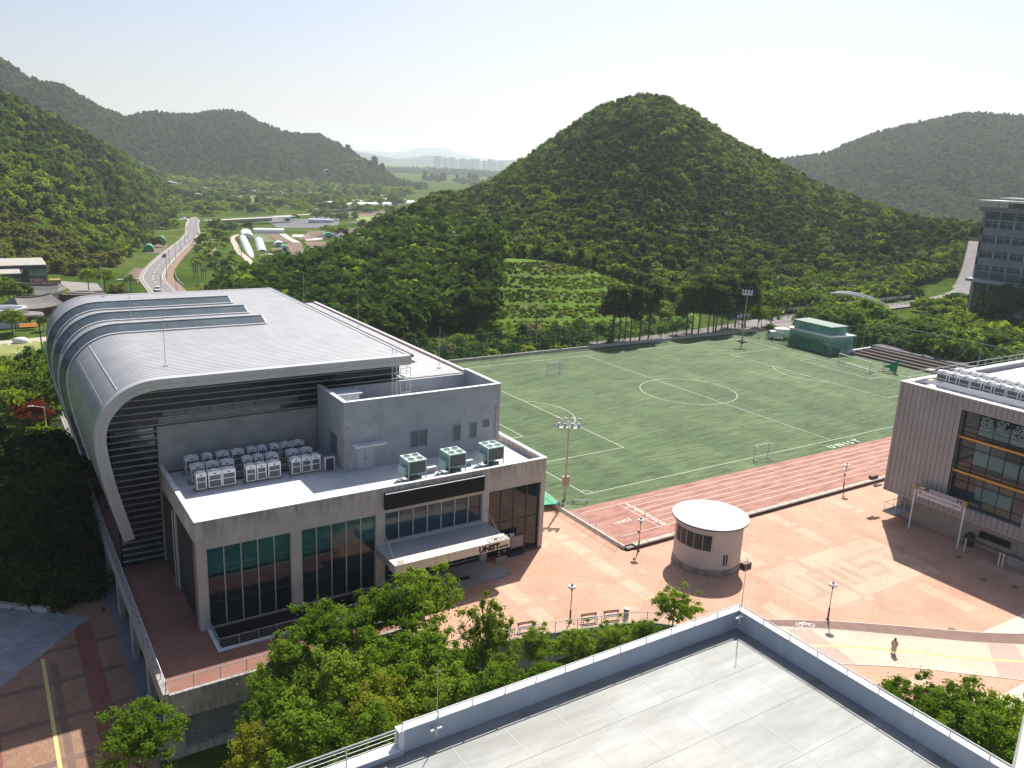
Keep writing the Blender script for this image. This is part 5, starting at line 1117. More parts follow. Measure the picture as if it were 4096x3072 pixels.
# ================= VALLEY =================
def gz(x,y): return Th(x,y)
film=mat('plastic_film',(.60,.62,.62),.3,c2=(.50,.53,.53),scale=.15); filmw=mat('white_film',(.78,.78,.76),.35); gframe=mat('greenhouse_grey',(.30,.32,.33),.5)
def ghouse(p,q,w,h,lab,m=None,nm='greenhouse',cat='greenhouse',grp='plastic greenhouses in the valley'):
    p=np.array(p,float);q=np.array(q,float);d=q-p;L2=np.hypot(*d);d/=L2;nn=np.array([-d[1],d[0]]); z=min(gz(*p),gz(*q))-.1
    r=thing(nm,lab,cat,(p[0],p[1],z),grp); K=10; V=[]
    for e in (p,q):
        for i in range(K+1): t=math.pi*i/K; V.append((e[0]+nn[0]*w/2*math.cos(t),e[1]+nn[1]*w/2*math.cos(t),z+h*math.sin(t)**.8))
    f=[(i,i+1,K+2+i,K+1+i) for i in range(K)]
    O('cover',MB().add(V,f),m or film,r,smooth=True); O('end_wall',MB().add(V,[tuple(range(K,-1,-1)),tuple(range(K+1,2*K+2))]),gframe if m is None else m,r)
    O('door',MB().bar((p[0]-d[0]*.1-nn[0]*.6,p[1]-d[1]*.1-nn[1]*.6,z+.9),(p[0]-d[0]*.1+nn[0]*.6,p[1]-d[1]*.1+nn[1]*.6,z+.9),.15,1.8),gframe,r); return r
ghouse((60.8,365),(90,492),5.6,3.0,'long plastic greenhouse nearest the farm lane, running away up the valley'); ghouse((76,399),(95,472),5.6,3.0,'shorter plastic greenhouse parallel to the long one by the lane'); ghouse((93.5,493),(102,528),8.5,4.2,'pale grey greenhouse set behind the two parallel ones',filmw)
ghouse((111,540),(132,535),7,3.6,'cream greenhouse lying across the view behind the striped plots',filmw); ghouse((95.5,430),(98,440),6,3.2,'small round-ended white greenhouse in front of the mulched plot'); ghouse((183.6,628),(203,621),7,4,'silver greenhouse beyond the net covered field')
for i,(a,b2) in enumerate((((300,905),(395,948)),((318,925),(425,975)),((285,868),(385,905)),((335,893),(440,950)),((350,950),(455,1010)))): ghouse(a,b2,11,3.6,'very long white greenhouse in the far valley, %s of the five side by side'%['second nearest','second farthest','nearest','middle one','farthest'][i],filmw)
ghouse((232,1235),(262,1225),8,3.6,'pale greenhouse in front of the wooded far hill'); ghouse((212,1385),(232,1375),10,3,'white greenhouse at the foot of the far left hill')
tg=mat('tent_green',(.03,.24,.10),.6)
ghouse((16.8,406),(18.5,414),5.4,4.2,'round green tent shed by the valley road, nearer of the two',tg,'green_tent','tent','green tents beside the valley road'); ghouse((33,462),(35,471),6,4.4,'round green tent shed by the valley road, farther of the two',tg,'green_tent','tent','green tents beside the valley road')
def car(x,y,rz,col,lab):
    r=thing('car',lab,'car',(x,y,gz(x,y)+.28),None,rz); m=mat('car_paint_'+lab.split()[0],col,.25,coat=.5)
    O('body',MB().prism_xz([(-2.2,.35),(2.2,.35),(2.2,.75),(1.3,.9),(-2.0,.95),(-2.2,.8)],-.88,.88),m,r,local=True); O('cabin',MB().prism_xz([(-1.9,.92),(1.2,.9),(.5,1.42),(-1.2,1.45)],-.78,.78),M['glassd'],r,local=True); O('roof',MB().box(-1.15,-.72,1.44,.45,.72,1.49),m,r,local=True)
    for a in (-1.35,1.35):
        for s_ in (-.8,.8): O('wheel',MB().tube((a,s_-.1,.32),(a,s_+.1,.32),.32,12),M['dark'],r,local=True)
    for s_ in (-.6,.6): O('headlight',MB().cb(2.2,s_,.68,.06,.3,.14),M['white'],r,local=True)
    return r
car(18.8,374,R_(-108),(.015,.012,.014),'dark car driving towards the camera on the valley road'); car(-7.6,246,R_(-96),(.75,.75,.75),'white car at the near end of the valley road, just behind the gymnasium roof')
def street_pole(x,y,rz,lab,h=9,grp='street lamps along the valley road',nm='street_lamp',z=None):
    z=gz(x,y) if z is None else z
    r=thing(nm,lab,'street lamp',(x,y,z),grp,rz); O('pole',MB().tube((0,0,0),(0,0,h),.1,7,.06).tube((0,0,h),(-1.6,0,h+.35),.05,5),M['dark'],r,local=True); O('lamp_head',MB().cb(-1.9,0,h+.36,.8,.25,.12),M['galv'],r,local=True); return r
for i,(x,y) in enumerate(((2.3,283.5),(11,323.5),(21.6,364.2),(32.4,405.2),(43.1,445.9),(54.3,490.2),(66,528),(78,572),(89,614))): street_pole(x+.6,y,R_(20),'dark street lamp on the right of the valley road, %s counted from the gymnasium'%['second','third','fourth','fifth','sixth','seventh','eighth','ninth','farthest'][i],8.5)
street_pole(-1.3,244.6,R_(20),'dark street lamp on the right of the valley road, nearest the gymnasium roof',8.5); street_pole(-27.2,228,0,'slim pale lamp post behind the left corner of the gymnasium roof',8.5)
street_pole(-7.3,240,0,'pale lamp post left of the valley road just behind the roof',7)
lp_=street_pole(-55.8,73.2,R_(-8),'pale street lamp with a curved arm in front of the red maple',5.2,None); 
for c in lp_.children: c.data.materials[0]=M['coping']
def upole(x,y,lab,h=9):
    z=gz(x,y); r=thing('utility_pole',lab,'utility pole',(x,y,z),'utility poles along the farm lane'); O('pole',MB().tube((x,y,z),(x,y,z+h),.16,7,.12),M['dark'],r); O('crossarm',MB().box(x-.7,y-.06,z+h-.8,x+.7,y+.06,z+h-.65),M['dark'],r); return r
for i,(x,y) in enumerate(((32.8,298.4),(44.1,324.5),(61.1,392.6),(84.2,500.2),(90.6,533.9),(95.8,530),(48.2,388))): upole(x,y,'dark utility pole %s'%['nearest the camera on the farm lane','second along the farm lane','third along the farm lane, by the greenhouses','beside the bend of the lane','beyond the lane bend, left one','beyond the lane bend, right one','standing alone on the dry track'][i])
for x,y in ((13.1,282.8),(15.6,280)):
    z=gz(x,y); r=thing('transformer_frame','dark switchgear frame with insulators standing in the meadow, %s one'%('left' if x<14 else 'right'),'utility frame',(x,y,z)); q=MB()
    for k in range(3): q.tube((x+k*.9,y,z),(x+k*.9,y,z+6.5-k*.6),.12,6)
    for zz in (3,4.5,5.5): q.tube((x-.4,y,z+zz),(x+2.2,y,z+zz),.09,5)
    O('frame',q,M['dark'],r); OS('insulator',MB().tube((x+.4,y,z+3),(x+.4,y,z+4.4),.3,8).tube((x+1.3,y,z+3),(x+1.3,y,z+4.4),.3,8),M['galv'],r)
# meadow guard fence
q=MB(); pts=[(3.6,255),(4.4,268),(6.5,285),(9.5,300)]; 
for a,b2 in zip(pts,pts[1:]):
    for zz in (.5,1.0): q.tube((*a,gz(*a)+zz),(*b2,gz(*b2)+zz),.08,5)
    for i in range(5): x,y=a[0]+(b2[0]-a[0])*i/5,a[1]+(b2[1]-a[1])*i/5; q.tube((x,y,gz(x,y)),(x,y,gz(x,y)+1.1),.1,5)
O('barrier',q,M['chill'],loc=(3.6,255,-10),label='pale green barrier on the bend of the valley pavement',cat='barrier')
# viaduct
vz=-16; vd=thing('viaduct','low concrete arched viaduct crossing the valley beyond the road','bridge',(97,585,vz))
a=np.array([97.,590.]);b2=np.array([150.,622.]); K=24; q=MB(); d=(b2-a)/np.hypot(*(b2-a)); nn=np.array([-d[1],d[0]]); L2=np.hypot(*(b2-a))
for i in range(K):
    t0=i/K;t1=(i+1)/K; ph=(t0+t1)/2*L2/15.5; cl=3.4*math.sqrt(max(0,1-((ph%1)*2-1)**2)) if ((ph%1)>.07 and (ph%1)<.93) else 0
    p0=a+d*L2*t0;p1=a+d*L2*t1; q.prism([tuple(p0),tuple(p1),tuple(p1+nn*7),tuple(p0+nn*7)],vz+cl,vz+4.6)
O('arches',q,mat('viaduct_stone',(.30,.30,.30),.9),vd); O('deck',MB().prism([tuple(a-d*6-nn*.3),tuple(b2+d*30-nn*.3),tuple(b2+d*30+nn*7.3),tuple(a-d*6+nn*7.3)],vz+4.6,vz+5.0),M['kerb'],vd); OS('rail',MB().bar((*(a-d*6),vz+5.7),(*(b2+d*30),vz+5.7),.15,.12).bar((*(a-d*6+nn*7),vz+5.7),(*(b2+d*30+nn*7),vz+5.7),.15,.12),M['coping'],vd)
def bar3(name,p,q_,w,h,m,lab,cat):
    mb=MB(); n_=10
    for i in range(n_):
        a=np.array(p)+(np.array(q_)-np.array(p))*i/n_;c=np.array(p)+(np.array(q_)-np.array(p))*(i+1)/n_; mb.bar((*a,gz(*a)+h/2),(*c,gz(*c)+h/2),w,h)
    O(name,mb,m,loc=(p[0],p[1],gz(*p)),label=lab,category=None,cat=cat) if 0 else O(name,mb,m,loc=(p[0],p[1],gz(*p)),label=lab,cat=cat)
dhm=mat('dark_hedge_wall',(.05,.05,.055),.9)
bar3('dark_wall',(240,968),(315,937),3,3.4,dhm,'long dark wall running behind the net covered field','wall'); bar3('dark_wall',(243,743),(338,842),2.5,2.6,dhm,'long dark windbreak wall beside the pale lane','wall'); bar3('dark_wall',(250,966),(275,895),3,2,dhm,'short dark wall branching diagonally across the grey field','wall')
bar3('dark_wall',(420,965),(385,925),4,3.5,dhm,'dark wall at the right end of the long white greenhouses','wall')
# houses
rm={'red':mat('red_tile_roof',(.42,.09,.05),.7),'grey':mat('grey_tile_roof',(.2,.19,.19),.8),'white':M['cont'],'green':mat('green_sheet_roof',(.07,.32,.16),.6),'blue':mat('blue_sheet_roof',(.12,.3,.4),.6)}
def house(x,y,w,d,h,roof,lab,nm='house',cat='house',rz=0,wall=None,rh=2.):
    z=gz(x,y); r=thing(nm,lab,cat,(x,y,z),None,rz); wl=O('wall',MB().box(-w/2,-d/2,-1,w/2,d/2,h),wall or M['cont'],r,local=True)
    O('roof',MB().prism_xz([(-w/2-.5,h),(w/2+.5,h),(w/2-.6,h+.25),(0,h+rh),(-w/2+.6,h+.25)],-d/2-.5,d/2+.5),rm[roof],r,local=True)
    OS('window',MB().box(-w*.3,-d/2-.06,h*.35,-w*.1,-d/2,h*.75).box(w*.12,-d/2-.06,h*.35,w*.32,-d/2,h*.75),M['glassd'],r,local=True); O('door',MB().box(-.6,-d/2-.08,0,.6,-d/2,2.1),M['brown'],r,local=True); return r
for a in ((231.5,1113,15,10,3.5,'red','house with an orange red roof in the far village','house'),(224,1106,8,6,2.6,'red','small annex with a red roof left of the red roofed house','house'),(293,1106,10,8,3,'red','small red roofed hut at the right of the far village','hut'),(275,1196,9,7,3,'red','tiny red roofed house behind the far village','house'),(281,1140,18,8,3,'white','long white roofed shed in the far village','shed'),(260,1108,16,5,2.4,'green','low shed with a bright green roof in the far village','shed'),(246,1115,9,7,3,'grey','grey roofed house between the red and green roofs','house'),(308,1084,8,6,2.5,'white','white hut at the end of the far village','hut'),(295,1080,10,8,4.5,'grey','grey gabled barn in the far village','barn'),
   (462,1284,22,10,6,'white','pale long building at the foot of the far wooded hill','building'),(430,1133,14,10,4,'green','white hut with light green roof near the far greenhouses','hut'),(200,1000,14,9,3.6,'grey','grey house among bushes at the left of the valley','house'),(172,1005,18,8,3,'white','white walled shed at the left of the valley','shed'),(165,1130,24,9,5,'white','long pale building at the edge of the left wooded slope','building'),
   (233,746,9,7,3.4,'white','white roofed pump house beside the dark windbreak wall','hut'),(236,600,8,6,2.8,'white','white hut beside the bright yellow-green crop','hut'),(205,520,12,8,3.6,'grey','dark grey barn by the foot of the wooded hill','barn'),(147,484,7,5,3,'green','dark green shed between the ploughed fields','shed'),(90,403,3,6,3,'green','small green shed between the greenhouses and soil plots','shed'),(65,350,8,6,2.2,'grey','dark covered heap by the end of the long greenhouse','shed'),(172,650,6,5,2.2,'green','little green shed left of the silver greenhouse','shed'),(520,1480,18,12,4,'white','white shed in the hazy valley mouth, left one','shed'),(600,1560,20,12,4,'white','white shed in the hazy valley mouth, middle one','shed'),(700,1640,22,12,4,'blue','white shed with bluish roof in the hazy valley mouth','shed')):
    x,y,w,d,h,rf,lab,cat=a; house(x,y,w,d,h,rf,lab,cat.replace(' ','_'),cat,R_(-14),rh=min(2.2,w*.16))
# dark cube buildings at left
dk=mat('dark_cladding',(.035,.037,.045),.6); 
def cube(x0,y0,x1,y1,z0,z1,lab,glass_x,mural=False):
    r=thing('shop_block',lab,'building',((x0+x1)/2,y0,z0)); O('wall',MB().box(x0,y0,z0-1,x1,y1,z1),dk,r); O('roof',MB().box(x0-.1,y0-.1,z1,x1+.1,y1+.1,z1+.3),mat('flat_roof_beige',(.40,.37,.32),.8,c2=(.3,.28,.25),scale=.5) if 'flat_roof_beige' not in bpy.data.materials else bpy.data.materials['flat_roof_beige'],r)
    q=O('window',MB().box(glass_x[0],y0-.1,z0+4.2,glass_x[1],y0,z1-1.3),glass('green_glass',(.02,.09,.07),.15,.7,(.06,.2,.16)),r); O('frame',MB().box(glass_x[0],y0-.16,z0+5.1,glass_x[1],y0-.1,z0+5.25).box(glass_x[0],y0-.16,z0+4.2,glass_x[0]+.12,y0-.1,z1-1.3).box(glass_x[1]-.12,y0-.16,z0+4.2,glass_x[1],y0-.1,z1-1.3),M['galv'],q)
    O('side_window',MB().box(x1,y0+1,z0+.5,x1+.1,y1-1,z1-.8),glass('green_side_glass',(.05,.16,.13),.2,.6),r)
    if mural:
        O('mural',MB().box(glass_x[0]-.1,y0-.2,z0+.3,x1,y0-.02,z0+3.7),mat('pink_red_mural',(.45,.07,.10),.6,c2=(.55,.35,.30),scale=.5,detail=1,lo=.45,hi=.52),r); O('small_window',MB().box(x0+5.2,y0-.1,z0+5.9,x0+7,y0,z0+7.1),M['coping'],r); O('door',MB().box(x0+5.3,y0-.1,z0,x0+6.6,y0,z0+2.6),M['chill'],r)
    return r
cube(-55.5,268,-41,290,-10.5,-2.2,'dark cube building with a pink and red mural beside its door at the left edge','x' and (-46.6,-41.2),True); cube(-68,255,-49.8,272,-10.4,-3.4,'lower dark building with green glass in front of the mural building, at the left edge',(-56.3,-50.2))
O('straw_stack',MB().box(-40.6,266,-10.6,-37,270,-7.4).box(-49.5,254,-10.4,-48,256,-7.9).box(-43.5,254,-10.4,-42.3,256,-7.9),mat('ochre_screen',(.38,.24,.04),.9,c2=(.28,.17,.03),scale=1),loc=(-40,266,-10.6),label='ochre screens beside the mural building',cat='screen')
# hanok style houses
tile=mat('hanok_tile',(.16,.145,.135),.9,c2=(.22,.20,.19),scale=2,stretch=(3,.3,1)); 
def hanok(x,y,w,d,h,rz,lab,wm):
    z=gz(x,y); r=thing('tiled_house',lab,'house',(x,y,z),None,rz); O('wall',MB().box(-w/2,-d/2,-.5,w/2,d/2,h),wm,r,local=True)
    v=[];K=10; 
    for s_ in (-1,1):
        for i in range(K+1):
            u=i/K*2-1; lift=.9*abs(u)**3; v.append((u*(w/2+1.3),s_*(d/2+1.4),h-.1+lift))
    for i in range(K+1): u=i/K*2-1; v.append((u*(w/2-.4 if abs(u)<1 else w/2+.2),0,h+2.6+.5*abs(u)**3))
    n_=K+1; rings=[]; mb=MB(); 
    mids=[]
    for s_,o_ in ((-1,0),(1,n_)):
        for i in range(n_): a=v[o_+i];t=v[2*n_+i]; mids.append(((a[0]+t[0])/2,(a[1]+t[1])/2,(a[2]*.56+t[2]*.44)-.12))
    V=v+mids
    f=[]
    for k,o_ in ((0,0),(1,n_)):
        mo=3*n_+k*n_
        for i in range(K):
            f.append((o_+i,o_+i+1,mo+i+1,mo+i)); f.append((mo+i,mo+i+1,2*n_+i+1,2*n_+i))
    f+=[(0,3*n_,2*n_,4*n_,n_),(K,n_+K,4*n_+K,2*n_+K,3*n_+K)]
    O('roof',MB().add(V,f),tile,r,local=True); q=MB()
    for i in range(K): q.bar(v[2*n_+i],v[2*n_+i+1],.5,.4)
    O('ridge',q,mat('ridge_tile',(.12,.11,.11),.9) if 'ridge_tile' not in bpy.data.materials else bpy.data.materials['ridge_tile'],r,local=True); OS('window',MB().box(-w*.3,-d/2-.05,.8,-w*.1,-d/2,h-.7).box(w*.1,-d/2-.05,.8,w*.35,-d/2,h-.7),M['dark'],r,local=True); return r
hanok(-46,234,12,7,3,R_(-22),'tiled traditional house with upturned eaves, farther of the two at the left',M['cont']); hanok(-49.5,203,10,7,3.2,R_(24),'tiled traditional house with orange brick gable, nearer of the two at the left',mat('orange_brick_wall',(.36,.14,.07),.85))
cv=thing('curved_annex','white flat-roofed annex with a wavy parapet in front of the tiled houses','building',(-57,190,-9)); O('wall',MB().prism([(-68,184),(-55,184),(-52,187),(-52.5,191),(-56,193),(-68,195)],-9.6,-5),M['cont'],cv); O('parapet',MB().prism([(-68,183.6),(-55,183.6),(-51.6,187),(-52,191.4),(-56,193.6),(-68,195.5),(-68,194.6),(-56.3,192.6),(-53.3,190.6),(-53,187.6),(-55.5,184.7),(-68,184.7)],-5,-3.8),M['galv'],cv); O('curved_porch',MB().lathe([(2.6,-6.2),(3.4,-5.9),(3.2,-5.4),(2.2,-5.1)],-51.3,186.5,20),tile,cv); O('window',MB().box(-51.9,185,-8,-51.4,186.6,-6.5),M['dark'],cv)
q=MB(); [q.box(-54.5,178.2+k*.9,-7.6+k*.12,-50.2,178.8+k*.9,-7.5+k*.12) for k in range(4)]
O('orange_awning',q,mat('orange_striped_awning',(.65,.24,.03),.6),loc=(-52,179,-7.6),label='orange striped awning over the garden seating',cat='awning')
O('white_sack_heap',MB().lathe([(1.3,-8.4),(1.4,-7.6),(1.0,-6.9),(0,-6.7)],-55.3,160.6,9,1.3),M['cont'],loc=(-55.3,160.6,-8.4),smooth=True,label='white wrapped heap at the edge of the garden plot',cat='heap')
upole(-51.8,140,'pale utility pole in the garden plot left of the curved roof',9.5)
q=MB(); 
for k in range(6): q.box(-52.6,132+k*1.5,-7.7,-48,132.8+k*1.5,-7.4)
O('pallet_row',q,M['galv'],loc=(-50,132,-7.7),label='rows of grey mulched beds beside the curved roof',cat='garden bed')
bar3('garden_wall',(-37,245),(-26,236),.6,1.4,M['kerb'],'long pale wall in front of the grey yard','wall'); bar3('garden_wall',(-41,232),(-28,226),1.5,2.4,mat('brown_brick_wall',(.12,.08,.06),.9),'dark brown wall with pale top behind the curved roof','wall')
bar3('low_wall',(-60.3,11.6),(-67,17.2),.5,.5,M['kerb'],'low pale kerb wall at the edge of the dark trees in the lower yard','wall')
bar3('timber_stack',(-16,283),(-8,283),1.5,.5,M['kerb'],'pale timber planks lying across the vegetable plot','timber')
# ================= TREES =================
def rnd_unit(r,n): v=r.normal(size=(n,3)); return v/np.linalg.norm(v,axis=1)[:,None]
def leaf_mesh(name,P,Nrm,size,r,m,asp=.6):
    """one small rhombic leaf (or leaf spray) per point"""
    n_=len(P); s=size*(.6+.8*r.random(n_))[:,None]
    t=np.cross(Nrm,rnd_unit(r,n_)); t/=np.linalg.norm(t,axis=1)[:,None]+1e-9; b=np.cross(Nrm,t)
    V=np.stack([P-t*s,P+b*s*asp+Nrm*s*.15,P+t*s,P-b*s*asp+Nrm*s*.15],1).reshape(-1,3)
    me=bpy.data.meshes.new(name); me.vertices.add(4*n_); me.vertices.foreach_set('co',V.ravel().astype(np.float32)); me.loops.add(4*n_); me.loops.foreach_set('vertex_index',np.arange(4*n_,dtype=np.int32)); me.polygons.add(n_); me.polygons.foreach_set('loop_start',np.arange(0,4*n_,4,dtype=np.int32)); me.polygons.foreach_set('loop_total',np.full(n_,4,dtype=np.int32)); me.update(calc_edges=True); me.materials.append(m); return me
def broad(seed,nl,size,R=1.,H=1.,clumps=40,m=None,spread=.2,low=.0,name='crown',irr=.25):
    """crown of radius R, height H (centre at 0): leaves gathered in clumps on an irregular shell"""
    r=np.random.default_rng(seed); c=rnd_unit(r,clumps); c[:,2]=np.abs(c[:,2])*(1-low)-(1-np.abs(c[:,2]))*.55*r.random(clumps)
    rad=(.55+.42*r.random(clumps)+irr*r.normal(size=clumps)*.5)[:,None]; c=c*rad; k=r.integers(0,clumps,nl); cs=spread*(.6+.8*r.random(clumps))
    d=rnd_unit(r,nl)*np.abs(r.normal(0,.72,nl)+.25)[:,None]; P=c[k]+d*cs[k][:,None]*np.array([1.15,1.15,.8]); nn=d*.9+np.array([0,0,.75])+rnd_unit(r,nl)*.75; nn/=np.linalg.norm(nn,axis=1)[:,None]
    P=P*np.array([R,R,H*.5]); return leaf_mesh(name,P,nn,size,r,m)
def pine(seed,nl,size,R=1.,H=2.,m=None,base=.35,name='crown'):
    r=np.random.default_rng(seed); C_=[]; 
    for i in range(34):
        t=r.random()**.8; z=base+(1-base)*t; rr=(1-t*.75)*(.5+.5*r.random()); a=r.random()*6.283; C_.append((rr*math.cos(a)*.8,rr*math.sin(a)*.8,z))
    C_=np.array(C_); k=r.integers(0,len(C_),nl); d=rnd_unit(r,nl)*(r.random(nl)**.4)[:,None]*np.array([.42,.42,.06]); P=(C_[k]+d)*np.array([R,R,H]); nn=rnd_unit(r,nl)*.7+np.array([0,0,.6]); nn/=np.linalg.norm(nn,axis=1)[:,None]; return leaf_mesh(name,P,nn,size,r,m,.28)
def cone(seed,nl,size,R=1.,H=2.,m=None,name='crown'):
    """feathery conical crown: leaf sprays clumped on drooping branch ends that shorten towards the top"""
    r=np.random.default_rng(seed); K=90; t=r.random(K)**1.3*.93; a=np.arange(K)*2.4+r.random(K); rr=(1-t)**.55*(.5+.55*r.random(K)); C_=np.stack([rr*np.cos(a)*R,rr*np.sin(a)*R,t*H],1)
    k=r.integers(0,K,nl); q=r.random(nl)**.6; ax=np.stack([np.zeros(K),np.zeros(K),C_[:,2]+.35],1); P=ax[k]+(C_[k]-ax[k])*q[:,None]*1.08+r.normal(size=(nl,3))*np.array([.24,.24,.15])*R*.42*(1.05-t[k])[:,None]
    nn=rnd_unit(r,nl)*.8+np.array([0,0,.6]); nn/=np.linalg.norm(nn,axis=1)[:,None]; return leaf_mesh(name,P,nn,size,r,m,.45)
def trunk_mesh(seed,h,r0,limbs=6,R=2.,z0=.45,name='trunk',lh=.35):
    r=random.Random(seed); mb=MB(); p=Vector((0,0,0)); k=4
    for i in range(k):
        q=Vector((p.x+r.uniform(-.12,.12),p.y+r.uniform(-.12,.12),h*(i+1)/k)); mb.tube(p,q,r0*(1-.7*i/k),7,r0*(1-.7*(i+1)/k)); p=q
    for i in range(limbs):
        z=h*(z0+(1-z0)*r.random()*.85); a=r.uniform(0,6.28); e=Vector((math.cos(a)*R*r.uniform(.5,.85),math.sin(a)*R*r.uniform(.5,.85),z+h*lh*r.uniform(.5,1))); mb.tube((0,0,z),(e.x*.5,e.y*.5,z+(e.z-z)*.6),r0*.38,5,r0*.25); mb.tube((e.x*.5,e.y*.5,z+(e.z-z)*.6),e,r0*.25,5,r0*.07)
    me=mesh(name,mb.v,mb.f); me.materials.append(M['trunk']); return me
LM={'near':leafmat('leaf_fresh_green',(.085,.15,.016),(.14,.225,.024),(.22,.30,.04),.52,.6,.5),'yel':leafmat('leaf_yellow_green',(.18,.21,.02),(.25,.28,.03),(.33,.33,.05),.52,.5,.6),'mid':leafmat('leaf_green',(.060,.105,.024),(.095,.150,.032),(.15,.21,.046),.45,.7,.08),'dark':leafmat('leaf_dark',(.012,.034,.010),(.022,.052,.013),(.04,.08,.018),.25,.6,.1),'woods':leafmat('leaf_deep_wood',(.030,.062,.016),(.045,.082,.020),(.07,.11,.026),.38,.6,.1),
 'pine':leafmat('pine_needle',(.054,.072,.034),(.074,.094,.043),(.100,.122,.052),.38,.6,.05),'lime':leafmat('leaf_lime',(.14,.19,.022),(.20,.26,.032),(.27,.32,.05),.48,.6,.1),'pale':leafmat('leaf_silvery',(.14,.185,.08),(.19,.235,.11),(.25,.29,.15),.38,.5,.1),'bamb':leafmat('leaf_bamboo_ochre',(.12,.125,.03),(.175,.16,.04),(.17,.19,.045),.4,.6,.06),'maple':leafmat('leaf_maple_red',(.10,.02,.016),(.15,.03,.02),(.2,.05,.03),.35,.4,.5),
 'far':leafmat('leaf_far',(.045,.075,.034),(.066,.10,.042),(.115,.155,.056),.4,.75,.005),'blossom':leafmat('leaf_blossom',(.09,.14,.04),(.2,.22,.11),(.32,.3,.18),.3,.6,.4)}
def tobj(name,crown,trunk,loc,sc,rz,lab,cat='tree',group=None,cz=0.):
    r=thing(name,lab,cat,loc,group,rz); r.scale=sc if hasattr(sc,'__len__') else (sc,sc,sc)
    for nm,me,z in (('trunk',trunk,0),('crown',crown,cz)):
        if me is None: continue
        o=bpy.data.objects.new(nm,me); scn.collection.objects.link(o); o.parent=r; o.location=(0,0,z)
    return r
# --- foreground trees (leaf-sized faces)
NC=[broad(11,17000,.12,3.1,5.4,110,LM['near'],.135,irr=.46),broad(12,16000,.12,3.0,5.8,105,LM['near'],.135,irr=.46),broad(13,15000,.115,2.8,5.2,95,LM['near'],.14,irr=.48),broad(14,14000,.10,2.8,5.2,90,LM['yel'],.17,irr=.42),broad(15,14000,.11,2.5,8.6,120,LM['lime'],.13,irr=.42)]
NT=[trunk_mesh(k,5.6,.15,9,2.2) for k in range(3)]
fg=[(-33.4,-19.8,0,1.0,5.4,'tallest foreground tree with a spreading top in front of the gymnasium canopy'),(-36.6,-20.6,1,.9,4.9,'leafy tree just left of the tallest foreground tree'),(-40.4,-21.4,2,1.0,4.6,'rounded tree at the terrace wall, centre of the foreground grove'),(-42.8,-20.6,0,.8,5.2,'tree whose twigs reach over the terrace railing'),(-45.9,-21.6,1,.8,3.6,'tree leaning on the terrace wall, left half of the grove'),(-47.6,-24.6,0,.85,2.6,'broad tree in the second row, left part of the grove'),(-43.6,-26.0,1,1.0,3.8,'broad tree in the second row behind the garden lamp'),(-39.8,-26.6,2,.95,3.9,'tree right of the half hidden garden lamp'),(-36.2,-25.6,0,.95,3.9,'dense tree in the middle of the grove before the stepped parapet'),(-34.4,-27.6,2,.75,2.6,'small-leaved tree close to the near roof parapet'),(-30.6,-25.9,4,1.05,-2.2,'pale green feathery tall tree rising behind the near roof parapet'),(-26.4,-27.0,1,.6,2.0,'loose tree right of the pale feathery tree'),(-23.0,-28.2,2,.62,1.9,'airy tree beneath the white curved railing'),(-19.0,-28.9,0,.6,1.6,'low bushy tree below the benches'),(-16.6,-30.0,1,.55,1.6,'low bushy tree below the right benches'),(-12.6,-29.3,2,.72,3.4,'bushy tree at the corner of the near roof beside the plaza'),
 (-42.0,-29.4,3,1.0,3.4,'yellow-green tree in front of the stepped parapet railing'),(-49.8,-27.6,3,.8,1.4,'yellow-green tree at the bottom of the picture, left one'),(-56.6,-22.6,0,.85,2.1,'small tree standing alone at the left bottom by the terrace corner'),(-47.4,-29.4,1,1.0,2.7,'tree at the bottom edge beside the yellow-green one'),(-44.2,-31.6,2,1.0,3.2,'tree at the bottom edge near the stepped parapet'),(-37.2,-29.6,0,.95,3.2,'tree directly behind the near lightning rod'),(-33,-31.5,1,.8,3.0,'tree pressed against the near roof parapet'),(-28.0,-30.9,2,.6,1.8,'small tree behind the near parapet, right of the pale feathery tree'),]
for i,(x,y,k,s,cz,lab) in enumerate(fg):
    z=Th(x,y); sp_=max(.05,0); c=NC[k]; t=NT[i%3]
    if k==4: tobj('slender_tree',c,t,(x,y,z),(s*.9,s*.9,s*1.05),i*1.3,lab,'tree',None,5.0)
    else: tobj('leafy_tree',c,t,(x,y,z),(s,s,s),i*1.7,lab,'tree','leafy trees in front of the gymnasium terrace',(cz-z-6*0)/s*1.0 - 3.2/s*.0 -1.9)
for i,(x,y,cz,s) in enumerate(((-6.4,-48.9,3.0,.9),(-5.0,-51.6,3.0,1.0),(-4.0,-54.4,3.1,1.0),(-.6,-54.2,2.9,.85),(-6.8,-53.6,2.6,1.0),(-1.5,-57.5,2.6,1.0))):
    tobj('leafy_tree',NC[i%3],NT[i%3],(x,y,PZ-2.4),s,i*2.1,'bright green tree beside the right edge of the near roof, %s'%['farthest','second','third','rightmost','nearest the parapet','lowest'][i],'tree','trees at the right edge of the near roof',4.6)
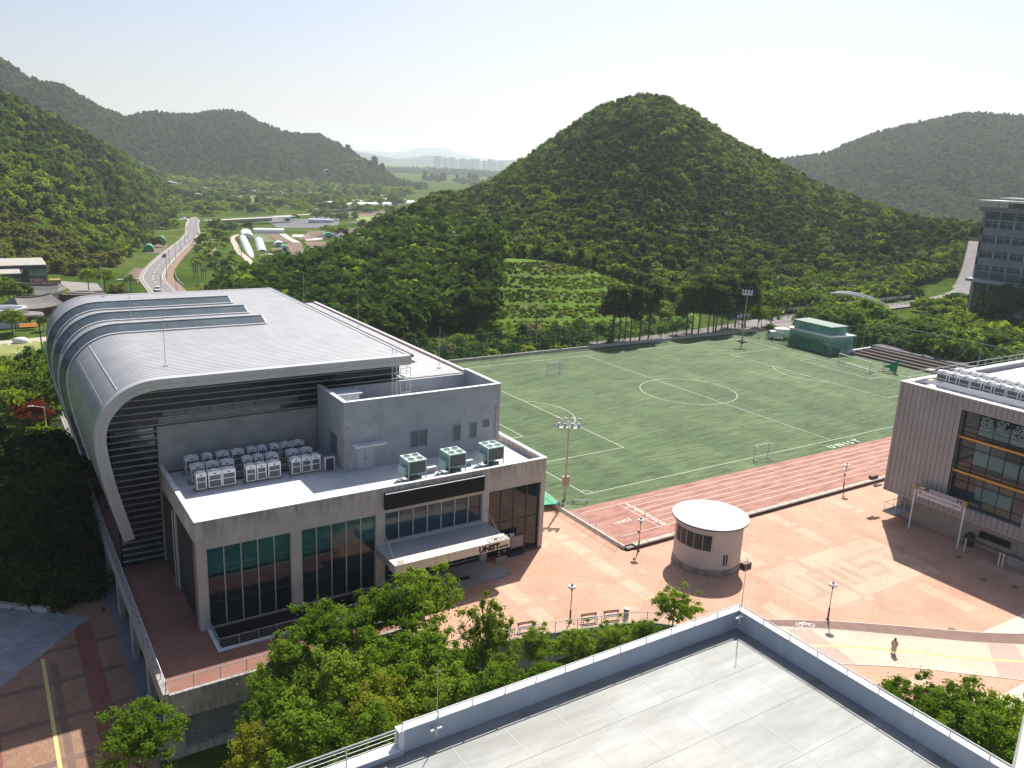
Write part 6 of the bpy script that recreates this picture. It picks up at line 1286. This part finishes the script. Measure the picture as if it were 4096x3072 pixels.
# --- mid-distance trees
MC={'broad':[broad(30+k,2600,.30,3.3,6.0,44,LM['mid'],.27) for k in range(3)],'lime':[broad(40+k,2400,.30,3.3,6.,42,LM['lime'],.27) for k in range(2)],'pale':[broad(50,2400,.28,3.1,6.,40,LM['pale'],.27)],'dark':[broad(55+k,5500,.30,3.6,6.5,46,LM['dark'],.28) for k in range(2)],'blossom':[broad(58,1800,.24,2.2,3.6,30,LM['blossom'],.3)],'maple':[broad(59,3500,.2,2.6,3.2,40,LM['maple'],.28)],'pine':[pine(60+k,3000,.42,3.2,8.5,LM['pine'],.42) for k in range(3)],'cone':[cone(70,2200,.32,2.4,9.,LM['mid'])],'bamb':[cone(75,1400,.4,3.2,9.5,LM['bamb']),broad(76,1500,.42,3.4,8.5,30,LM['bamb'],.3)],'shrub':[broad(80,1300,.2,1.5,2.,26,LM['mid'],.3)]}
MT=[trunk_mesh(20+k,5.4,.2,6,2.2) for k in range(2)]; PT=[trunk_mesh(25,9.0,.17,7,1.8,.6,'trunk',.08),trunk_mesh(26,9.4,.15,7,1.8,.6,'trunk',.08)]
rr_=random.Random(4)
def tree(kind,x,y,s,lab,group=None,z=None,name=None):
    z=Th(x,y) if z is None else z; k=rr_.randrange(len(MC[kind])); c=MC[kind][k]; nm=name or {'pine':'pine_tree','cone':'conifer_tree','bamb':'bamboo_clump','maple':'maple_tree','blossom':'flowering_shrub','shrub':'shrub'}.get(kind,'broadleaf_tree')
    cz={'pine':1.4,'cone':.8,'bamb':.0,'maple':4.0,'blossom':2.0,'shrub':.9}.get(kind,5.4); t=PT[k%2] if kind=='pine' else MT[k%2]
    if kind in('bamb','shrub','blossom'): t=None if kind!='blossom' else MT[0]
    if t is None:
        o=bpy.data.objects.new(nm,c); scn.collection.objects.link(o); o.location=(x,y,z+cz*s); o.scale=(s,s,s); o.rotation_euler=(0,0,rr_.uniform(0,6.28)); return tags(o,lab,'shrub' if kind!='bamb' else 'bamboo',group)
    ss_=s*rr_.uniform(.92,1.1); return tobj(nm,c,t,(x,y,z),(s*rr_.uniform(.9,1.1),s*rr_.uniform(.9,1.1),ss_),rr_.uniform(0,6.28),lab,'tree',group,cz)
# dark shaded trees left of the terrace
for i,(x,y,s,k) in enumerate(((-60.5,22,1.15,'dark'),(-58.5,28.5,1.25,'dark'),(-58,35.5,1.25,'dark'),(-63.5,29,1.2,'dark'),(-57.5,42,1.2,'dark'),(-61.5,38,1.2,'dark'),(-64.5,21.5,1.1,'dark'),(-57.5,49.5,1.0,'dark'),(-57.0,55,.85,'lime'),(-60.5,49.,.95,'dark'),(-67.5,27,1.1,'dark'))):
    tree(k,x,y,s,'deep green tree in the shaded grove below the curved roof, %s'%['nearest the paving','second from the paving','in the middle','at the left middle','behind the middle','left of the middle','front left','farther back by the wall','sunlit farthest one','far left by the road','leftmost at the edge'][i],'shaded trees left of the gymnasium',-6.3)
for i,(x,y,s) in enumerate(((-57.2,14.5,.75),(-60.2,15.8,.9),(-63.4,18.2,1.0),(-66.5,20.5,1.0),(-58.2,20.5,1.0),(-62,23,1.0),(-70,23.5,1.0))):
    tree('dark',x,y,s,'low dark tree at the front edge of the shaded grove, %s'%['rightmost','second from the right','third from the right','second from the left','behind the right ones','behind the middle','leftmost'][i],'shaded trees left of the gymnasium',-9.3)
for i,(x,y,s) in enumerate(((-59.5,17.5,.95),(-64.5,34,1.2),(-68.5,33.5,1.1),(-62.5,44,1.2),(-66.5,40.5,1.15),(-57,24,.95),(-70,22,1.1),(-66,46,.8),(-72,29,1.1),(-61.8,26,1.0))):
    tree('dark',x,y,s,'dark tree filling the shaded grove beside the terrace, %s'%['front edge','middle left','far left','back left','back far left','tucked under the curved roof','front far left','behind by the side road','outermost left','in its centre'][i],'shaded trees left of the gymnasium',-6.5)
for i,(x,y,s) in enumerate(((-59.8,79,.9),(-57.8,83,1.),(-55.0,80.5,.95),(-52.4,82,1.),(-60.8,88,1.),(-56.6,91,1.05),(-51.2,91,1.),(-53.3,87.5,1.),(-62,95,1.),(-58.2,99,1.),(-54,99,1.05),(-50,100,1.),(-61,106,1),(-56,108,1),(-51.5,108,1))):
    tree('broad' if i%4 else 'lime',x,y,s,'green tree in the sunlit row left of the curved roof, %s'%['front left beside the maple','behind the maple','front right beside the maple','touching the curved roof','second row left','second row middle','second row right','second row beside the roof','third row left end','third row left','third row middle','third row right','back row left','back row middle','back row right'][i],'sunlit trees left of the curved roof')
tree('maple',-57.3,75.6,1.05,'dark red maple tree beside the side road'); 
for i,(x,y,s) in enumerate(((-63,68.8,.9),(-61.2,70.,.9),(-59.7,71.5,.8),(-55,74.6,.6),(-53.6,73.6,.7),(-52,74.6,.7))): tree('shrub',x,y,s,'low clipped bush along the ochre pavement, %s'%['leftmost','second','third','by the lamp','right of the lamp','rightmost'][i],'bushes along the ochre pavement')
for i,(x,y,s,k) in enumerate(((-56.5,172,.8,'lime'),(-55.5,177,.75,'broad'),(-51,207,.6,'broad'),(-47.5,204,.5,'pale'),(-58.5,216,1.1,'lime'),(-55,218,1.1,'broad'),(-60,228,1.1,'broad'),(-53.5,231,.9,'broad'),(-50.5,227,.8,'dark'),(-64,205,1.,'dark'),(-49,176,.5,'broad'),(-58,250,1.,'lime'),(-29,256,1.,'lime'),(-24,253,.9,'lime'),(-21,247,.85,'bamb'),(-16,250,.7,'pale'))):
    tree(k,x,y,s,'garden tree %s'%['in front of the wavy annex','overlapping the wavy annex','behind the nearer tiled house','right of the nearer tiled house','tall and bright, in front of the lower dark building','dark green, beside the lower dark building','at the left edge below the dark building','left of the farther tiled house','small and dark, next to the farther tiled house','at the left edge beside the annex','low, beside the orange awning','light green, before the lower dark building','light green, behind the slim lamp post','small, right of the slim lamp post','brownish, near the road bend','pale, left of the white car'][i])
# pines and street trees between field and road
PL_=['left clump, one at its middle front','left clump, second from its right','left clump, rightmost','left clump, nearest the fence','right clump, fourth from its left','right clump, fifth from its left','right clump, sixth from its left','right clump, in its middle','right clump, just right of its middle','right clump, fifth from its right','right clump, fourth from its right','right clump, third from its right','left clump, second from its left','right clump, front one before the middle','left clump, leftmost','left clump, one behind its middle','right clump, leftmost','right clump, rightmost by the mast']
pp_=[(68.8,76.1),(73.9,74.3),(77.9,75.4),(69.6,72.8),(91.5,74.2),(95.6,75.8),(97.5,74.1),(101.4,76.),(104.8,76.3),(107.9,77),(112.6,78.7),(111.4,75.),(66,75),(99.5,73.5),(64.2,73),(71.5,77),(89,73.5),(114.5,77.)]
for i,(x,y) in enumerate(pp_): tree('pine',x,y,.95,'slender dark pine behind the far fence, number %s from the left of its clump'%'',None) if 0 else tree('pine',x,y,1.28+.1*(i%3),'slender tall pine behind the far fence, %s'%PL_[i],'tall pines behind the far fence')
for i,(x,y,k,s) in enumerate(((21,77,'blossom',1.),(25,79,'broad',.6),(30,77.5,'pine',.55),(36,80,'pine',.5),(42,79,'pine',.55),(46,75,'broad',.65),(50,76,'broad',.7),(54,76.5,'broad',.6),(57.5,77.5,'broad',.75),(61,75,'broad',.6),(47,81,'blossom',1.2),(53,82,'blossom',.9),(38,75.5,'shrub',1.1),(63,72.6,'cone',.55),(80,73,'broad',.45),(84,73.4,'broad',.45),(88,76,'broad',.5),(116,73.6,'broad',.75),(119,75,'lime',.7),(121.5,73.8,'broad',.7),(117,70,'shrub',1.2),(86,84,'broad',.5),(93,86,'broad',.55),(100,87,'broad',.55),(12,77,'pine',.7),(4,78,'pine',.6),(16,80,'broad',.7))):
    tree(k,x,y,s,'%s beyond the green fence, about %s'%({'pine':'low dark pine','broad':'young green street tree','blossom':'pale blossoming shrub','shrub':'round green shrub','cone':'small conifer','lime':'yellow-green street tree'}[k],['at its left end','left of the small pines','first of the small pines','middle of the small pines','last of the small pines','at the left of the bright bushes','centre left of the bright bushes','centre right of the bright bushes','at the right of the bright bushes','just left of the road start','above the bright bushes on the left','above the bright bushes on the right','under the small pines','right beside the pavement start','between the two pine clumps, left','between the two pine clumps, right','left of the right pine clump','left of the floodlight mast','right of the floodlight mast','at the junction','by the corner of the junction','across the road on the left','across the road in the middle','across the road on the right','behind the gymnasium roof end','left of the gymnasium roof end','between fence and gymnasium roof'][i]))
# --- forests as instanced masses
lib=bpy.data.collections.new('crown_library')
def libobj(me): o=bpy.data.objects.new('crown_source',me); lib.objects.link(o); return o
def crown_set(name,items):
    c=bpy.data.collections.new(name)
    for i,me in enumerate(items): o=bpy.data.objects.new('%s_%02d'%(name,i),me); c.objects.link(o)
    return c
FS={}
FS['mix']=crown_set('mix',[broad(101,560,.62,3.0,5.2,26,LM['mid'],.3),broad(102,560,.62,3.0,5.,24,LM['mid'],.3),broad(103,520,.6,3.,5.2,24,LM['lime'],.3),broad(104,520,.62,3.1,5.,24,LM['woods'],.3),broad(105,480,.55,2.8,5.4,24,LM['pale'],.3)])
FS['pine']=crown_set('pinec',[pine(111+k,560,.62,2.6,4.6,LM['pine'],.05) for k in range(3)]+[broad(114,480,.6,2.8,5,22,LM['woods'],.3),broad(115,420,.55,2.7,5,20,LM['mid'],.3)])
FS['bamb']=crown_set('bambc',[broad(121,460,.7,3,8.,24,LM['bamb'],.3),broad(122,460,.7,3,7.5,20,LM['bamb'],.3),broad(123,460,.7,3,7,20,LM['mid'],.3)])
FS['far']=crown_set('farc',[broad(131,240,1.15,3.2,4.6,16,LM['far'],.34),broad(132,240,1.15,3.2,4.8,16,LM['far'],.34),pine(133,260,1.3,2.8,5.5,LM['far'],.0)])
FS['shrub']=crown_set('shrubc',[broad(141,260,.26,1.,1.3,16,LM['woods'],.34),broad(142,260,.26,1.,1.3,16,LM['mid'],.34),broad(143,240,.26,1.,1.2,14,LM['lime'],.34)])
FS['lime']=crown_set('limec',[broad(151,560,.5,3.0,5.2,26,LM['lime'],.3),broad(152,560,.5,3.0,5.2,26,LM['mid'],.3),broad(153,520,.5,3.,5.,24,LM['mid'],.3),broad(154,520,.5,3.,5.4,24,LM['woods'],.3)])
def forest(name,pts,sc,vi,coll,label,cat='forest',zoff=2.2,zsc=None):
    n_=len(pts); me=bpy.data.meshes.new(name); me.vertices.add(n_); P=np.array(pts,dtype=np.float32); P[:,2]+=zoff*np.array(sc); me.vertices.foreach_set('co',P.ravel())
    a=me.attributes.new('sc','FLOAT_VECTOR','POINT'); r=np.random.default_rng(n_); s=np.array(sc)[:,None]*np.stack([r.uniform(.85,1.2,n_),r.uniform(.85,1.2,n_),r.uniform(.8,1.25,n_)],1); a.data.foreach_set('vector',s.ravel().astype(np.float32))
    a=me.attributes.new('rot','FLOAT_VECTOR','POINT'); q=np.zeros((n_,3));q[:,2]=r.uniform(0,6.28,n_);q[:,0]=r.normal(0,.08,n_); a.data.foreach_set('vector',q.ravel().astype(np.float32))
    a=me.attributes.new('vi','INT','POINT'); a.data.foreach_set('value',np.array(vi,dtype=np.int32))
    o=bpy.data.objects.new(name,me); scn.collection.objects.link(o); tags(o,label,cat,kind='stuff')
    ng=bpy.data.node_groups.new(name,'GeometryNodeTree'); ng.interface.new_socket('Geometry',in_out='INPUT',socket_type='NodeSocketGeometry'); ng.interface.new_socket('Geometry',in_out='OUTPUT',socket_type='NodeSocketGeometry')
    N=ng.nodes; gi=N.new('NodeGroupInput');go=N.new('NodeGroupOutput'); ip_=N.new('GeometryNodeInstanceOnPoints'); ci=N.new('GeometryNodeCollectionInfo'); ci.inputs['Collection'].default_value=coll; ci.inputs['Separate Children'].default_value=True; ci.inputs['Reset Children'].default_value=True
    def na(nm,t): x=N.new('GeometryNodeInputNamedAttribute'); x.data_type=t; x.inputs['Name'].default_value=nm; return x.outputs[0]
    ng.links.new(gi.outputs[0],ip_.inputs['Points']); ng.links.new(ci.outputs[0],ip_.inputs['Instance']); ip_.inputs['Pick Instance'].default_value=True
    ng.links.new(na('vi','INT'),ip_.inputs['Instance Index']); ng.links.new(na('sc','FLOAT_VECTOR'),ip_.inputs['Scale'])
    er=N.new('FunctionNodeEulerToRotation'); ng.links.new(na('rot','FLOAT_VECTOR'),er.inputs[0]); ng.links.new(er.outputs[0],ip_.inputs['Rotation']); ng.links.new(ip_.outputs[0],go.inputs[0])
    md=o.modifiers.new('scatter','NODES'); md.node_group=ng; return o
def vnoise(x,y,s,seed=0):
    r=np.random.default_rng(seed); t=0
    for k in range(5):
        a=r.uniform(0,6.28);f=r.uniform(.6,1.7)/s; t=t+np.sin((x*math.cos(a)+y*math.sin(a))*f*6.28/3+r.uniform(0,6.28))
    return t/5
def scatter(az0,az1,D0,D1,sp,seed,keep=None):
    r=np.random.default_rng(seed); area=math.radians(az1-az0)/2*(D1**2-D0**2); n_=int(area/sp**2); az=np.radians(r.uniform(az0,az1,n_)); D=np.sqrt(r.uniform(D0**2,D1**2,n_)); x=CX+D*np.sin(az);y=CY+D*np.cos(az); k=np.ones(n_,bool)
    if keep is not None: k=keep(x,y,np.degrees(az),D)
    x,y=x[k],y[k]; return np.stack([x,y,T(x,y)],1),r
def hillbase(h,az): return np.interp(az,HILLS[h][0],HILLS[h][1]),np.interp(az,HILLS[h][0],HILLS[h][2])
# cleared grass mound in front of the centre hill
MD=[(32.0,262),(36.5,268),(40.5,262),(44.2,246)]  # upper limit (az, distance)
def in_mound(az,D): up=np.interp(az,[30.8,31.5,33,36,39,42,45.6],[215,262,266,265,262,258,246]); return (az>31.2)&(az<45.4)&(D<up)
def inroad(x,y): 
    yr=np.interp(x,[58,72,90,112,140,165,190,215,240,270,310],[73,73.4,75,78,82.5,84,85.5,87,91,101,122]); return (x>56)&(x<320)&(np.abs(y-yr)<6.5)
def k_center(x,y,az,D):
    b,r=hillbase(0,az); ok=(D>b-14)&(D<r+50)&~in_mound(az,D)&~inroad(x,y)&~((x<113)&(y<72))&~((x>232)&(x<300)&(y>74)&(y<110)); ok&=~((az<30.8)&(D<210)&(y<73.5)&(x>-8)); return ok
def vi_center(P,r):
    n_=len(P); az=np.degrees(np.arctan2(P[:,0]-CX,P[:,1]-CY)); D=np.hypot(P[:,0]-CX,P[:,1]-CY); v=vnoise(P[:,0],P[:,1],60,3)+.35*vnoise(P[:,0],P[:,1],18,4); u=r.random(n_)+v*.55; return az,D,u
P,r=scatter(14,66,196,600,2.75,1,k_center); az,D,u=vi_center(P,r)
low=(az<31.5)&(D<360)
pinem=~low&(u>.18)&(r.random(len(P))<np.where((az>36)&(D>270),.93,.7))
mixm=~pinem
vi=r.integers(0,5,len(P)); vi_p=np.where(r.random(len(P))<.86,r.integers(0,3,len(P)),r.integers(3,5,len(P)))
vi_m=np.where(r.random(len(P))<.75,r.integers(0,2,len(P)),r.integers(2,5,len(P))); 
vi_m=np.where(low&(r.random(len(P))<.62),3,vi_m)
sc=np.where(low,r.uniform(1.1,1.9,len(P)),r.uniform(.5,.9,len(P)))
forest('hill_pine_wood',P[pinem],sc[pinem]*.95,vi_p[pinem],FS['pine'],'dark pine wood covering the rounded central hill','forest',.6)
forest('hill_broadleaf_wood',P[mixm],sc[mixm],vi_m[mixm],FS['mix'],'brighter broadleaf wood on the flanks and foot of the central hill','forest',2.6)
# bushes between the field end and the bridge road
P,r=scatter(45,80,170,420,3.1,2,lambda x,y,az,D:~((az>57.2)&(az<60.)&(D>252)&(D<300)&(y<np.interp(x,[150,190,215,240],[84,85.5,87,91])))&(x>124.5)&(y>-30)&~inroad(x,y)&~((x>196)&(y<66))&~((x>232)&(x<300)&(y>74)&(y<110))&(y<125)&(np.interp(x,[120,150,200],[62,75,80])>y*.0)&~((x<133)&(y>60)&(y<86)))
u=vnoise(P[:,0],P[:,1],25,8)+r.normal(0,.3,len(P)); vi=np.where(u>.2,0,np.where(u>-.25,1,np.where(u>-.6,2,3))); vi=np.where(r.random(len(P))<.15,r.integers(0,4,len(P)),vi)
forest('roadside_thicket',P,np.where(P[:,0]>165,.68,1.)*r.uniform(.85,1.35,len(P)),vi,FS['lime'],'thick mixed green trees filling the ground between the field and the office building','thicket',2.4)
for i,(x,y,s_) in enumerate(((189,50,1.3),(183,47,1.2),(194,46,1.4))):
    tree('dark',x,y,s_,'large dark tree hiding the foot of the office building, %s'%['middle one','left one','right one'][i],'dark trees before the office building')
# shrub rows on the mound and grass
P,r=scatter(31,46,208,270,.92,3,lambda x,y,az,D:in_mound(az,D)&~inroad(x,y)&(y>79.5)&((T(x,y)*.36+.15*vnoise(x,y,30,7))%1>.2)); 
gm_=MB(); V_=[]; A2=np.linspace(30.6,46,63); 
for a in A2:
    u_=np.interp(a,[30.6,31.5,33,36,39,42,45.6],[215,264,268,267,264,260,248]); l_=206+max(0,a-38)*3
    for t in np.linspace(0,1,30): D=l_+(u_-l_)*t; x=CX+D*math.sin(math.radians(a)); y=CY+D*math.cos(math.radians(a)); V_.append((x,y,Th(x,y)+.12))
gm_.add(V_,[(i*30+j,(i+1)*30+j,(i+1)*30+j+1,i*30+j+1) for i in range(62) for j in range(29)])
mm,n,b=_new('mound_grass'); b.inputs['Roughness'].default_value=.95; b.inputs['Specular IOR Level'].default_value=.1
gA=ramp(n,noise(n,.05,5),[(.34,(.19,.13,.08)),(.40,(.09,.14,.02)),(.56,(.10,.19,.016)),(.7,(.15,.24,.022))]); gB=ramp(n,noise(n,1.2,4),[(.3,.6),(.7,1.15)]); n.links.new(mix(n,1.,gA,gB,'MULTIPLY'),b.inputs['Base Color'])
S('grass_mound',gm_,mm)
forest('mound_shrubs',P,r.uniform(.28,.50,len(P)),np.where(vnoise(P[:,0],P[:,1],14,5)+r.normal(0,.25,len(P))>.05,1,2)-(r.random(len(P))<.3),FS['shrub'],'rows of low shrubs planted on the cleared grassy mound','shrubs',.5)
P,r=scatter(15,40,170,228,2.1,33,lambda x,y,az,D:(y>72)&(y<90)&(x<62)&(x>2)&~inroad(x,y)); forest('fence_foot_bushes',P,r.uniform(.7,1.9,len(P)),r.integers(0,3,len(P)),FS['shrub'],'low bushes and saplings behind the long green fence','bushes',.6)
# left hillside
def k_left(x,y,az,D):
    b,r=hillbase(2,az); return (D>b-6)&(D<r+70)
P,r=scatter(-8,12.8,330,1050,5.6,6,k_left); az=np.degrees(np.arctan2(P[:,0]-CX,P[:,1]-CY)); D=np.hypot(P[:,0]-CX,P[:,1]-CY)
bm=(D<np.interp(az,[-8,3,6,8.4],[470,470,450,400]))&(vnoise(P[:,0],P[:,1],60,9)>-.35); sc=r.uniform(.85,1.35,len(P))
forest('bamboo_grove',P[bm],sc[bm]*.95,np.where(r.random(bm.sum())<.8,r.integers(0,2,bm.sum()),2),FS['bamb'],'ochre tinted bamboo grove at the foot of the left hillside','forest',1.8)
v=vnoise(P[:,0],P[:,1],120,10)+r.normal(0,.3,len(P)); vi=np.where(v>.25,r.integers(0,2,len(P)),np.where(v>0,2,np.where(v>-.15,4,3))); vi=np.where(D>560,np.where(r.random(len(P))<.8,r.integers(0,2,len(P)),r.integers(2,4,len(P))),vi)
pm_=~bm&(v<-.05); forest('left_hill_pine_wood',P[pm_],sc[pm_],np.where(r.random(pm_.sum())<.8,r.integers(0,3,pm_.sum()),r.integers(3,5,pm_.sum())),FS['pine'],'darker evergreen patches on the left hillside','forest',.8)
pm_=~bm&(v>=-.05); forest('left_hill_wood',P[pm_],sc[pm_],vi[pm_],FS['mix'],'dense green wood over the near left hillside','forest',2.6)
# bushes and riverside trees scattered in the valley
def k_val(x,y,az,D):
    rd_=np.interp(y,[225,284,345,434,545,655],[-8,-3,12,38,70,95]); ok=(x-rd_>13)|(x-rd_<-9)
    tr=vnoise(x,y,45,12)+.5*vnoise(x,y,20,13); river=np.abs(x-np.interp(y,[240,300,375,470,548,700,900,1100],[22,32,50,66,95,150,215,280]))
    farm=((x>60)&(x<150)&(y>372)&(y<545)&(x>np.interp(y,[372,545],[58,96])))|((x>130)&(x<300)&(y>470)&(y<740)&(tr<.55)); 
    lane=np.abs(x-np.interp(y,[270,296,318,352,398,439,500],[30,36,46,55.5,62,71.8,84.5]))<4
    return ok&~farm&~lane&((tr>-.02)|((y>560)&(tr>-.3)))&((D<600)|(tr>-.1))&(D>300)&~((x>-30)&(x<-8)&(y<290))&~((x<20)&(y<430)&(x>-25)&(tr<.5))&~((az<9)&(D<360))
P,r=scatter(7,25.5,290,1500,11,14,k_val); D=np.hypot(P[:,0]-CX,P[:,1]-CY); near=D<520
forest('valley_bushes',P,np.where(near,r.uniform(.45,1.,len(P)),r.uniform(.9,1.7,len(P))),np.where(r.random(len(P))<.6,r.integers(0,2,len(P)),r.integers(2,4,len(P))),FS['lime'],'scattered bushes and small trees among the valley fields','bushes',2.0)
P,r=scatter(12,24,200,330,4.4,15,lambda x,y,az,D:(D>np.interp(az,[12,14,16,20,24],[300,285,205,200,200]))&(D<np.interp(az,[12,16,20,24],[305,300,325,330]))); 
forest('valley_edge_trees',P,r.uniform(.7,1.15,len(P)),np.where(r.random(len(P))<.6,4,r.integers(0,4,len(P))),FS['mix'],'greyish green trees between the gymnasium roof and the valley farms','forest',2.2)
# far hills
for nm,h,a0,a1,sp,sd,sc_,lab in (('far_left_hill_wood',3,-6,27,6.3,21,(.85,1.25),'hazy wooded ridge behind the valley on the left'),('far_right_hill_wood',4,49,68,6.5,22,(.85,1.3),'hazy wooded ridge behind the right side of the central hill')):
    def kf(x,y,az,D,h=h): b,r=hillbase(h,az); return (D>b-20)&(D<r+60)
    d0=min(HILLS[h][1])-20; d1=max(HILLS[h][2])+60; P,r=scatter(a0,a1,d0,d1,sp,sd,kf); forest(nm,P,r.uniform(*sc_,len(P)),r.integers(0,3,len(P)),FS['far'],lab,'forest',1.8)
P,r=scatter(22,34,3350,3900,15,24); forest('far_valley_wood',P,r.uniform(1.5,2.4,len(P)),r.integers(0,3,len(P)),FS['far'],'hazy low wood in front of the apartment towers','forest',1.5)
P,r=scatter(21,32,1500,2500,42,25,lambda x,y,az,D:vnoise(x,y,150,3)>.1); forest('far_valley_bushes',P,r.uniform(2,3.4,len(P)),r.integers(0,3,len(P)),FS['far'],'tiny hazy trees dotted over the far valley floor','trees',1.5)
P,r=scatter(8,26,1380,1540,16,26); forest('hill_foot_trees',P,r.uniform(1.6,2.6,len(P)),r.integers(0,2,len(P)),FS['lime'],'light green trees along the foot of the hazy left ridge','trees',2)
# grass tufts on the meadow beside the valley road
# ================= HAZE =================
hz=MB().box(-21500,-21500,-60,21500,21500,420); hm=bpy.data.materials.new('haze_air'); hm.use_nodes=True; n=hm.node_tree; n.nodes.remove(n.nodes['Principled BSDF']); vp=n.nodes.new('ShaderNodeVolumePrincipled'); vp.inputs['Color'].default_value=(.86,.93,1,1); vp.inputs['Density'].default_value=1.0e-4; vp.inputs['Anisotropy'].default_value=.35
n.links.new(vp.outputs[0],n.nodes['Material Output'].inputs['Volume'])
HZ=O('haze',hz,hm,loc=(0,0,0)); HZ['kind']='stuff'; HZ['label']='thin pale haze that fades the far hills and towers'
